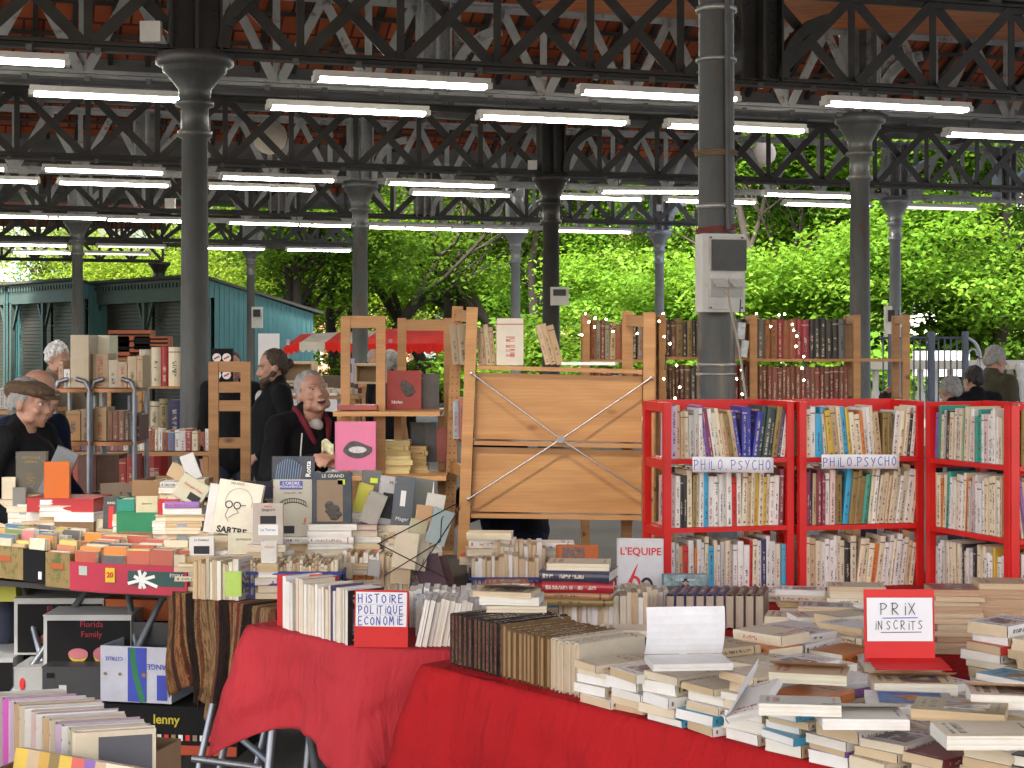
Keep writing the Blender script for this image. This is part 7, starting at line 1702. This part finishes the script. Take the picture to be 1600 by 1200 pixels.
    # hair
    if hair != 'none':
        h = MB()
        if hair == 'bald':
            for q in (-1, 1): E(h, Hd(q * .058, .035, -.005), (.022, .055, .042)); E(h, Hd(q * .035, .09, -.015), (.045, .028, .045))
        else:
            E(h, Hd(0, .030, .045), (.079, .094, .082)); E(h, Hd(0, .075, -.01), (.066, .045, .065))
            for q in (-1, 1): E(h, Hd(q * .062, .02, .01), (.018, .045, .045))
            if hair == 'fluffy':
                for k in range(26): g_ = random.Random(k * 7 + px); a_ = g_.uniform(0, 6.28); e_ = g_.uniform(-.2, 1.2); h.ell(Hd(.075 * math.cos(a_) * math.cos(e_), .03 + .085 * math.sin(a_) * math.cos(e_) * (1 if math.sin(a_) > -.3 else .5), .03 + .085 * math.sin(e_)), (.026 * s_,) * 3, None, 10, 8)
            if hair == 'bun': h.ell(Hd(0, .125, .0), (.034, .036, .036), Rh, 14, 10); E(h, Hd(0, .09, .01), (.04, .04, .03))
        # cut away hair from the face by keeping only what lies behind the hairline
        ho = blob('hair', h, hm, root, .006, 1, .006 if hair != 'fluffy' else .010, 45, seed=3)
        inv = Rh.inverted(); 
        for v in ho.data.vertices:
            l = inv @ (v.co - HC_) / s_
            lim = -.058 + (.03 if l.z < .055 else 0) + max(0, (.03 - l.z)) * .9
            if l.y < lim: v.co += Rh @ V((0, (lim - l.y) * s_ * .95, 0)); 
            if l.y < .0 and l.z < .03 and abs(l.x) < .06: v.co += Rh @ V((0, .03 * s_, 0))
    for q in (-1, 1):
        e = MB(); e.ell(Hd(q * .031, -.0765, .003), (.0115 * s_, .0095 * s_, (.004 if smile else .0075) * s_), Rh, 12, 8); eo = e.build('eye', mat('eye_white', (.55, .5, .46), .3), root)
        e = MB(); e.ell(Hd(q * .031, -.0845, .003), (.0052 * s_, .003 * s_, (.003 if smile else .0052) * s_), Rh, 10, 6); e.build('iris', INKK, eo)
        e = MB(); e.cap(Hd(q * .014, -.0915, .022), .0032 * s_, Hd(q * .048, -.078, .024), .0026 * s_, 8); e.build('eyebrow', hm, root)
    if smile:
        e = MB(); e.ell(Hd(0, -.0945, -.067), (.024 * s_, .009 * s_, .0125 * s_), Rh, 16, 10); mo = e.build('mouth', mat('mouth_dark', (.08, .01, .01), .5), root)
        e = MB(); e.ell(Hd(0, -.100, -.0605), (.019 * s_, .006 * s_, .005 * s_), Rh, 14, 8); e.build('teeth', mat('teeth', (.65, .6, .5), .3), mo)
    else:
        e = MB(); e.cap(Hd(-.02, -.0985, -.067), .0022 * s_, Hd(.02, -.0985, -.067), .0022 * s_, 8); e.build('mouth', mat('lip', (.28, .09, .07), .5), root)
    if beard:
        e = MB(); E(e, Hd(0, -.062, -.092), (.042, .045, .036)); E(e, Hd(0, -.092, -.051), (.026, .012, .007))
        for q in (-1, 1): e.cap(Hd(q * .056, -.002, -.038), .022 * s_, Hd(q * .036, -.056, -.083), .027 * s_, 10)
        E(e, Hd(0, -.075, -.12), (.026, .026, .026)); blob('beard', e, beard, root, .006, 1, .004, 60)
    if cap:
        e = MB(); E(e, Hd(0, .02, .070), (.094, .118, .046)); E(e, Hd(0, -.045, .062), (.085, .075, .034)); E(e, Hd(0, .085, .05), (.07, .05, .045)); blob('flat_cap', e, CAPM, root, .007, 3)
        e = MB(); e.ell(Hd(0, -.105, .042), (.062 * s_, .045 * s_, .007 * s_), Rh @ Matrix.Rotation(.22, 3, 'X'), 18, 8); e.build('cap_peak', CAPM, bpy.data.objects[root.name])
    if glasses:
        e = MB()
        for q in (-1, 1): e.arc(Hd(q * .031, -.098, .0), Rh @ V((1, 0, 0)), Rh @ V((0, 0, 1)), .019 * s_, 0, 2 * math.pi, .0018, .0018, 14); e.bar(Hd(q * .05, -.098, .004), Hd(q * .078, .0, .004), .0018, .0018)
        e.build('glasses', mat('metal_frame', (.2, .18, .15), .3, .8), root)
    return root, (lambda p: G(up(p))), Hd, Rh, s_
V = Vector
# laughing man at the centre left, counting money
r1, G, Hd, Rh, s_ = person('laughing grey-haired man in black and burgundy jacket holding a banknote over the books', 489, 576, 7.95, R(42), 'short', HAIRG, COATK, lean=R(12), pitch=R(-14), turn=R(-14), hands={1: (-.125, -.45, 1.27), -1: (-.20, -.44, 1.27)}, vox=.007, smile=True, fat=1.12, curl=.9, roll=R(-6))
for q in (-1, 1):
    e = MB(); e.cap(G((q * .040, -.115, 1.37)), .015, G((q * .075, -.060, 1.46)), .018, 10); e.cap(G((q * .075, -.06, 1.46)), .018, G((q * .075, .04, 1.51)), .018, 10); blob('collar_lining', e, RUBY, r1, .008, 2)
e = MB(); e.ell(G((0, -.050, 1.445)), (.040, .030, .035), None); blob('shirt', e, SHIRT, r1, .008, 2)
e = MB(); e.ell(G((.0, -.02, 1.20)), (.185, .150, .045), Matrix.Rotation(R(42), 3, 'Z')); blob('jacket_panel', e, RUBY, r1, .008, 2)
e = MB(); e.path([G((-.12, -.11, 1.42)), G((-.14, -.145, 1.34)), G((-.145, -.165, 1.24)), G((-.14, -.17, 1.14))], .0035, 6); e.build('piping', INKW, r1)
nt_ = thing('banknote', 'pale green banknote held in the laughing man\'s fingers', 'banknote', W(512, 704, 7.6)); g = curved(lambda u, v: W(512, 704, 7.60) + V(((u - .5) * .055, .01 * math.sin(u * 4), (v - .3) * .06 + .012 * math.sin(u * 5))), 8, 4); o = g.build('note', mat('banknote_paper', (.55, .55, .35), .7, 0, .4, 60), nt_); solidify(o, .001)
tag(blob('plastic_bag', (lambda e: (e.ell(W(524, 738, 7.6), (.04, .04, .035)), e.ell(W(506, 746, 7.5), (.07, .05, .025)), e)[-1])(MB()), mat('cloudy_bag', (.35, .37, .34), .2, 0, .3, 20), None, .01, 1, .02, 18), 'crumpled clear plastic bag under the laughing man\'s hands', 'plastic bag')
# man with bun
r2, G, Hd, Rh, s_ = person('bearded man with hair in a bun and a black hooded jacket walking past', 424, 545, 11.2, R(-68), 'bun', HAIRB, COATK, pitch=R(10), vox=.010, beard=HAIRB, hood=True, hands={1: (.24, -.16, 1.0), -1: (-.24, -.10, .92)}, fat=1.05)
e = MB(); e.ell(G((0, -.085, 1.38)), (.04, .03, .06)); blob('shirt', e, SHIRT, r2, .01, 2)
# flat cap man
r3, G, Hd, Rh, s_ = person('man in brown flat cap and black jacket in profile at the left edge', 47, 590, 7.35, R(76), 'short', HAIRG, COATK, lean=R(8), pitch=R(6), vox=.008, cap=True, fat=1.2, hands={1: (.2, -.2, 1.0), -1: (-.2, -.2, 1.0)})
# bald man behind, reaching
r4, G, Hd, Rh, s_ = person('balding man with glasses in a navy jacket reaching over the books behind the flat cap', 63, 576, 7.85, R(68), 'bald', HAIRK, COATN, lean=R(14), pitch=R(10), vox=.009, glasses=True, hands={-1: (-.15, -.46, 1.00), 1: (.2, -.3, .95)}, curl=.6, fat=1.1)
# far left
person('white-haired man in a beige coat bending over the far stall', 92, 536, 13.3, R(60), 'fluffy', HAIRW, COATB, lean=R(16), pitch=R(20), vox=.012, hands={1: (.2, -.4, 1.0), -1: (-.2, -.4, .98)})
person('person with dark hair and dark clothes behind the picture folder', 362, 548, 13.0, R(20), 'short', HAIRK, COATK, vox=.014)
# right
person('grey-haired man in an olive jacket looking down at the right edge', 1556, 541, 13.6, R(120), 'short', HAIRG, COATO, lean=R(14), pitch=R(24), vox=.011, glasses=True, fat=1.2, hands={1: (.15, -.35, 1.05), -1: (-.15, -.35, 1.05)})
person('short-haired grey man in a dark jacket just above the red bookcase', 1484, 588, 12.6, R(205), 'short', HAIRG, COATK, lean=R(20), pitch=R(20), vox=.012)
person('dark-haired person with a pink collar behind the olive jacket man', 1520, 572, 13.2, R(200), 'short', HAIRK, COATK, lean=R(18), pitch=R(20), vox=.012)
person('bald man bending behind the right end of the long pine bookcase', 1393, 603, 11.8, R(150), 'bald', HAIRK, COATK, lean=R(30), pitch=R(40), vox=.011)
# under the canopy
person('grey-haired man in a black coat seen from behind under the red canopy', 613, 546, 15.0, R(150), 'short', HAIRG, COATK, vox=.013, lean=R(6))
person('far visitor with grey hair near the grey column under the canopy', 585, 546, 21.0, R(30), 'short', HAIRG, mat('maroon_coat', (.06, .015, .02), .8), vox=.015)
# person hidden behind the braced shelf, holding an open book
r6, G, Hd, Rh, s_ = person('person in dark clothes behind the cross-braced shelf, only hands and legs showing', 765, 600, 7.98, R(-62), 'short', HAIRK, COATN, lean=R(14), pitch=R(20), vox=.010, hands={1: (.12, -.36, 1.02), -1: (.0, -.42, 1.02)}, curl=.6, fat=1.15, trousers=COATK)
ob = thing('open_book', 'small open book held up beside the left upright of the cross-braced shelf', 'book', W(660, 775, 7.4), 'books on the market stalls')
for s2 in (-1, 1):
    c0 = W(658, 790, 7.25); g = curved(lambda u, v: c0 + V((s2 * u * .055, -.01 + .02 * math.sin(u * 2.5), v * .085 + (.02 * u if s2 > 0 else .035 * u))), 8, 4); o = g.build('page', mat('white_pages', (.68, .66, .62), .8), ob); solidify(o, .004)
# ---------------------------------------------------------------- turn the book list into objects
def corners(bk):
    t, w_, h = bk['t'], bk['w'], bk['h']; return [bk['M'] @ Vector((x, y, z)) for x in (0, t) for y in (0, w_) for z in (0, h)]
def select():
    vs = []; fs = []; owner = []
    Q = [(0, 1, 3, 2), (4, 6, 7, 5), (0, 4, 5, 1), (2, 3, 7, 6), (0, 2, 6, 4), (1, 5, 7, 3)]
    for bk in BOOKS:
        n = len(vs); vs += [tuple(p) for p in corners(bk)]; fs += [tuple(i + n for i in q) for q in Q]; owner += [bk['id']] * 6
    nb = len(BOOKS)
    # big occluders
    for nm in ('red_tablecloth',):
        pass
    tree = BVHTree.FromPolygons([Vector(v) for v in vs], fs)
    cnt = [0] * nb; eye = Vector((0, 0, HC))
    for py in range(470, 1200, 4):
        for px in range(2, 1600, 4):
            d = W(px, py, 1.0) - eye; hit = tree.ray_cast(eye, d.normalized())
            if hit[2] is not None: cnt[owner[hit[2]]] += 1
    return cnt
CNT = select()
for bk in BOOKS: bk['vis'] = CNT[bk['id']]
order = sorted(BOOKS, key=lambda b: -(b['vis']))
MAXB = 300
solo = [b for b in order[:MAXB] if b['vis'] >= 3]
deconame = {id(d[0][3]): 1 for d in DECALS}
for d in DECALS:
    if d[0][3] not in solo: solo.append(d[0][3])
soloids = {b['id'] for b in solo}
rest = [b for b in BOOKS if b['id'] not in soloids and b['vis'] > 0]
print('BOOKS', len(BOOKS), 'visible', sum(1 for b in BOOKS if b['vis'] > 0), 'solo', len(solo), 'rest', len(rest), 'min vis solo', min(b['vis'] for b in solo))
seen_lab = {}
roots = {}
for b in solo:
    Mb = b['M']; o = Mb @ Vector((b['t'] / 2, b['w'] / 2, 0)); zmin = min(p.z for p in corners(b)); o.z = zmin
    lab = ' '.join(b['label'].split()[:16]); 
    nm = 'hardback_book' if b['hard'] else 'paperback_book'
    root = thing(nm, lab, 'book', o, 'books on the market stalls')
    gc, gp = Geo(), Geo(); b2 = dict(b); b2['pmi'] = 0; book_geo(b2, gc, gp)
    for g, n_, m in ((gc, 'cover', COVER), (gp, 'pages', PAGES)):
        me = g.mesh(n_, [m]); ob_ = bpy.data.objects.new(n_, me); col.objects.link(ob_); keep(ob_, root)
    roots[b['id']] = root
g = Geo()
for b in rest + [b for b in BOOKS if b['id'] not in soloids and b['vis'] == 0]:
    b['pmi'] = 1; book_geo(b, g, g)
me = g.mesh('more_books', [COVER, PAGES]); o = bpy.data.objects.new('more_books', me); col.objects.link(o)
tag(o, 'the many smaller and half hidden books filling stacks, cartons and shelves', 'books', None, 'stuff')
# writing and pictures on the covers
for (B, w_, h, b), kind, a in DECALS:
    root = roots[b['id']]; yy = -.0015
    Lc = lambda x, z, y=yy: B @ Vector((x, y, z))
    B3 = B.to_3x3()
    def txt(s, x, z, size, m, bold=0, rot=0.0):
        me = text_mesh(s, size, m, bold, .0002); tw = max((v.co.x for v in me.vertices), default=1) * 2
        k = min(1.0, w_ * .92 / max(tw, 1e-4)) if not rot else 1
        place(me, 'title', m, root, B @ Matrix.Translation((x, yy, z)) @ Matrix.Rotation(R(90), 4, 'X') @ Matrix.Rotation(rot, 4, 'Z') @ Matrix.Diagonal((k, k, 1, 1)))
    def rect(x, z, a_, b_, m, nm='cover_panel', y=-.0009):
        g = MB(); g.box(B @ Vector((x, y, z)), (a_, .0006, b_), B3); g.build(nm, m, root)
    if kind == 'text': txt(a[0], a[1] * w_, a[2] * h, a[3], a[4], a[5])
    elif kind == 'vtext': txt(a[0], a[2] * w_, a[3] * h, a[4], a[5], a[6] if len(a) > 6 else 0, R(90)) if False else txt(a[0], a[1] * w_, a[2] * h, a[3], a[4], a[5], R(90))
    elif kind == 'bar': rect(a[0] * w_, a[1] * h, a[2], a[3], a[4])
    elif kind == 'ornament':
        g = MB()
        for k in range(7): q = k * .9; g.arc(Lc(.012 * math.cos(q), a[0] * h + .018 * math.sin(q)), B3 @ Vector((1, 0, 0)), B3 @ Vector((0, 0, 1)), .008 + .003 * (k % 3), q, q + 4, .0015, .0006, 7)
        g.build('gilt_ornament', a[1], root)
    elif kind == 'sixty':
        for cx, cz, m, st_, en in ((-.022, .085, INKR, 0, 2 * math.pi), (.022, .08, INKK, 0, 2 * math.pi)):
            g = MB(); N = 26
            for i in range(N):
                q0, q1 = st_ + (en - st_) * i / N, st_ + (en - st_) * (i + 1) / N; f = lambda q: Lc(cx + .020 * math.cos(q), cz - .035 + .034 * math.sin(q))
                g.bar(f(q0), f(q1 + .04), .010, .0006, B3 @ Vector((0, -1, 0)))
            if cx < 0:
                for i in range(8):
                    t0, t1 = i / 8, (i + 1) / 8; f = lambda t: Lc(-.040 + .030 * t, .055 + .075 * t + .006 * math.sin(t * 3), -.002); g.bar(f(t0), f(t1), .012 * (1 - t0) + .001, .0006, B3 @ Vector((0, -1, 0)))
            g.build('red_numeral' if cx < 0 else 'black_numeral', m, root)
    elif kind == 'figure':
        rect(0, h * .78, w_ * .96, h * .4, mat('cloud_sky', (.22, .30, .30), .5, 0, .6, 30), 'sky_picture'); rect(0, h * .3, w_ * .96, h * .5, mat('sea_green', (.06, .09, .08), .5), 'sea_picture')
        g = MB(); g.box(Lc(.0, h * .42, -.0022), (.026, .0006, .04), B3); g.box(Lc(.0, h * .74, -.0022), (.022, .0006, .005), B3); g.box(Lc(0, h * .78, -.0022), (.012, .0006, .012), B3); g.build('dark_figure', INKK, root)
        g = MB(); g.ell(Lc(0, h * .66, -.0022), (.007, .001, .009), B3); g.build('pale_face', SKIN, root)
    elif kind == 'glasses':
        g = MB()
        for q in (-1, 1):
            g.arc(Lc(-.02 + q * .016, h * .55), B3 @ Vector((1, 0, 0)), B3 @ Vector((0, 0, 1)), .013, 0, 6.28, .004, .0006, 16)
        g.bar(Lc(.009, h * .56), Lc(.03, h * .57), .003, .0006, B3 @ Vector((0, -1, 0)))
        g.path([Lc(-.01, h * .5), Lc(.006, h * .42), Lc(-.012, h * .38), Lc(-.03, h * .30)], .0009, 5); g.path([Lc(-.034, h * .5), Lc(-.044, h * .34), Lc(-.028, h * .24)], .0009, 5)
        g.arc(Lc(.0, h * .62), B3 @ Vector((1, 0, 0)), B3 @ Vector((0, 0, 1)), .052, -.3, 3.6, .0010, .0006, 20); g.build('line_drawing', INKK, root)
    elif kind == 'tower':
        g = MB(); N = 11
        for i in range(N):
            x = -w_ * .42 + w_ * .62 * i / N; top = h * (.15 + .75 * math.sin(math.pi * (.25 + .6 * i / N))); g.bar(Lc(x, .004), Lc(x + .01, top), .0035, .0006, B3 @ Vector((0, -1, 0)))
        g.build('tower_picture', mat('tower_blue', (.12, .20, .32), .4), root)
    elif kind == 'arches':
        g = MB(); z0 = h * .54
        g.arc(Lc(.0, z0 - .06), B3 @ Vector((1, 0, 0)), B3 @ Vector((0, 0, 1)), .09, R(55), R(125), .003, .0006, 12); g.arc(Lc(.0, z0 - .075), B3 @ Vector((1, 0, 0)), B3 @ Vector((0, 0, 1)), .09, R(52), R(128), .003, .0006, 12)
        for i in range(12): x = -.05 + .1 * i / 11; zc = math.sqrt(.09 ** 2 - x * x); g.bar(Lc(x, z0 - .06 + zc), Lc(x, z0 - .076 + zc), .002, .0006, B3 @ Vector((0, -1, 0)))
        g.build('bridge_picture', INKK, root); rect(-.02, h * .12, .05, .03, INKK, 'black_cat_shape')
        txt('Les', .045, h * .27, .02, INKR, 0, R(80))
    elif kind == 'blob':
        g = MB(); gg = random.Random(4)
        for k in range(9): g.ell(Lc(a[0] * w_ + gg.gauss(0, .014), a[1] * h + gg.gauss(0, .016), -.001), (gg.uniform(.012, .022), .0012, gg.uniform(.01, .02)), B3, 12, 6)
        g.build('photo_shape', mat('photo_dark', (.05, .04, .035), .4, 0, .8, 60), root)
    elif kind == 'lips':
        g = MB(); N = 30; pts = []
        for i in range(N):
            q = 2 * math.pi * i / N; x = .066 * math.cos(q); z = .038 * math.sin(q) * (1 - .25 * math.cos(q) ** 2) + (.006 * math.cos(3 * q) if math.sin(q) > 0 else 0); pts.append(Lc(x + .008, h * .42 + z))
        g.add(pts, [tuple(range(N))]); g.build('mouth_picture', mat('mouth_grey', (.06, .05, .055), .35, 0, .5, 60), root)
        g = MB(); pts = [Lc(.008 + .040 * math.cos(2 * math.pi * i / N), h * .425 + .015 * math.sin(2 * math.pi * i / N), -.0024) for i in range(N)]; g.add(pts, [tuple(range(N))]); g.build('teeth_picture', mat('picture_white', (.5, .48, .48), .4, 0, .3, 80), root)
# art picture on the flat white book
for o in bpy.data.objects:
    if o.get('label', '').startswith('white art book'):
        q = [c_ for c_ in BOOKS if c_['label'].startswith('white art book')][0]; M = q['M']; t, w_, h = q['t'], q['w'], q['h']
        g = MB(); c = lambda a, b, up=-.0012: M @ Vector((up, w_ * a, h * b)); g.quad(c(.12, .12), c(.12, .85), c(.9, .85), c(.9, .12)); g.build('blue_picture', mat('blue_art', (.12, .22, .42), .5, 0, .4, 30), o)
        g = MB(); g.add([c(.3, .4, -.002), c(.45, .7, -.002), c(.6, .5, -.002), c(.8, .6, -.002), c(.65, .35, -.002), c(.5, .2, -.002), c(.45, .38, -.002)], [tuple(range(7))]); g.build('orange_shape', mat('orange_art', (.55, .22, .08), .5, 0, .4, 40), o)
# labels must single out one thing: count again those that still coincide
from collections import Counter
labs = Counter(o.get('label') for o in bpy.data.objects if o.get('label') and not o.parent)
for L_, n_ in labs.items():
    if n_ > 1: print('DUP', n_, L_)
print('OBJECTS', len(bpy.data.objects))
